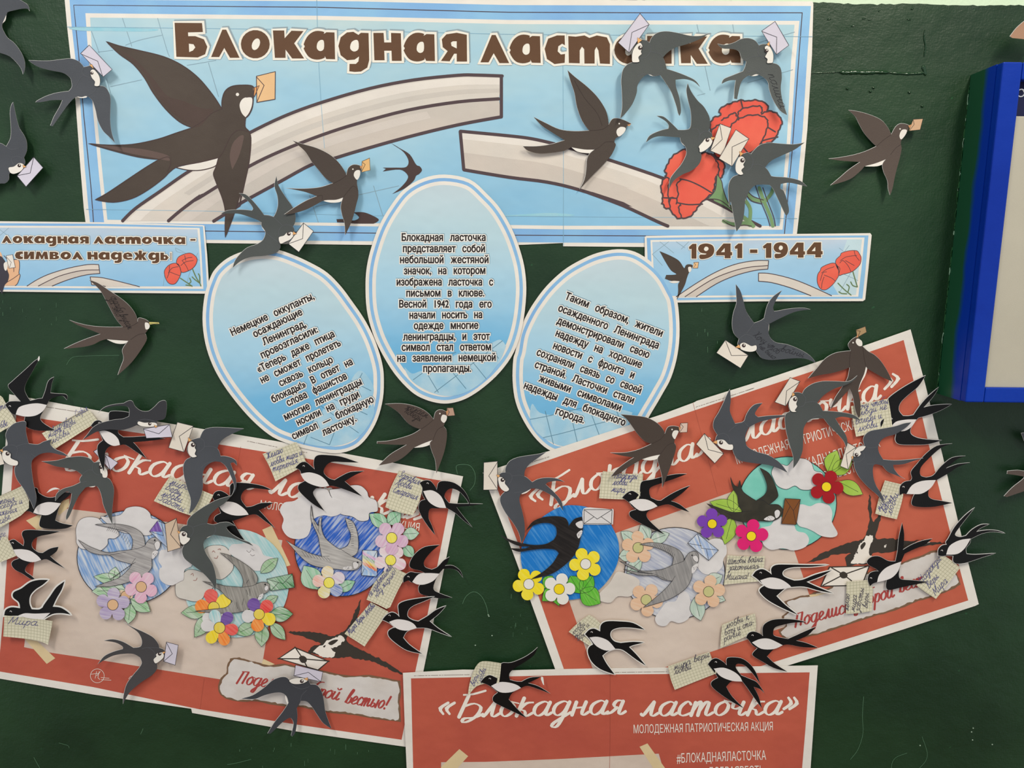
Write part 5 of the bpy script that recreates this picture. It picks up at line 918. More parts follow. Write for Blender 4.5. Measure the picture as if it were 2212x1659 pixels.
note('squared paper note with three grey lines at the foot of the right poster\'s beige sheet', 'V 1770,1290! 1900,1240 2030,1200! 2040,1270 2035,1345! 1900,1410 1755,1475! 1760,1380', [('V', 'любви к', 1800, 1320, 1985, 1245), ('V', 'богу и ста-', 1790, 1375, 2025, 1285), ('V', 'рание', 1785, 1425, 1920, 1365)], 28, axis='V 1770,1290 2030,1200', ink=INKK, wd=1.1)
note('squared paper note with dark writing straddling the bottom poster\'s top edge', 'S 1450,850! 1620,790 1780,735! 1810,820 1835,905! 1670,970 1503,1037! 1470,950', [('S', 'мира веры', 1495, 880, 1780, 775), ('S', 'любви', 1500, 915, 1635, 870)], 30, axis='S 1450,850 1780,735', ink=INKK, wd=1.2, h=.0085)
note('squared paper note with four lines under the right end of the right poster\'s heading', 'O 835,470! 980,440 1130,410! 1150,520 1165,650! 1010,685 875,713! 850,590', [('O', 'хочу чтобы', 880, 500, 1130, 445), ('O', 'люди не', 905, 545, 1120, 490), ('O', 'болели и', 870, 615, 1080, 560), ('O', 'любви', 890, 670, 1045, 630)], 30, axis='O 835,470 1130,410', wd=1.1)
note('squared paper note with sideways writing below the smallest grey swallow, right poster', 'O 1105,1060! 1235,1092! 1250,1180 1200,1370! 1110,1350 1027,1325! 1060,1190', [('O', 'мира,', 1070, 1310, 1125, 1180), ('O', 'веры,', 1110, 1325, 1160, 1210), ('O', 'любви', 1155, 1340, 1210, 1170)], 30, axis='O 1105,1060 1235,1092', wd=1.1)
note('squared paper note with four sideways lines over the right poster\'s torn slogan strip', 'W 800,945! 900,940 965,932! 1010,1000! 1005,1100 998,1180! 900,1195 795,1203! 797,1080', [('W', 'желаю', 815, 1180, 820, 1045), ('W', 'мира', 865, 1185, 880, 1055), ('W', 'заботы', 905, 1190, 935, 1000), ('W', 'веры', 965, 1160, 975, 1040)], 26, axis='W 800,945 965,932', ink=INKK, wd=1.1)
note('squared paper note with three slanting words by the right poster\'s right border', 'W 1560,730! 1640,780 1703,835! 1610,960 1510,1083! 1430,1030 1355,975! 1460,850', [('W', 'Надежды', 1395, 965, 1555, 770), ('W', 'Веры.', 1455, 1005, 1540, 905), ('W', 'Мира', 1510, 1060, 1605, 945)], 32, axis='W 1560,730 1703,835', wd=1.1)
note('curled squared paper note over the bottom poster\'s top left corner', 'R 1960,832 2020,808 2148,825! 2142,900 2130,985! 2040,985 1950,1010 1885,1085! 1890,1020 1915,920', [('R', 'любви', 1990, 985, 2025, 870), ('R', 'веры', 1930, 1010, 1970, 920)], 26, axis='R 2020,808 2148,825', h=.0095, curl=.002)
# ================================================================== cut-out swallows
GREY = paper((68, 71, 77), rough=.5, scale=16, bump=.05, var=.11, spec=.35); GREYD = paper((50, 50, 54), rough=.5, bump=.05); GREYG = paper((70, 74, 73), rough=.5, scale=16, bump=.05, var=.11, spec=.35); GREYB = paper((68, 72, 90), rough=.5, bump=.05, var=.03)
EDGE = paper((200, 198, 196), bump=0); FACE = paper((228, 222, 214), bump=.03); BEAK = paper((226, 170, 110), bump=0); LIL = paper((206, 200, 214), bump=.12); IVO = paper((222, 212, 200), bump=.12)
LINE = paper((92, 94, 100), bump=0); OUT = paper((40, 40, 46), bump=0)
def R_of(c, lp): return max(math.hypot(x-c[0], y-c[1]) for x, y in lp)
def grey(label, out, face, eye, er, beak, env, flap, body, h=.0105, curl=.0045, mat=GREY, emat=LIL, lines=(), writing=(), c=None, belly=None, group='grey swallows carrying envelopes', rim=.25):
    lp = sm(out); c = c or body; CX, CY = CR[body[0]]; c = (CX+body[1]*S, CY+body[2]*S)
    t = T('paper_swallow', label, 'paper swallow', c, bowl(c, h, curl, R_of(c, lp)), group)
    if belly: t.sheet('belly', sm(belly), FACE, -.0002, .0002)
    oo = offset(lp, rim); oo = oo if abs(area(oo)) > abs(area(lp)) else offset(lp, -rim); oo = [(x-.3, y-.3) for x, y in oo]
    t.sheet('cut_paper', oo, EDGE, 0, .0004, 9); t.pr('plumage', lp, mat, .0001, 9)
    if env:
        r = raw(env); o = t.sheet('envelope', r, emat, .0008, .0004, 10); t.ln('envelope_outline', [r+r[:1], raw(flap)], .95, OUT, .0010, parent=o)
    f = sm(face); t.pr('face', f, FACE, .0011 if env else .0003, 6); t.ln('face_outline', [f], .5, OUT, .0012, closed=True)
    if lines: t.ln('wing_outline', [op(l) for l in lines], .7, LINE, .0003)
    X, Y = CR[eye[0]][0]+eye[1]*S, CR[eye[0]][1]+eye[2]*S
    e = t.pr('eye', circ(X, Y, er*S), paper((58, 44, 44)), .0013, 0); t.pr('eye_glint', circ(X+er*S*.25, Y-er*S*.3, er*S*.4, n=10), FACE, .0014, 0, parent=e)
    t.pr('beak', raw(beak), BEAK, .0015, 0); t.ln('beak_outline', [raw(beak)], .5, paper((110, 70, 40)), .0016, closed=True)
    pl = []
    for w_ in writing: pl += cur(w_[0], w_[1], *w_[2:6], w_[6], slant=.3, jit=.1)
    if pl: t.ln('handwriting', pl, .8, paper((38, 38, 44), bump=0), .0004)
    return t
grey('grey cut-out swallow cut off at the photo\'s top left corner', 'A -60,-60! 60,-40 150,-5 210,30 228,55 236,90! 222,70 170,70 100,85 60,97 50,120 25,180 15,205 25,240 60,300 120,350 175,430 198,500 195,560 183,592! 165,540 100,465 50,437 0,420 -60,390 -110,200 -90,50', 'A 20,185 35,150 50,118 45,160', ('A', -40, 60), 9, 'A -160,20 -140,10 -135,40', None, None, ('A', 0, 200), h=.008, curl=.006)
grey('grey cut-out swallow with lilac envelope across the banner\'s left border', 'A 228,480! 310,484 400,484 480,474 565,467 622,486 655,517 666,535! 690,530 722,525 760,550 790,590 800,640 790,684! 830,690 860,722 880,790 877,950 890,1060 916,1137! 870,1090 820,1040 780,960 760,870 735,800 690,765 650,772 610,770 570,800 520,860 450,960 418,1005! 402,1000! 430,930 475,850 498,797! 420,797 330,812 284,815! 300,800 370,765 450,740 548,726! 572,695 570,650 555,615 500,580 400,560 320,538 265,510',
  'A 722,562 745,552 775,580 792,610 797,650 788,684 752,682 755,650 732,622 720,590', ('A', 732, 582), 12, 'A 712,518 733,512 745,548', 'A 642,425 710,358 893,553 822,612', 'A 642,428 778,487 818,610', ('A', 660, 670), lines=['A 665,535 655,570 670,600 720,620', 'A 600,690 640,620 670,600', 'A 690,765 740,740 770,700'], belly='A 600,760 640,780 690,775 680,755')
grey('grey cut-out swallow at the left frame edge beside the banner, envelope below its beak', 'A 105,815! 120,890 150,1010 190,1075 212,1130 213,1200 190,1257! 200,1290 190,1320 150,1345 120,1385 75,1380 70,1430 40,1460 -20,1470 -160,1570! -120,1400 -200,1320! -110,1250 -60,1160 0,1140 50,1167! 85,1095 88,1000 80,900 90,840', 'A 68,1335 110,1325 150,1298 188,1308 190,1335 160,1367 110,1385 78,1372', ('A', 153, 1318), 14, 'A 180,1310 210,1328 185,1336', 'A 268,1250 343,1335 207,1487 135,1400', 'A 268,1253 240,1378 138,1398', ('A', 60, 1270), lines=['A 50,1167 90,1190 150,1180', 'A 110,1310 90,1270 130,1245 180,1260'])
grey('grey cut-out swallow hiding a letter of the banner heading, largest of the upper right ones', 'C 1605,260! 1530,285 1440,285 1340,262 1250,250 1180,262 1135,300 1118,340! 1085,320 1040,320 1000,355 980,410 978,450 985,495! 940,515 905,560 893,640 897,720 900,850 885,942! 920,910 980,830 1015,740 1022,680 1060,620 1110,590 1150,605 1205,600! 1240,650 1290,730 1330,840 1345,900 1357,923! 1368,880 1355,780 1328,690 1325,635! 1400,630 1470,650 1520,692! 1480,640 1400,600 1320,570 1255,550! 1242,500 1225,457! 1260,420 1320,380 1420,350 1520,310', 'C 1020,350 1045,340 1062,370 1050,410 1055,430 1030,455 1037,490 1005,497 980,490 978,440 990,390', ('C', 1043, 380), 17, 'C 1022,298 1057,320 1023,347', 'C 1042,107 1115,195 955,420 868,340', 'C 1113,197 977,258 952,415', ('C', 1130, 470), lines=['C 1095,320 1128,370 1120,420 1080,460 1040,465', 'C 1130,410 1200,430 1225,457', 'C 1020,610 1080,590 1205,600'], belly='C 1110,590 1140,606 1180,604 1205,595', mat=GREYG)
grey('grey cut-out swallow with handwriting down its wing, at the banner\'s top right corner', 'C 1660,350! 1720,358 1790,340 1850,310 1910,305 1960,325 1988,362! 2020,352 2060,355 D 190,362 215,430 217,480 210,503! 250,515 276,550 283,620 275,700 288,800 325,915! 270,880 215,795 185,715 172,650 130,610 80,590 40,605 C 1905,602 1850,650 1825,740 1815,790! 1792,785! 1795,700 1805,638! 1750,642 1692,667! 1710,630 1780,600 1862,568! 1880,530 1888,490! 1850,460 1830,410 1780,390 1700,385', 'D 150,370 180,362 205,400 217,440 212,495 190,503 165,500 168,470 150,452 165,420 150,400', ('D', 162, 403), 15, 'D 162,352 187,330 185,370', 'D 122,247 230,170 340,360 240,435', 'D 125,250 243,295 240,430', ('D', 80, 500), lines=['D 100,360 95,420 130,460 170,455', 'D -10,480 60,450 110,450', 'D 0,580 60,560 120,590'], writing=[('D', 'полина', 175, 590, 275, 860, 40)], mat=GREYG, belly='D 10,590 40,606 90,600 100,580')
grey('grey cut-out swallow in front of the printed carnations, its two-pronged tail to the left', 'C 1422,665! 1450,730 1500,800 1550,850 1590,920 1600,980 1590,1045! 1612,1065 1620,1110 1605,1160 1560,1200 1520,1212! 1532,1250 1510,1310 1450,1360 1380,1390 1310,1440 1275,1502! 1280,1430 1320,1370 1370,1310 1410,1230 1405,1170 1370,1130 1362,1095! 1300,1090 1200,1085 1140,1100 1090,1133! 1120,1080 1200,1042 1268,1025! 1270,995 1240,960 1175,923! 1230,930 1290,980 1345,1035! 1400,1035 1440,1020 1450,960 1445,880 1425,800 1412,720', 'C 1510,1165 1540,1130 1560,1105 1600,1098 1620,1115 1605,1158 1560,1198 1520,1212 1515,1185', ('C', 1578, 1115), 15, 'C 1605,1090 1643,1095 1615,1116', 'C 1677,985 1770,1020 1697,1240 1600,1200', 'C 1677,990 1697,1110 1605,1197', ('C', 1480, 1100), h=.0085, lines=['C 1510,1130 1520,1070 1560,1045 1600,1060', 'C 1450,1030 1500,1030 1520,1070'], belly='C 1365,1110 1370,1135 1395,1160 1410,1150', emat=IVO, mat=GREYG)
grey('grey cut-out swallow at the banner\'s lower right corner, wing tip past the border', 'D 465,1135! 380,1150 280,1145 180,1138 110,1155 60,1200 38,1228! C 1895,1215 1850,1235 1820,1265 1803,1310 1805,1360 1830,1390! 1780,1412 1752,1460 1745,1530 1755,1650 H 1765,130 1788,250 1810,370! 1850,310 1870,230 1880,110 C 1885,1600 1905,1535 1950,1482 2000,1470 2075,1472! D 215,1505 I 258,120 310,230 322,242! 340,210 330,140 300,50 D 272,1500 275,1466! 340,1455 420,1470 486,1487! 430,1440 330,1415 230,1408 198,1402! 175,1360 150,1332! 200,1280 280,1240 380,1195', 'C 1840,1245 1865,1250 1880,1280 1865,1310 1872,1330 1850,1355 1864,1385 1835,1392 1805,1365 1803,1310 1820,1265', ('C', 1857, 1277), 17, 'C 1833,1203 1865,1222 1840,1246', 'C 1805,1032 1910,1105 1775,1325 1670,1262', 'C 1908,1107 1775,1170 1773,1322', ('C', 1960, 1370), h=.0115, lines=['C 1900,1220 1940,1270 1930,1330 1890,1360', 'D 40,1310 100,1310 150,1332'], belly='D 40,1455 80,1470 120,1465 130,1445', emat=IVO, mat=GREYG)
grey('dark grey cut-out swallow with pale envelope above the left oval card', 'F 727,113! 745,190 800,280 850,350 878,420 875,480 858,512! 870,545 855,600 800,640 757,650! 755,690 720,725 640,745 520,757 440,790 378,843! 400,780 450,720 500,680 570,655 620,620 640,560 610,510 608,480! 560,455 440,415 350,410 283,413! 340,385 450,380 532,387! 540,365 500,310 430,250! 480,258 530,300 590,370 628,422! 665,425 705,437! 725,400 740,340 735,270 712,190', 'F 745,600 785,585 810,562 850,556 865,580 840,615 800,635 757,650', ('F', 825, 571), 15, 'F 860,552 888,570 858,582', 'F 942,485 1022,550 905,717 820,650', 'F 942,490 935,610 825,650', ('F', 740, 540), h=.0095, lines=['F 750,600 745,550 780,505 840,505 858,530', 'F 640,430 700,440 770,500', 'F 640,560 690,600 745,640'], belly='F 608,480 612,520 640,555 640,520', mat=GREYG, emat=FACE)
grey('grey cut-out swallow with handwriting, flying upside down between the 1941 sign and red poster', 'H 1805,790! 1840,840 1865,920 1890,1010 1950,1098! 2000,1080 2030,1060! 2055,960 2100,890 2172,838! I 240,910 215,970 222,1005! 260,1000 340,985 450,978 512,990! 440,998 370,1015 270,1060 182,1105! 180,1190 230,1250 330,1270 430,1310 510,1360 556,1416! 480,1385 400,1378 300,1385 200,1392 130,1380 95,1345 78,1318! H 1900,1327 1840,1302 1820,1270 1830,1225! 1790,1180 1775,1110 1785,1020 1810,940 1808,860', 'H 1840,1265 1870,1253 1900,1265 1930,1280 1967,1275 1968,1312 1930,1327 1880,1322 1840,1302', ('H', 1868, 1277), 15, 'H 1800,1292 1830,1268 1843,1298', 'H 1722,1233 1905,1355 1842,1457 1650,1335', 'H 1722,1238 1770,1357 1900,1355', ('H', 1980, 1220), lines=['H 1830,1225 1880,1190 1940,1210 1970,1270', 'H 1890,1180 1950,1100', 'I 130,1080 182,1105'], writing=[('I', 'Хочу чтоб', 50, 1200, 250, 1345, 34), ('I', 'войны', 270, 1320, 455, 1370, 30), ('I', 'не было', 100, 1290, 215, 1390, 26)], belly='I 165,1110 182,1105 180,1150 170,1190', emat=IVO)
B7 = None
grey('grey cut-out swallow with blue tipped tail, overlapping the right poster\'s large wide-tailed one', 'P 542,593! 548,680 540,760 560,820 582,867! 650,850 670,800 700,750 740,715 800,703! 760,750 740,790 765,815! 850,805 950,800 1025,800! 930,820 850,835 760,860 690,898! 665,960 665,1000 680,1050 750,1090 850,1120 940,1180 1000,1257! 920,1220 840,1195 720,1180 620,1160 580,1120 563,1073! 500,1072 450,1050 425,1020 430,980 442,957! 410,900 415,840 450,780 490,700 520,630', 'P 428,1005 470,993 500,1000 530,1030 563,1035 562,1073 510,1075 460,1055', ('P', 470, 1017), 16, 'P 403,1015 438,998 440,1030', 'P 338,945 492,1105 420,1183 272,1030', 'P 338,950 368,1073 488,1105', ('P', 600, 970), h=.0105, curl=.003, lines=['P 442,957 490,945 530,970 545,1030', 'P 530,930 590,880 640,860', 'P 650,850 690,890'], emat=IVO)
grey('large grey cut-out swallow with wide tail, middle of the right poster\'s heading', 'P 1556,484! 1490,530 1380,530 1280,530 1200,550 1140,590 1118,628! 1085,618 1050,625 1020,665 1005,710 1020,770! 982,800 985,900 1010,1010 1045,1130 1045,1223! 1090,1160 1120,1080 1125,980 1130,900 1170,840 1230,825 1290,828! 1330,880 1400,950 1450,1010 1467,1060! 1477,1020 1465,960 1420,890 1380,826! 1430,812 1520,825 1587,845! 1530,800 1450,780 1360,770 1282,765! 1258,720 1235,702! 1290,640 1370,590 1460,560 1530,520', 'P 1035,655 1060,645 1080,670 1070,710 1078,730 1060,760 1073,772 1030,770 1010,725 1015,680', ('P', 1060, 673), 16, 'P 1040,617 1060,635 1035,652', 'P 1020,500 1100,530 985,727 898,695', 'P 1098,533 993,605 982,722', ('P', 1150, 750), h=.0135, curl=.003, lines=['P 1118,628 1145,670 1130,720 1090,735', 'P 1140,700 1200,690 1240,700', 'P 1200,820 1250,800 1290,828'], belly='P 1180,835 1210,832 1250,828 1240,818', emat=IVO, mat=GREYG)
grey('smallest grey cut-out swallow, at right of the right poster, its beak under its white cheek', 'P 1986,857! 1940,900 1860,950 1790,970 1745,1000 1722,1050 1730,1100 1762,1153! 1850,1160 1950,1155 2082,1142! 2000,1165 1920,1190 1842,1195! 1850,1230 1890,1280 1940,1310! 1870,1280 1800,1250 1758,1203! 1700,1190 1680,1220 1685,1300 1710,1370 1750,1430 1767,1502! 1720,1440 1640,1370 1570,1290 1535,1220 1530,1172! 1510,1140 1530,1080 1570,1050 1612,1042! 1605,980 1650,930 1740,910 1850,890 1930,865', 'P 1530,1085 1570,1050 1622,1047 1602,1080 1580,1090 1585,1110 1560,1130 1525,1125', ('P', 1549, 1115), 15, 'P 1508,1130 1525,1125 1520,1156', 'P 1477,1018 1545,1055 1485,1232 1420,1205', 'P 1540,1058 1467,1110 1482,1228', ('P', 1640, 1120), h=.0100, curl=.003, lines=['P 1530,1172 1580,1165 1610,1130 1600,1090', 'P 1612,1042 1660,1060 1722,1050', 'P 1630,1190 1700,1190'], emat=IVO)
grey('grey cut-out swallow on the right poster\'s top left corner, cream envelope over the wall', 'N 556,833! 500,850 400,865 320,880 260,910 230,960 228,998! 200,1000 175,1020 165,1060 180,1110 227,1148! 190,1190 190,1240 230,1320 290,1400 335,1480 355,1562! 380,1500 380,1400 360,1300 340,1220 350,1172 390,1150 435,1125! 490,1130 560,1160 620,1200 660,1260 686,1302! 675,1230 620,1160 548,1093! 570,1075 640,1065 700,1075! 640,1047 560,1040 490,1050 442,1075! 400,1040 378,1028! 385,980 420,930 490,880', 'N 168,1040 200,1035 225,1060 225,1085 245,1110 257,1135 227,1150 185,1117', ('N', 205, 1057), 16, 'N 155,1015 187,1020 170,1040', 'N 55,918 165,908 165,1135 52,1137', 'N 165,915 95,1025 160,1125', ('N', 290, 1080), lines=['N 228,998 270,1010 280,1050 250,1100', 'N 280,1025 340,1020 378,1028', 'N 300,1160 360,1150'], belly='N 355,1170 395,1160 430,1130 390,1145', emat=IVO)
grey('grey cut-out swallow at the left frame edge on the left poster, slim wing hanging down', 'L 180,590! 208,600 205,660 215,720 228,768! 300,775 350,752 415,733! 400,770 435,810 500,840 545,870! 480,857 400,840 330,848 284,873! 255,905 250,960 265,1080 290,1200 270,1290! 240,1220 190,1130 140,1060 120,1010 118,960 135,940! 90,942 40,920 18,870 20,810 58,783! 60,760 45,700 70,645 120,605', 'L 20,830 55,825 85,850 85,880 110,895 142,910 137,940 90,942 45,920 18,880', ('L', 60, 848), 16, 'L -5,818 22,812 22,840', 'L -70,780 5,830 38,930 -70,960', 'L -70,790 10,850 35,925', ('L', 180, 850), h=.0115, lines=['L 58,783 110,780 140,810 130,870', 'L 130,790 190,770 228,768', 'L 250,850 284,873'], emat=IVO)
grey('grey cut-out swallow above the crayon blue disc, small lilac envelope behind a black swallow\'s wing', 'L 333,910! 440,905 540,880 640,870 710,885 748,920! 790,915 830,935 855,980 855,1010 845,1037! 880,1060 907,1130 900,1230 892,1320 896,1413! 860,1340 825,1260 805,1170 775,1110 730,1108 682,1117! 630,1180 590,1260 555,1340 530,1376! 528,1340 560,1240 572,1165! 530,1150 480,1185 442,1226! 450,1170 500,1130 580,1105 640,1077! 635,1050 655,1018! 610,985 540,965 450,950 390,930', 'L 790,925 815,925 840,955 857,1000 850,1037 820,1037 812,1010 800,1000 795,960', ('L', 803, 955), 15, 'L 800,912 822,925 808,948', 'L 775,810 940,920 880,980 745,830', 'L 775,812 850,880 878,978', ('L', 730, 1010), h=.0085, curl=.004, lines=['L 748,920 735,960 750,1000 790,1020', 'L 660,1010 700,980 740,980', 'L 640,1077 690,1070'], belly='L 700,1110 740,1115 760,1105 730,1100', mat=GREYG)
grey('near-black grey cut-out swallow on its side over the left poster\'s top border, small pale face', 'L 778,528! 830,480 900,457 985,447! 1025,427 1055,432 1075,470 1120,505 1180,510 1230,475 1270,435 1312,425 1327,450 1325,510 1310,570 1250,590 1250,628! 1200,635 1130,630 1090,620! 1030,645 960,660 870,655 780,670 720,700 658,740! 700,690 740,640 800,605 900,580 980,570 1028,550! 1030,500 1010,472 940,467 860,480 810,502', 'L 1095,610 1105,590 1150,600 1195,598 1240,602 1250,625 1200,635 1130,630', ('L', 1192, 610), 13, 'L 1225,617 1255,632 1237,642', 'L 1142,650 1350,615 1372,715 1165,725', 'L 1142,652 1265,690 1345,620', ('L', 1090, 560), h=.0145, curl=.004, mat=GREYD, lines=['L 1090,590 1140,575 1200,580 1250,600'])
grey('grey cut-out swallow standing over the left poster\'s top edge, wing pointing right, thin curved tail', 'L 1942,650! 1880,645 1780,640 1690,640 1625,660 1592,722! 1560,728 1520,745 1495,790 1492,830 1520,878! 1480,900 1460,950 1465,1020 1490,1120 1520,1220 1505,1327! 1545,1290 1590,1210 1615,1120 1615,1010 1640,950 1700,912 1760,915! 1800,950 1840,1030 1865,1100 1860,1150 1838,1192! 1877,1130 1880,1060 1855,980 1835,925! 1860,918 1887,942! 1880,905 1840,880 1790,868 1757,868! 1745,830 1732,808! 1745,770 1780,730 1850,690', 'L 1505,760 1530,750 1557,775 1552,800 1562,820 1552,850 1567,870 1530,877 1500,845 1495,800', ('L', 1537, 778), 17, 'L 1497,718 1527,742 1500,753', 'L 1412,597 1540,628 1465,835 1342,800', 'L 1538,632 1427,710 1462,830', ('L', 1640, 830), h=.0105, lines=['L 1592,722 1625,750 1625,800 1590,830', 'L 1630,790 1690,790 1732,808', 'L 1600,960 1640,925 1700,912'], emat=IVO)
grey('olive grey cut-out swallow with tan envelope between the crayon blue and teal discs', 'U 1843,262! 1790,320 1730,360 1670,420 1650,482! 1700,492 1760,475 1820,473 1872,502! 1830,500 1805,520 1850,570 1920,610 1980,630 2017,662! 1940,630 1850,600 1760,582 1700,572! 1640,600 1620,650 1640,720 1690,800 1715,880 1722,950 1712,1024! 1690,960 1620,880 1530,810 1470,760 1450,700 1465,655! 1430,620 1425,560 1450,512 1490,497! 1500,450 1550,400 1640,340 1740,290', 'U 1425,560 1455,543 1490,560 1490,590 1514,600 1500,627 1460,652 1430,620', ('U', 1463, 568), 16, 'U 1410,540 1437,548 1425,567', 'U 1405,440 1440,675 1335,708 1313,485', 'U 1403,448 1358,570 1440,670', ('U', 1570, 590), h=.0125, mat=GREYG, lines=['U 1490,497 1530,510 1540,550 1515,590', 'U 1540,510 1600,490 1650,482', 'U 1700,492 1720,530 1700,572'], belly='U 1635,600 1665,590 1690,572 1660,575', emat=paper((206, 182, 158), bump=.12))
grey('grey cut-out swallow with envelope to its right, near the bottom border of the left poster', 'Q 985,500! 1060,540 1150,580 1220,620 1260,670 1268,702! 1300,715 1315,740 1300,790 1250,824! 1250,870 1210,920 1120,980 1030,1060 980,1150! 985,1080 1010,990 1060,920 1110,860 1130,820 1115,778! 1060,750 980,750 900,765 830,800 780,832! 830,770 900,735 978,712! 975,690 920,660 828,645! 900,635 980,655 1062,702! 1120,692 1130,640 1100,580 1040,535', 'Q 1222,795 1245,770 1240,757 1265,738 1300,742 1302,780 1260,817 1235,825', ('Q', 1271, 750), 14, 'Q 1292,735 1320,731 1302,752', 'Q 1325,655 1420,680 1395,840 1303,810', 'Q 1325,660 1372,750 1305,808', ('Q', 1180, 760), lines=['Q 1130,710 1180,700 1230,740 1225,790', 'Q 1268,702 1220,700 1180,700'], mat=paper((68, 66, 68), rough=.5, bump=.05))
grey('dark grey cut-out swallow spread over the left poster\'s slogan strip, seen from above', 'R 78,1106! 170,1080 260,1020 330,960 400,935 445,943 475,985! 490,965 520,945 560,935 605,950 628,992! 680,1000 717,1050 735,1120 750,1220 796,1346! 730,1300 680,1230 640,1170 600,1130 552,1124! 540,1150 520,1182! 525,1260 510,1370 485,1408! 475,1398! 495,1310 480,1268 455,1262 400,1300 350,1350 310,1386! 288,1384! 340,1300 410,1210 455,1140! 440,1090 400,1060 340,1060 260,1080 180,1110', 'R 460,960 520,941 602,947 607,965 570,985 520,992 480,985', ('R', 560, 968), 15, 'R 575,950 607,937 607,963', 'R 510,838 728,893 712,972 497,925', 'R 500,925 612,897 710,970', ('R', 540, 1040), lines=['R 475,985 500,1010 560,1030 620,1010', 'R 550,1125 560,1080 600,1040'], belly='R 432,1080 450,1135 445,1150 430,1110', mat=paper((60, 62, 68), rough=.5, bump=.05))
# brown ones
BRN = paper((68, 57, 50), rough=.5, bump=.05, spec=.35); BRNL = paper((80, 67, 60), rough=.5, bump=.05, spec=.35); BRO = paper((58, 46, 42), bump=0)
sh = (-.35, -.45)
def brown(label, out, cheek, eye, beak, env, flap, belly, body, h=.0095, curl=.0045, mat=BRN, lines=(), writing=(), emat=None, line_m=None):
    lp = sm(out); c = (CR[body[0]][0]+body[1]*S, CR[body[0]][1]+body[2]*S); t = T('paper_swallow', label, 'paper swallow', c, bowl(c, h, curl, R_of(c, lp)), 'brown cut-out swallows')
    if belly: t.sheet('belly', sm(belly), FACE, -.0001, .0002)
    oo = offset(lp, .25); oo = oo if abs(area(oo)) > abs(area(lp)) else offset(lp, -.25); oo = [(x+sh[0], y+sh[1]) for x, y in oo]
    t.sheet('cut_paper', oo, EDGE, 0, .0004, 9); t.pr('plumage', lp, mat, .0001, 9)
    if env:
        r = raw(env); o = t.sheet('envelope', r, emat or paper((206, 168, 134), bump=.05), .0006, .0004, 6)
        if flap: t.ln('envelope_outline', [r+r[:1], raw(flap)], .8, BRO, .0008, parent=o)
    if cheek: t.pr('cheek', sm(cheek), FACE, .0003, 0)
    if eye: t.pr('eye', cc(eye[0], eye[1], eye[2], 6, n=10), FACE, .0003, 0)
    if beak: t.pr('beak', raw(beak), paper((196, 140, 96)), .0010, 0)
    if lines: t.ln('wing_outline', [op(l) for l in lines], .8, BRO, .0003)
    pl = []
    for w_ in writing: pl += cur(w_[0], w_[1], *w_[2:6], w_[6], slant=.3, jit=.1)
    if pl: t.ln('handwriting', pl, .8, paper((34, 28, 28), bump=0), .0004)
brown('brown cut-out swallow with orange envelope below the big printed swallow', 'B 488,1120! 560,1145 680,1180 780,1230 850,1290 900,1360 915,1397! 930,1340 970,1312 1020,1318 1034,1340 1020,1400 1000,1432! 1000,1465 F 1378,230 1378,280 1365,330 1340,430 1310,510 1275,583! 1270,490 1250,420 1240,350 1258,282! 1200,300 1110,305 1040,340 960,380 860,410 790,418! 860,370 960,310 1050,272! 960,240 870,220 800,208! 900,213 1000,210 1090,198 1178,168! 1120,130 1060,60 1010,0 B 640,1290 590,1210 530,1155', 'B 1000,1355 1024,1360 1022,1400 1000,1432 975,1400 980,1370', ('B', 967, 1347), 'B 1022,1325 1048,1315 1030,1345', 'B 1040,1285 1100,1258 1105,1355 1035,1372', 'B 1040,1290 1065,1310 1035,1368', 'F 1100,308! 1170,290 1258,280! 1240,315 1180,324 1130,318', ('F', 1180, 220), lines=['B 915,1397 870,1430 810,1460', 'F 1378,230 1340,190 1290,240 1258,282', 'F 1050,272 1090,265 1090,300'], emat=paper((226, 180, 120)))
brown('brown cut-out swallow without an envelope, wing raised, middle right of the banner', 'C 465,560! 520,610 620,690 700,770 760,860 785,930 792,995! 820,950 860,942 910,955 972,985! 935,1010 920,1050 880,1085 850,1100 838,1130 848,1160 810,1240 740,1320 660,1400 558,1511! 600,1430 615,1340 620,1270 640,1225 680,1190! 600,1190 494,1172! 440,1200 350,1215 240,1222 150,1200 110,1165! 220,1165 330,1150 442,1117! 350,1060 260,1000 195,932! 280,975 400,1030 520,1045 637,1040! 580,960 540,850 520,740 490,650', 'C 890,1010 927,1020 915,1055 875,1087 855,1060 860,1030', ('C', 876, 985), 'C 938,995 972,985 955,1006', None, None, 'C 494,1172! 560,1178 640,1190 682,1192! 660,1218 600,1218 540,1206', ('C', 650, 1090), h=.0055, curl=.003, lines=['C 792,995 740,1030 637,1040', 'C 838,1130 770,1130 720,1170 680,1192', 'C 520,640 600,780 700,900 740,1000'])
brown('brown cut-out swallow alone on the green wall between banner and blue board', 'D 815,877! 900,890 1000,920 1080,960 1130,1020 1155,1072! 1190,1010 1230,985 1292,995 1295,1020 1275,1060 1235,1120 1232,1150! 1237,1190 1220,1270 1190,1380 1165,1500 1145,1555! 1130,1500 1125,1440 1095,1370 1085,1310 1112,1268! 1030,1300 945,1322! 900,1370 820,1430 670,1477! 750,1410 820,1350 907,1290! 830,1285 740,1278 655,1265! 740,1255 850,1235 950,1205 1037,1165! 1000,1130 940,1060 900,990 870,930', 'D 1240,1035 1278,1035 1270,1070 1235,1110 1220,1080', ('D', 1225, 1027), 'D 1290,1000 1320,990 1300,1022', 'D 1330,950 1408,945 1385,1033 1295,1042', 'D 1330,955 1338,990 1300,1040', 'D 945,1325! 1030,1290 1115,1265! 1095,1302 1040,1324', ('D', 1100, 1200), mat=BRNL, lines=['D 1155,1072 1100,1110 1037,1165', 'D 1232,1150 1190,1180 1150,1230'], curl=.006)
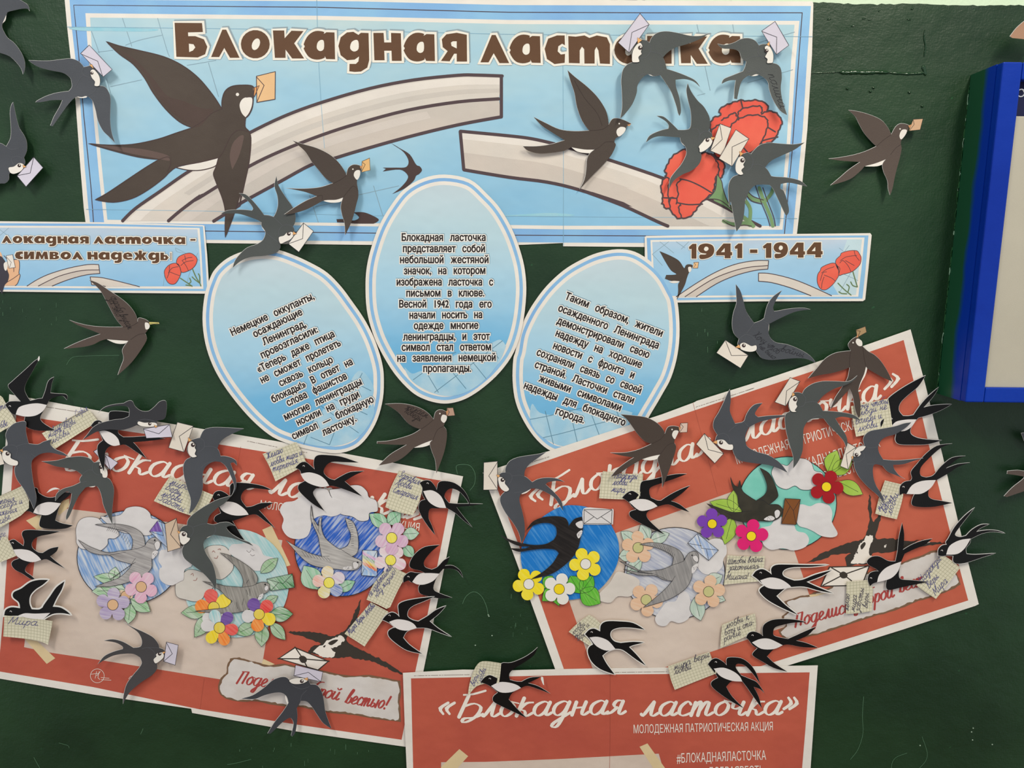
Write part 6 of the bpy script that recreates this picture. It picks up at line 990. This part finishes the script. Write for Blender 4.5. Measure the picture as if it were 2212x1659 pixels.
brown('brown cut-out swallow with handwritten thanks on its wing, on the wall under the left sign', 'E 710,755! 780,780 870,840 960,900 1030,960 1080,1030 1097,1092! 1105,1058 1160,1070 1192,1100 1185,1140 1155,1182! 1165,1200 1165,1240 1110,1330 1040,1420 938,1513! 960,1450 985,1380 975,1310 1022,1240! 940,1232 850,1226! 800,1240 740,1270 650,1290 510,1303! 600,1260 700,1220 800,1185! 700,1145 620,1115 553,1075! 620,1098 720,1120 850,1130 977,1130! 920,1060 860,950 800,840', 'E 1155,1095 1190,1105 1187,1140 1160,1147', None, None, 'E 1185,1088 1265,1091 1271,1105 1190,1110', 'E 1195,1100 1225,1105 1260,1098', 'E 850,1228! 940,1235 1020,1240! 990,1262 920,1259', ('E', 1020, 1170), mat=BRNL, lines=['E 1097,1092 1050,1120 977,1130', 'E 1155,1182 1100,1190 1040,1230'], writing=[('E', 'спасибо внукам', 880, 890, 1015, 1150, 34), ('E', 'за это', 855, 905, 930, 1050, 30)], emat=paper((214, 204, 120)), curl=.006)
brown('brown cut-out swallow with handwriting, on the wall between left and middle oval feet', 'M 1225,85! 1330,80 1420,90 1510,120 1570,160 1610,207! 1625,150 1660,130 1700,140 1717,170 1700,230 1690,262! 1715,300 1712,380 1690,480 1632,637! 1625,540 1600,470 1580,400 1602,370! 1530,397 1452,432! 1380,500 1300,545 1173,573! 1260,490 1340,440 1397,408! 1300,408 1160,400! 1160,385! 1250,378 1350,355 1440,325 1507,285! 1450,265 1400,230 1340,160 1280,115', 'M 1680,170 1714,178 1712,210 1692,234 1668,210', ('M', 1660, 160), 'M 1708,140 1730,135 1715,180', 'M 1715,115 1765,113 1780,175 1718,180', 'M 1720,120 1735,150 1720,178', 'M 1452,432! 1530,395 1605,370! 1580,407 1520,427', ('M', 1580, 310), mat=BRNL, lines=['M 1610,207 1560,250 1507,285', 'M 1690,262 1640,290 1605,370'], writing=[('M', 'желаем', 1380, 120, 1555, 195, 34), ('M', 'победы', 1375, 150, 1500, 220, 34)], emat=paper((184, 148, 128)), curl=.006)
brown('brown cut-out swallow with pale pink envelope between right oval card and red heading', 'N 1145,535! 1250,545 1350,560 1430,600 1480,650 1497,692! 1520,640 1560,628 1610,637 1612,665 1580,722 1572,762! 1587,800 1560,900 1520,1010 1478,1120! 1475,1030 1455,950 1440,890 1460,855! 1390,868 1310,895! 1200,960 1130,1010 1068,1031! 1120,970 1200,910 1252,878! 1160,865 1063,842! 1180,840 1290,815 1392,770! 1340,750 1280,690 1230,620 1190,570', 'N 1570,665 1606,668 1590,710 1575,732 1555,700', ('N', 1555, 655), 'N 1608,640 1630,635 1612,666', 'N 1622,605 1680,602 1675,677 1612,680', 'N 1622,608 1645,635 1615,678', 'N 1310,892! 1390,870 1460,855! 1440,887 1380,902', ('N', 1450, 800), h=.0125, lines=['N 1497,692 1460,735 1392,770', 'N 1572,762 1520,780 1460,855'], emat=paper((214, 188, 174)))
brown('brown cut-out swallow seen from above, wings down, at the right poster\'s upper corner', 'P 1548,175! 1562,182 1590,220 1597,250! 1640,290 1690,318 1740,365 1790,440 1836,532! 1760,500 1690,460 1640,430 1625,408! 1610,470 1580,540 1562,600! 1580,700 1578,800 1565,820! 1540,760 1520,650 1495,590! 1430,660 1340,754! 1380,660 1440,570 1480,500 1495,418! 1440,440 1350,465 1260,480 1163,507! 1230,430 1300,350 1380,305 1470,290 1505,287! 1483,240 1510,200', 'P 1555,190 1590,208 1594,245 1565,247 1543,217', ('P', 1522, 222), 'P 1545,182 1562,178 1560,150', 'P 1545,120 1620,92 1630,138 1555,180', 'P 1545,125 1580,130 1560,175', 'P 1562,600! 1585,500 1620,415! 1634,430 1618,485 1590,535', ('P', 1545, 380), h=.0100, curl=.003, lines=['P 1505,287 1495,350 1495,418', 'P 1600,260 1610,340 1625,408'], emat=paper((168, 138, 100)))
brown('brown cut-out swallow of which only tail prongs show, at the photo\'s right edge', 'W 2080,65! 2160,58 2240,60 2330,-20 2450,-160 2700,-300! 2560,-60 2640,60 2500,170! 2400,180 2300,190 2212,225 2140,250 2075,272! 2053,265! 2120,195 2212,120 2180,103 2078,88!', None, None, None, None, None, None, ('W', 2350, 80), mat=BRNL, h=.012, curl=.001)
brown('small dark wing tip at the photo\'s right edge, above two brown tail prongs', 'O 2190,685! 2240,690 2400,760 2500,900! 2400,860 2300,790 2215,750!', None, None, None, None, None, None, ('O', 2350, 780), mat=GREY, h=.012, curl=.001)
brown('light brown cut-out shape at the top right edge, above the blue board', 'D 2260,140! 2212,170 2150,225 2100,290! 2120,303! 2212,312 2330,330! 2400,250 2360,160!', None, None, None, None, None, None, ('D', 2250, 240), mat=paper((160, 122, 98)), h=.030, curl=.0)
# black and white ones
BLACK = paper((8, 7, 8), rough=.45, bump=.05, var=.2, spec=.25); WB = paper((222, 216, 214), bump=.04)
def black(label, out, belly, eye, body, h=.0088, curl=.003, rim=.35, group='black and white swallows', extra=None):
    lp = sm(out); c = (CR[body[0]][0]+body[1]*S, CR[body[0]][1]+body[2]*S); t = T('paper_swallow', label, 'paper swallow', c, bowl(c, h, curl, R_of(c, lp)), group)
    oo = offset(lp, rim); oo = oo if abs(area(oo)) > abs(area(lp)) else offset(lp, -rim); oo = [(x-.3, y-.3) for x, y in oo]
    t.sheet('cut_paper', oo, EDGE if rim < 1.5 else WHITE, 0, .0004, 9); t.pr('plumage', lp, BLACK, .0001, 9)
    t.pr('belly', sm(belly), WB, .0003, 9); X, Y = CR[eye[0]][0]+eye[1]*S, CR[eye[0]][1]+eye[2]*S
    t.ln('eye', [[(X+1.9*math.cos(a), Y+1.9*math.sin(a)) for a in np.linspace(-2.9, .3, 7)]], 1.0, WB, .0003)
    if extra: t.sheet('curled_tip', sm(extra), WHITE, .004, .0003, 0)
    return t
black('black and white swallow at the left poster\'s top left corner, wing rising over the wall', 'L 308,90! 300,115 260,190 215,270 195,330 210,380 240,427! 300,412 338,407! 360,350 385,270 430,237! 410,300 402,365! 460,370 520,375 538,395 533,420! 500,388 450,395 400,415 382,440! 350,500 320,560 340,600 400,640 436,657! 370,665 290,662 220,640 195,600 200,555! 130,540 95,528 70,500 42,460! 70,435 120,430 165,432! 110,370 65,310 100,270 200,180 270,115', 'L 125,535! 150,480 220,455 300,447 372,460! 340,510 280,545 200,552', ('L', 78, 472), ('L', 240, 490), h=.0090, extra='L 300,105! 304,80 313,70! 316,92 308,112!')
black('black and white swallow half hidden under the near-black one at the left poster\'s top', 'L 723,627! 755,590 790,583 825,600 868,590! 868,530 890,510 960,510 1030,520! 1010,580 960,620 940,680 982,716! 1060,715 1180,710 1317,730! 1180,747 1060,757! 1100,800 1167,887! 1080,830 1000,778 952,782! 880,787 840,830 835,900 825,987! 800,920 778,840 780,780 820,742! 800,695 780,662 745,640', 'L 790,670! 840,665 900,690 940,730 955,778! 900,785 840,750', ('L', 790, 605), ('L', 870, 700), h=.0120, curl=.0015)
black('black and white swallow partly hidden under two grey wings, upper left of the left poster', 'U 178,385! 187,325 215,297 255,300! 215,250 195,190! 290,200 310,240 380,275 450,265 470,212! 500,232 572,235! 540,270 490,310 480,332! 455,400 440,457! 490,480 582,498! 520,522 420,527 340,517 313,490 330,418! 290,412 262,398! 230,385', 'U 265,395! 300,340 380,312 485,322! 440,380 380,415 310,410', ('U', 218, 336), ('U', 360, 370), h=.0078, curl=.0005, extra='L 370,1162! 400,1130 440,1118 475,1130! 430,1135 395,1150!')
black('black and white swallow at the left frame edge, beside the lowest edge note', 'U 75,622! 110,610 150,635 187,662! 192,620 175,570 190,540 250,533 350,540 480,545! 400,567 310,585 262,620 255,670 300,710 340,717! 400,682 465,668! 450,705 400,743! 440,780 517,840! 430,797 370,767 330,775! 260,790 220,810 200,860 250,900 302,947! 240,922 180,882 120,850 92,810 105,780 150,762! 120,720 105,685', 'U 108,690! 170,687 240,700 300,740 328,772! 260,790 180,772 130,735', ('U', 100, 640), ('U', 220, 720), h=.0088)
black('white-rimmed black swallow standing on the one-word note, left side of the left poster', 'U 33,1217! 45,1172 90,1150 160,1157! 150,1110 105,1070 110,1030 170,1000 240,950 310,932 383,932! 340,970 280,1010 240,1060 235,1120 252,1165! 310,1167 340,1150! 350,1130 400,1060 450,990 513,943! 490,1010 450,1080 420,1145! 480,1152 530,1180 562,1208! 500,1197 430,1200 380,1222 345,1245! 250,1217 150,1217', 'U 145,1216! 200,1197 280,1200 400,1195! 345,1245! 250,1240', ('U', 85, 1185), ('U', 260, 1170), h=.0105, rim=3.0)
black('black and white swallow right of the four-word note, middle of the left poster', 'U 1691,267! 1715,232 1755,223 1800,243 1833,272! 1832,220 1835,178 1870,158 1980,163 2090,183 2167,217! 2080,207 1990,200 1935,230 1920,290 1962,352! 2010,345 2080,320 2177,318! 2120,350 2062,376! 2120,440 2192,522! 2110,462 2040,412 1982,416! 1920,440 1850,462! 1880,510 1915,570 1955,625! 1880,585 1800,530 1740,482 1708,460 1715,425 1760,400! 1735,340 1712,308', 'U 1738,330! 1800,308 1880,320 1950,370 1980,412! 1900,420 1830,410 1770,380', ('U', 1740, 258), ('U', 1860, 350), h=.0078, curl=.0015)
black('black and white swallow diving over the clouds of the deep blue disc', 'M 509,590! 550,552 590,546 630,575 663,605! 655,560 665,510 700,490 780,492 880,505 1014,551! 900,547 800,545 750,580 735,630 772,672 820,690! 880,655 950,625 1057,618! 980,652 902,700! 960,750 1042,820! 950,782 860,750 800,735 775,738! 740,745 680,752 650,790 680,850 740,934! 660,887 590,830 535,770 535,730 570,705 595,692! 560,650 545,612', 'M 550,640! 620,628 700,650 750,690 778,735! 720,745 640,725 580,690', ('M', 575, 580), ('M', 680, 680), h=.0095)
black('black and white swallow over the left poster\'s upper right border, thin curved wing', 'M 1498,712! 1535,693 1580,695 1615,730 1635,768! 1650,710 1700,697 1780,715 1850,770 1890,840 1900,897! 1870,840 1810,777 1750,757 1710,780 1697,825 1732,872! 1800,878 1900,878 2002,880! 1900,895 1792,905! 1840,970 1920,1067! 1850,1012 1780,950 1715,912! 1640,915 1580,920 1570,990 1595,1050 1622,1127! 1560,1050 1510,970 1490,910 1505,860 1543,845! 1520,800 1520,750', 'M 1527,778! 1600,772 1670,820 1710,912! 1640,905 1570,860', ('M', 1562, 718), ('M', 1620, 840), h=.0090)
black('black and white swallow beside the two-line slanted note, right edge of the left poster', 'M 1369,1507! 1373,1460 1420,1423 1470,1428 1545,1432! 1500,1410 1430,1390 1420,1350 1460,1280 1540,1222 1657,1207! 1590,1262 1537,1330 1540,1380 1595,1402! 1640,1382 1690,1330 1736,1302! 1720,1350 1700,1372! 1760,1370 1820,1410 1846,1470! 1800,1412 1740,1395 1685,1398! 1650,1440 1620,1500 1610,1560 1660,1592 1757,1627! 1660,1632 1560,1612 1500,1590 1490,1540 1515,1515! 1440,1507 1410,1490', 'M 1440,1500! 1490,1440 1570,1430 1655,1435! 1610,1490 1540,1520 1480,1520', ('M', 1408, 1462), ('M', 1540, 1460), h=.0098)
black('black and white swallow beside the one-line slanted note, lowest on the left poster\'s right edge', 'R 1202,478! 1235,440 1275,420 1310,430 1338,457! 1330,400 1332,357 1380,330 1480,310 1617,294! 1530,332 1450,365 1410,400 1402,450 1440,480 1488,492! 1560,450 1630,400 1707,369! 1650,432 1578,490! 1650,550 1752,614! 1650,577 1560,545 1477,543! 1400,570 1367,622! 1420,680 1517,749! 1400,722 1310,665 1255,612 1250,570 1285,545 1305,543! 1260,505', 'R 1255,495! 1320,475 1400,485 1450,510 1475,542! 1400,565 1320,550', ('R', 1258, 447), ('R', 1370, 510), h=.0092, rim=1.2)
black('black and white swallow on the red ground above the pale grey disc', 'V 973,276! 1010,240 1050,223 1090,240 1118,267! 1115,210 1130,150 1200,135 1300,110 1400,90 1489,88! 1400,122 1290,160 1200,195 1190,240 1202,277! 1250,298 1282,300! 1360,250 1440,210 1514,181! 1450,242 1362,303! 1430,330 1509,392! 1420,362 1340,330 1258,347! 1180,385 1170,430 1220,490 1312,569! 1200,522 1110,475 1040,430 1035,390 1085,372! 1050,345 1025,312', 'V 1028,310! 1080,290 1160,290 1220,315 1255,345! 1190,372 1110,378', ('V', 1035, 250), ('V', 1150, 320), h=.0090)
black('white-rimmed black swallow in front of the bent note, foot of the right poster', 'V 678,1364! 710,1330 750,1320 798,1342! 805,1290 850,1262 950,1262 1060,1275 1152,1327! 1050,1312 950,1312 890,1335 880,1380 910,1420 962,1434! 1060,1425 1147,1430! 1060,1452 1028,1466! 1090,1530 1162,1615! 1080,1562 980,1490 918,1480! 860,1500 815,1535! 850,1600 914,1685! 800,1642 730,1582 700,1510 710,1467 742,1445! 720,1410', 'V 712,1390! 780,1385 860,1415 918,1480! 850,1495 770,1460', ('V', 730, 1350), ('V', 830, 1430), h=.0092, rim=1.8)
black('black and white swallow with wing spread over the right poster\'s upper right border', 'O 1075,657! 1070,600 1100,570 1150,575 1168,572! 1120,510 1110,450 1140,400 1220,340 1320,280 1427,226! 1370,312 1290,380 1230,440 1215,500 1248,547! 1290,548 1332,540! 1380,470 1440,400 1532,320! 1490,392 1412,480! 1480,465 1560,457 1635,455! 1550,502 1450,540 1370,562! 1340,600 1308,655 1320,700 1400,730 1557,742! 1450,772 1330,777 1220,772 1188,740 1195,690! 1150,665', 'O 1147,645! 1190,595 1270,577 1355,575! 1310,640 1240,670', ('O', 1105, 607), ('O', 1240, 610), h=.0080, curl=.002, rim=.9)
black('black and white swallow by the sideways-written note, upper right border of the right poster', 'O 1221,1180! 1225,1110 1260,1073 1310,1063! 1320,1040 1313,990 1360,930 1430,850 1520,785 1642,768! 1550,802 1450,890 1390,960 1388,1020 1432,1037! 1490,1020 1550,950 1640,880 1747,866! 1680,892 1590,965! 1680,932 1782,920! 1690,952 1600,1010 1512,1060! 1460,1122 1450,1180 1480,1210 1560,1225 1642,1240! 1500,1270 1380,1272 1318,1252 1330,1190 1345,1168! 1285,1172 1250,1165', 'O 1277,1168! 1320,1100 1400,1065 1510,1058! 1470,1120 1400,1165 1330,1170', ('O', 1252, 1115), ('O', 1390, 1120), h=.0088)
black('black and white swallow perched on the slanting three-word note, tail over the wall', 'W 1529,737! 1530,690 1560,658 1598,650! 1590,630 1610,600 1660,510 1740,420 1820,356! 1760,432 1700,510 1662,570 1700,590 1750,580! 1800,530 1870,492 1935,489! 1870,517 1832,548! 1920,535 2000,540 2062,561! 1970,548 1880,562 1788,605! 1780,640 1750,680 1755,725! 1830,730 1987,720! 1880,752 1760,792 1680,802 1648,782 1650,740! 1600,737 1560,742', 'W 1592,730! 1620,660 1700,615 1788,602! 1740,680 1680,725', ('W', 1558, 700), ('W', 1680, 670), h=.0100, rim=.9)
black('black and white swallow in front of the right poster\'s printed bird and envelope', 'W 985,982! 968,930 980,883 1020,863 1055,862! 1030,842 975,812 963,780 1000,748 1060,745 1130,780 1188,784! 1205,700 1215,600 1242,478! 1257,560 1255,650 1248,692! 1320,650 1400,620 1482,604! 1420,652 1330,690 1262,722! 1235,785! 1220,850 1215,885! 1230,925 1330,935 1449,946! 1350,967 1240,990 1140,1012 1113,985 1120,925! 1040,950 1010,960', 'W 1042,950! 1060,890 1120,830 1235,785! 1210,860 1150,920', ('W', 993, 920), ('W', 1130, 870), h=.0092)
black('white-rimmed black swallow flying level at the left end of the right poster\'s slogan strip', 'W 50,897! 80,860 130,846 180,870 203,890! 200,840 240,812 340,810 500,813 657,812! 520,827 380,830 310,848 288,880 310,910 382,937! 450,930 550,890 682,854! 600,902 480,947! 560,985 692,1038! 580,1017 460,985 358,988! 310,1000 240,1060! 310,1130 412,1210! 280,1152 170,1090 110,1030 112,1000 150,975! 120,955 95,930', 'W 110,935! 190,912 270,925 330,960 358,988! 280,1005 190,1000 140,975', ('W', 115, 877), ('W', 230, 950), h=.0086, rim=2.0)
black('black and white swallow over the right poster\'s lower white border', 'W -2,1392! 20,1355 60,1343 110,1360 133,1380! 130,1320 150,1280 210,1250 300,1243 400,1250 482,1269! 380,1272 290,1290 230,1310 215,1350 230,1380 332,1402! 400,1372 470,1340 557,1304! 490,1372 397,1415! 480,1435 572,1472! 450,1467 340,1447 290,1452! 230,1475 165,1540! 230,1600 T 327,892! 220,862 130,812 60,770 52,745 90,705! W 50,1450 20,1410', 'W 45,1430! 110,1402 180,1400 250,1430 290,1452! 220,1482 120,1480', ('W', 50, 1375), ('W', 150, 1430), h=.0086)
black('black and white swallow between right and bottom posters, beside the straddling note', 'S 1767,832! 1800,795 1840,787 1890,815 1917,842! 1915,795 1940,778 2030,785 2100,830 2150,900 2181,987! 2120,902 2060,842 2000,830 1990,862 2032,922! 2100,950 2160,980 2217,1062! 2180,1030 2130,1012! 2170,1090 2196,1183! 2130,1092 2080,1020 2042,970! 1960,967 1912,1012! 1960,1090 2052,1183! 1960,1132 1870,1072 1800,1012 1797,972 1848,940! 1820,900', 'S 1813,868! 1890,860 1970,890 2020,930 2040,970! 1960,965 1870,930', ('S', 1830, 818), ('S', 1930, 900), h=.0100)
black('black and white swallow at the bottom poster\'s top left, by the curled note', 'S -45,975! -10,937 30,920 80,940 108,952! 110,880 125,825 200,820 300,780 370,735 411,698! 380,762 300,820 220,870 185,910 190,957! 240,970 282,972! 350,940 440,932! 400,952 335,983! 420,1010 512,1067! 420,1032 330,1005 278,1022! 210,1060 180,1112! 240,1180 322,1260! 220,1212 130,1170 60,1130 58,1090 95,1058! 50,1020 10,995', 'S 40,1005! 110,975 190,980 250,1000 278,1022! 200,1055 110,1055', ('S', 30, 950), ('S', 160, 1010), h=.0100, extra='S 440,932! 455,940 462,1000! 452,990 436,950!')
print('objects', len(bpy.data.objects), 'tris', sum(len(m.polygons) for m in bpy.data.meshes))
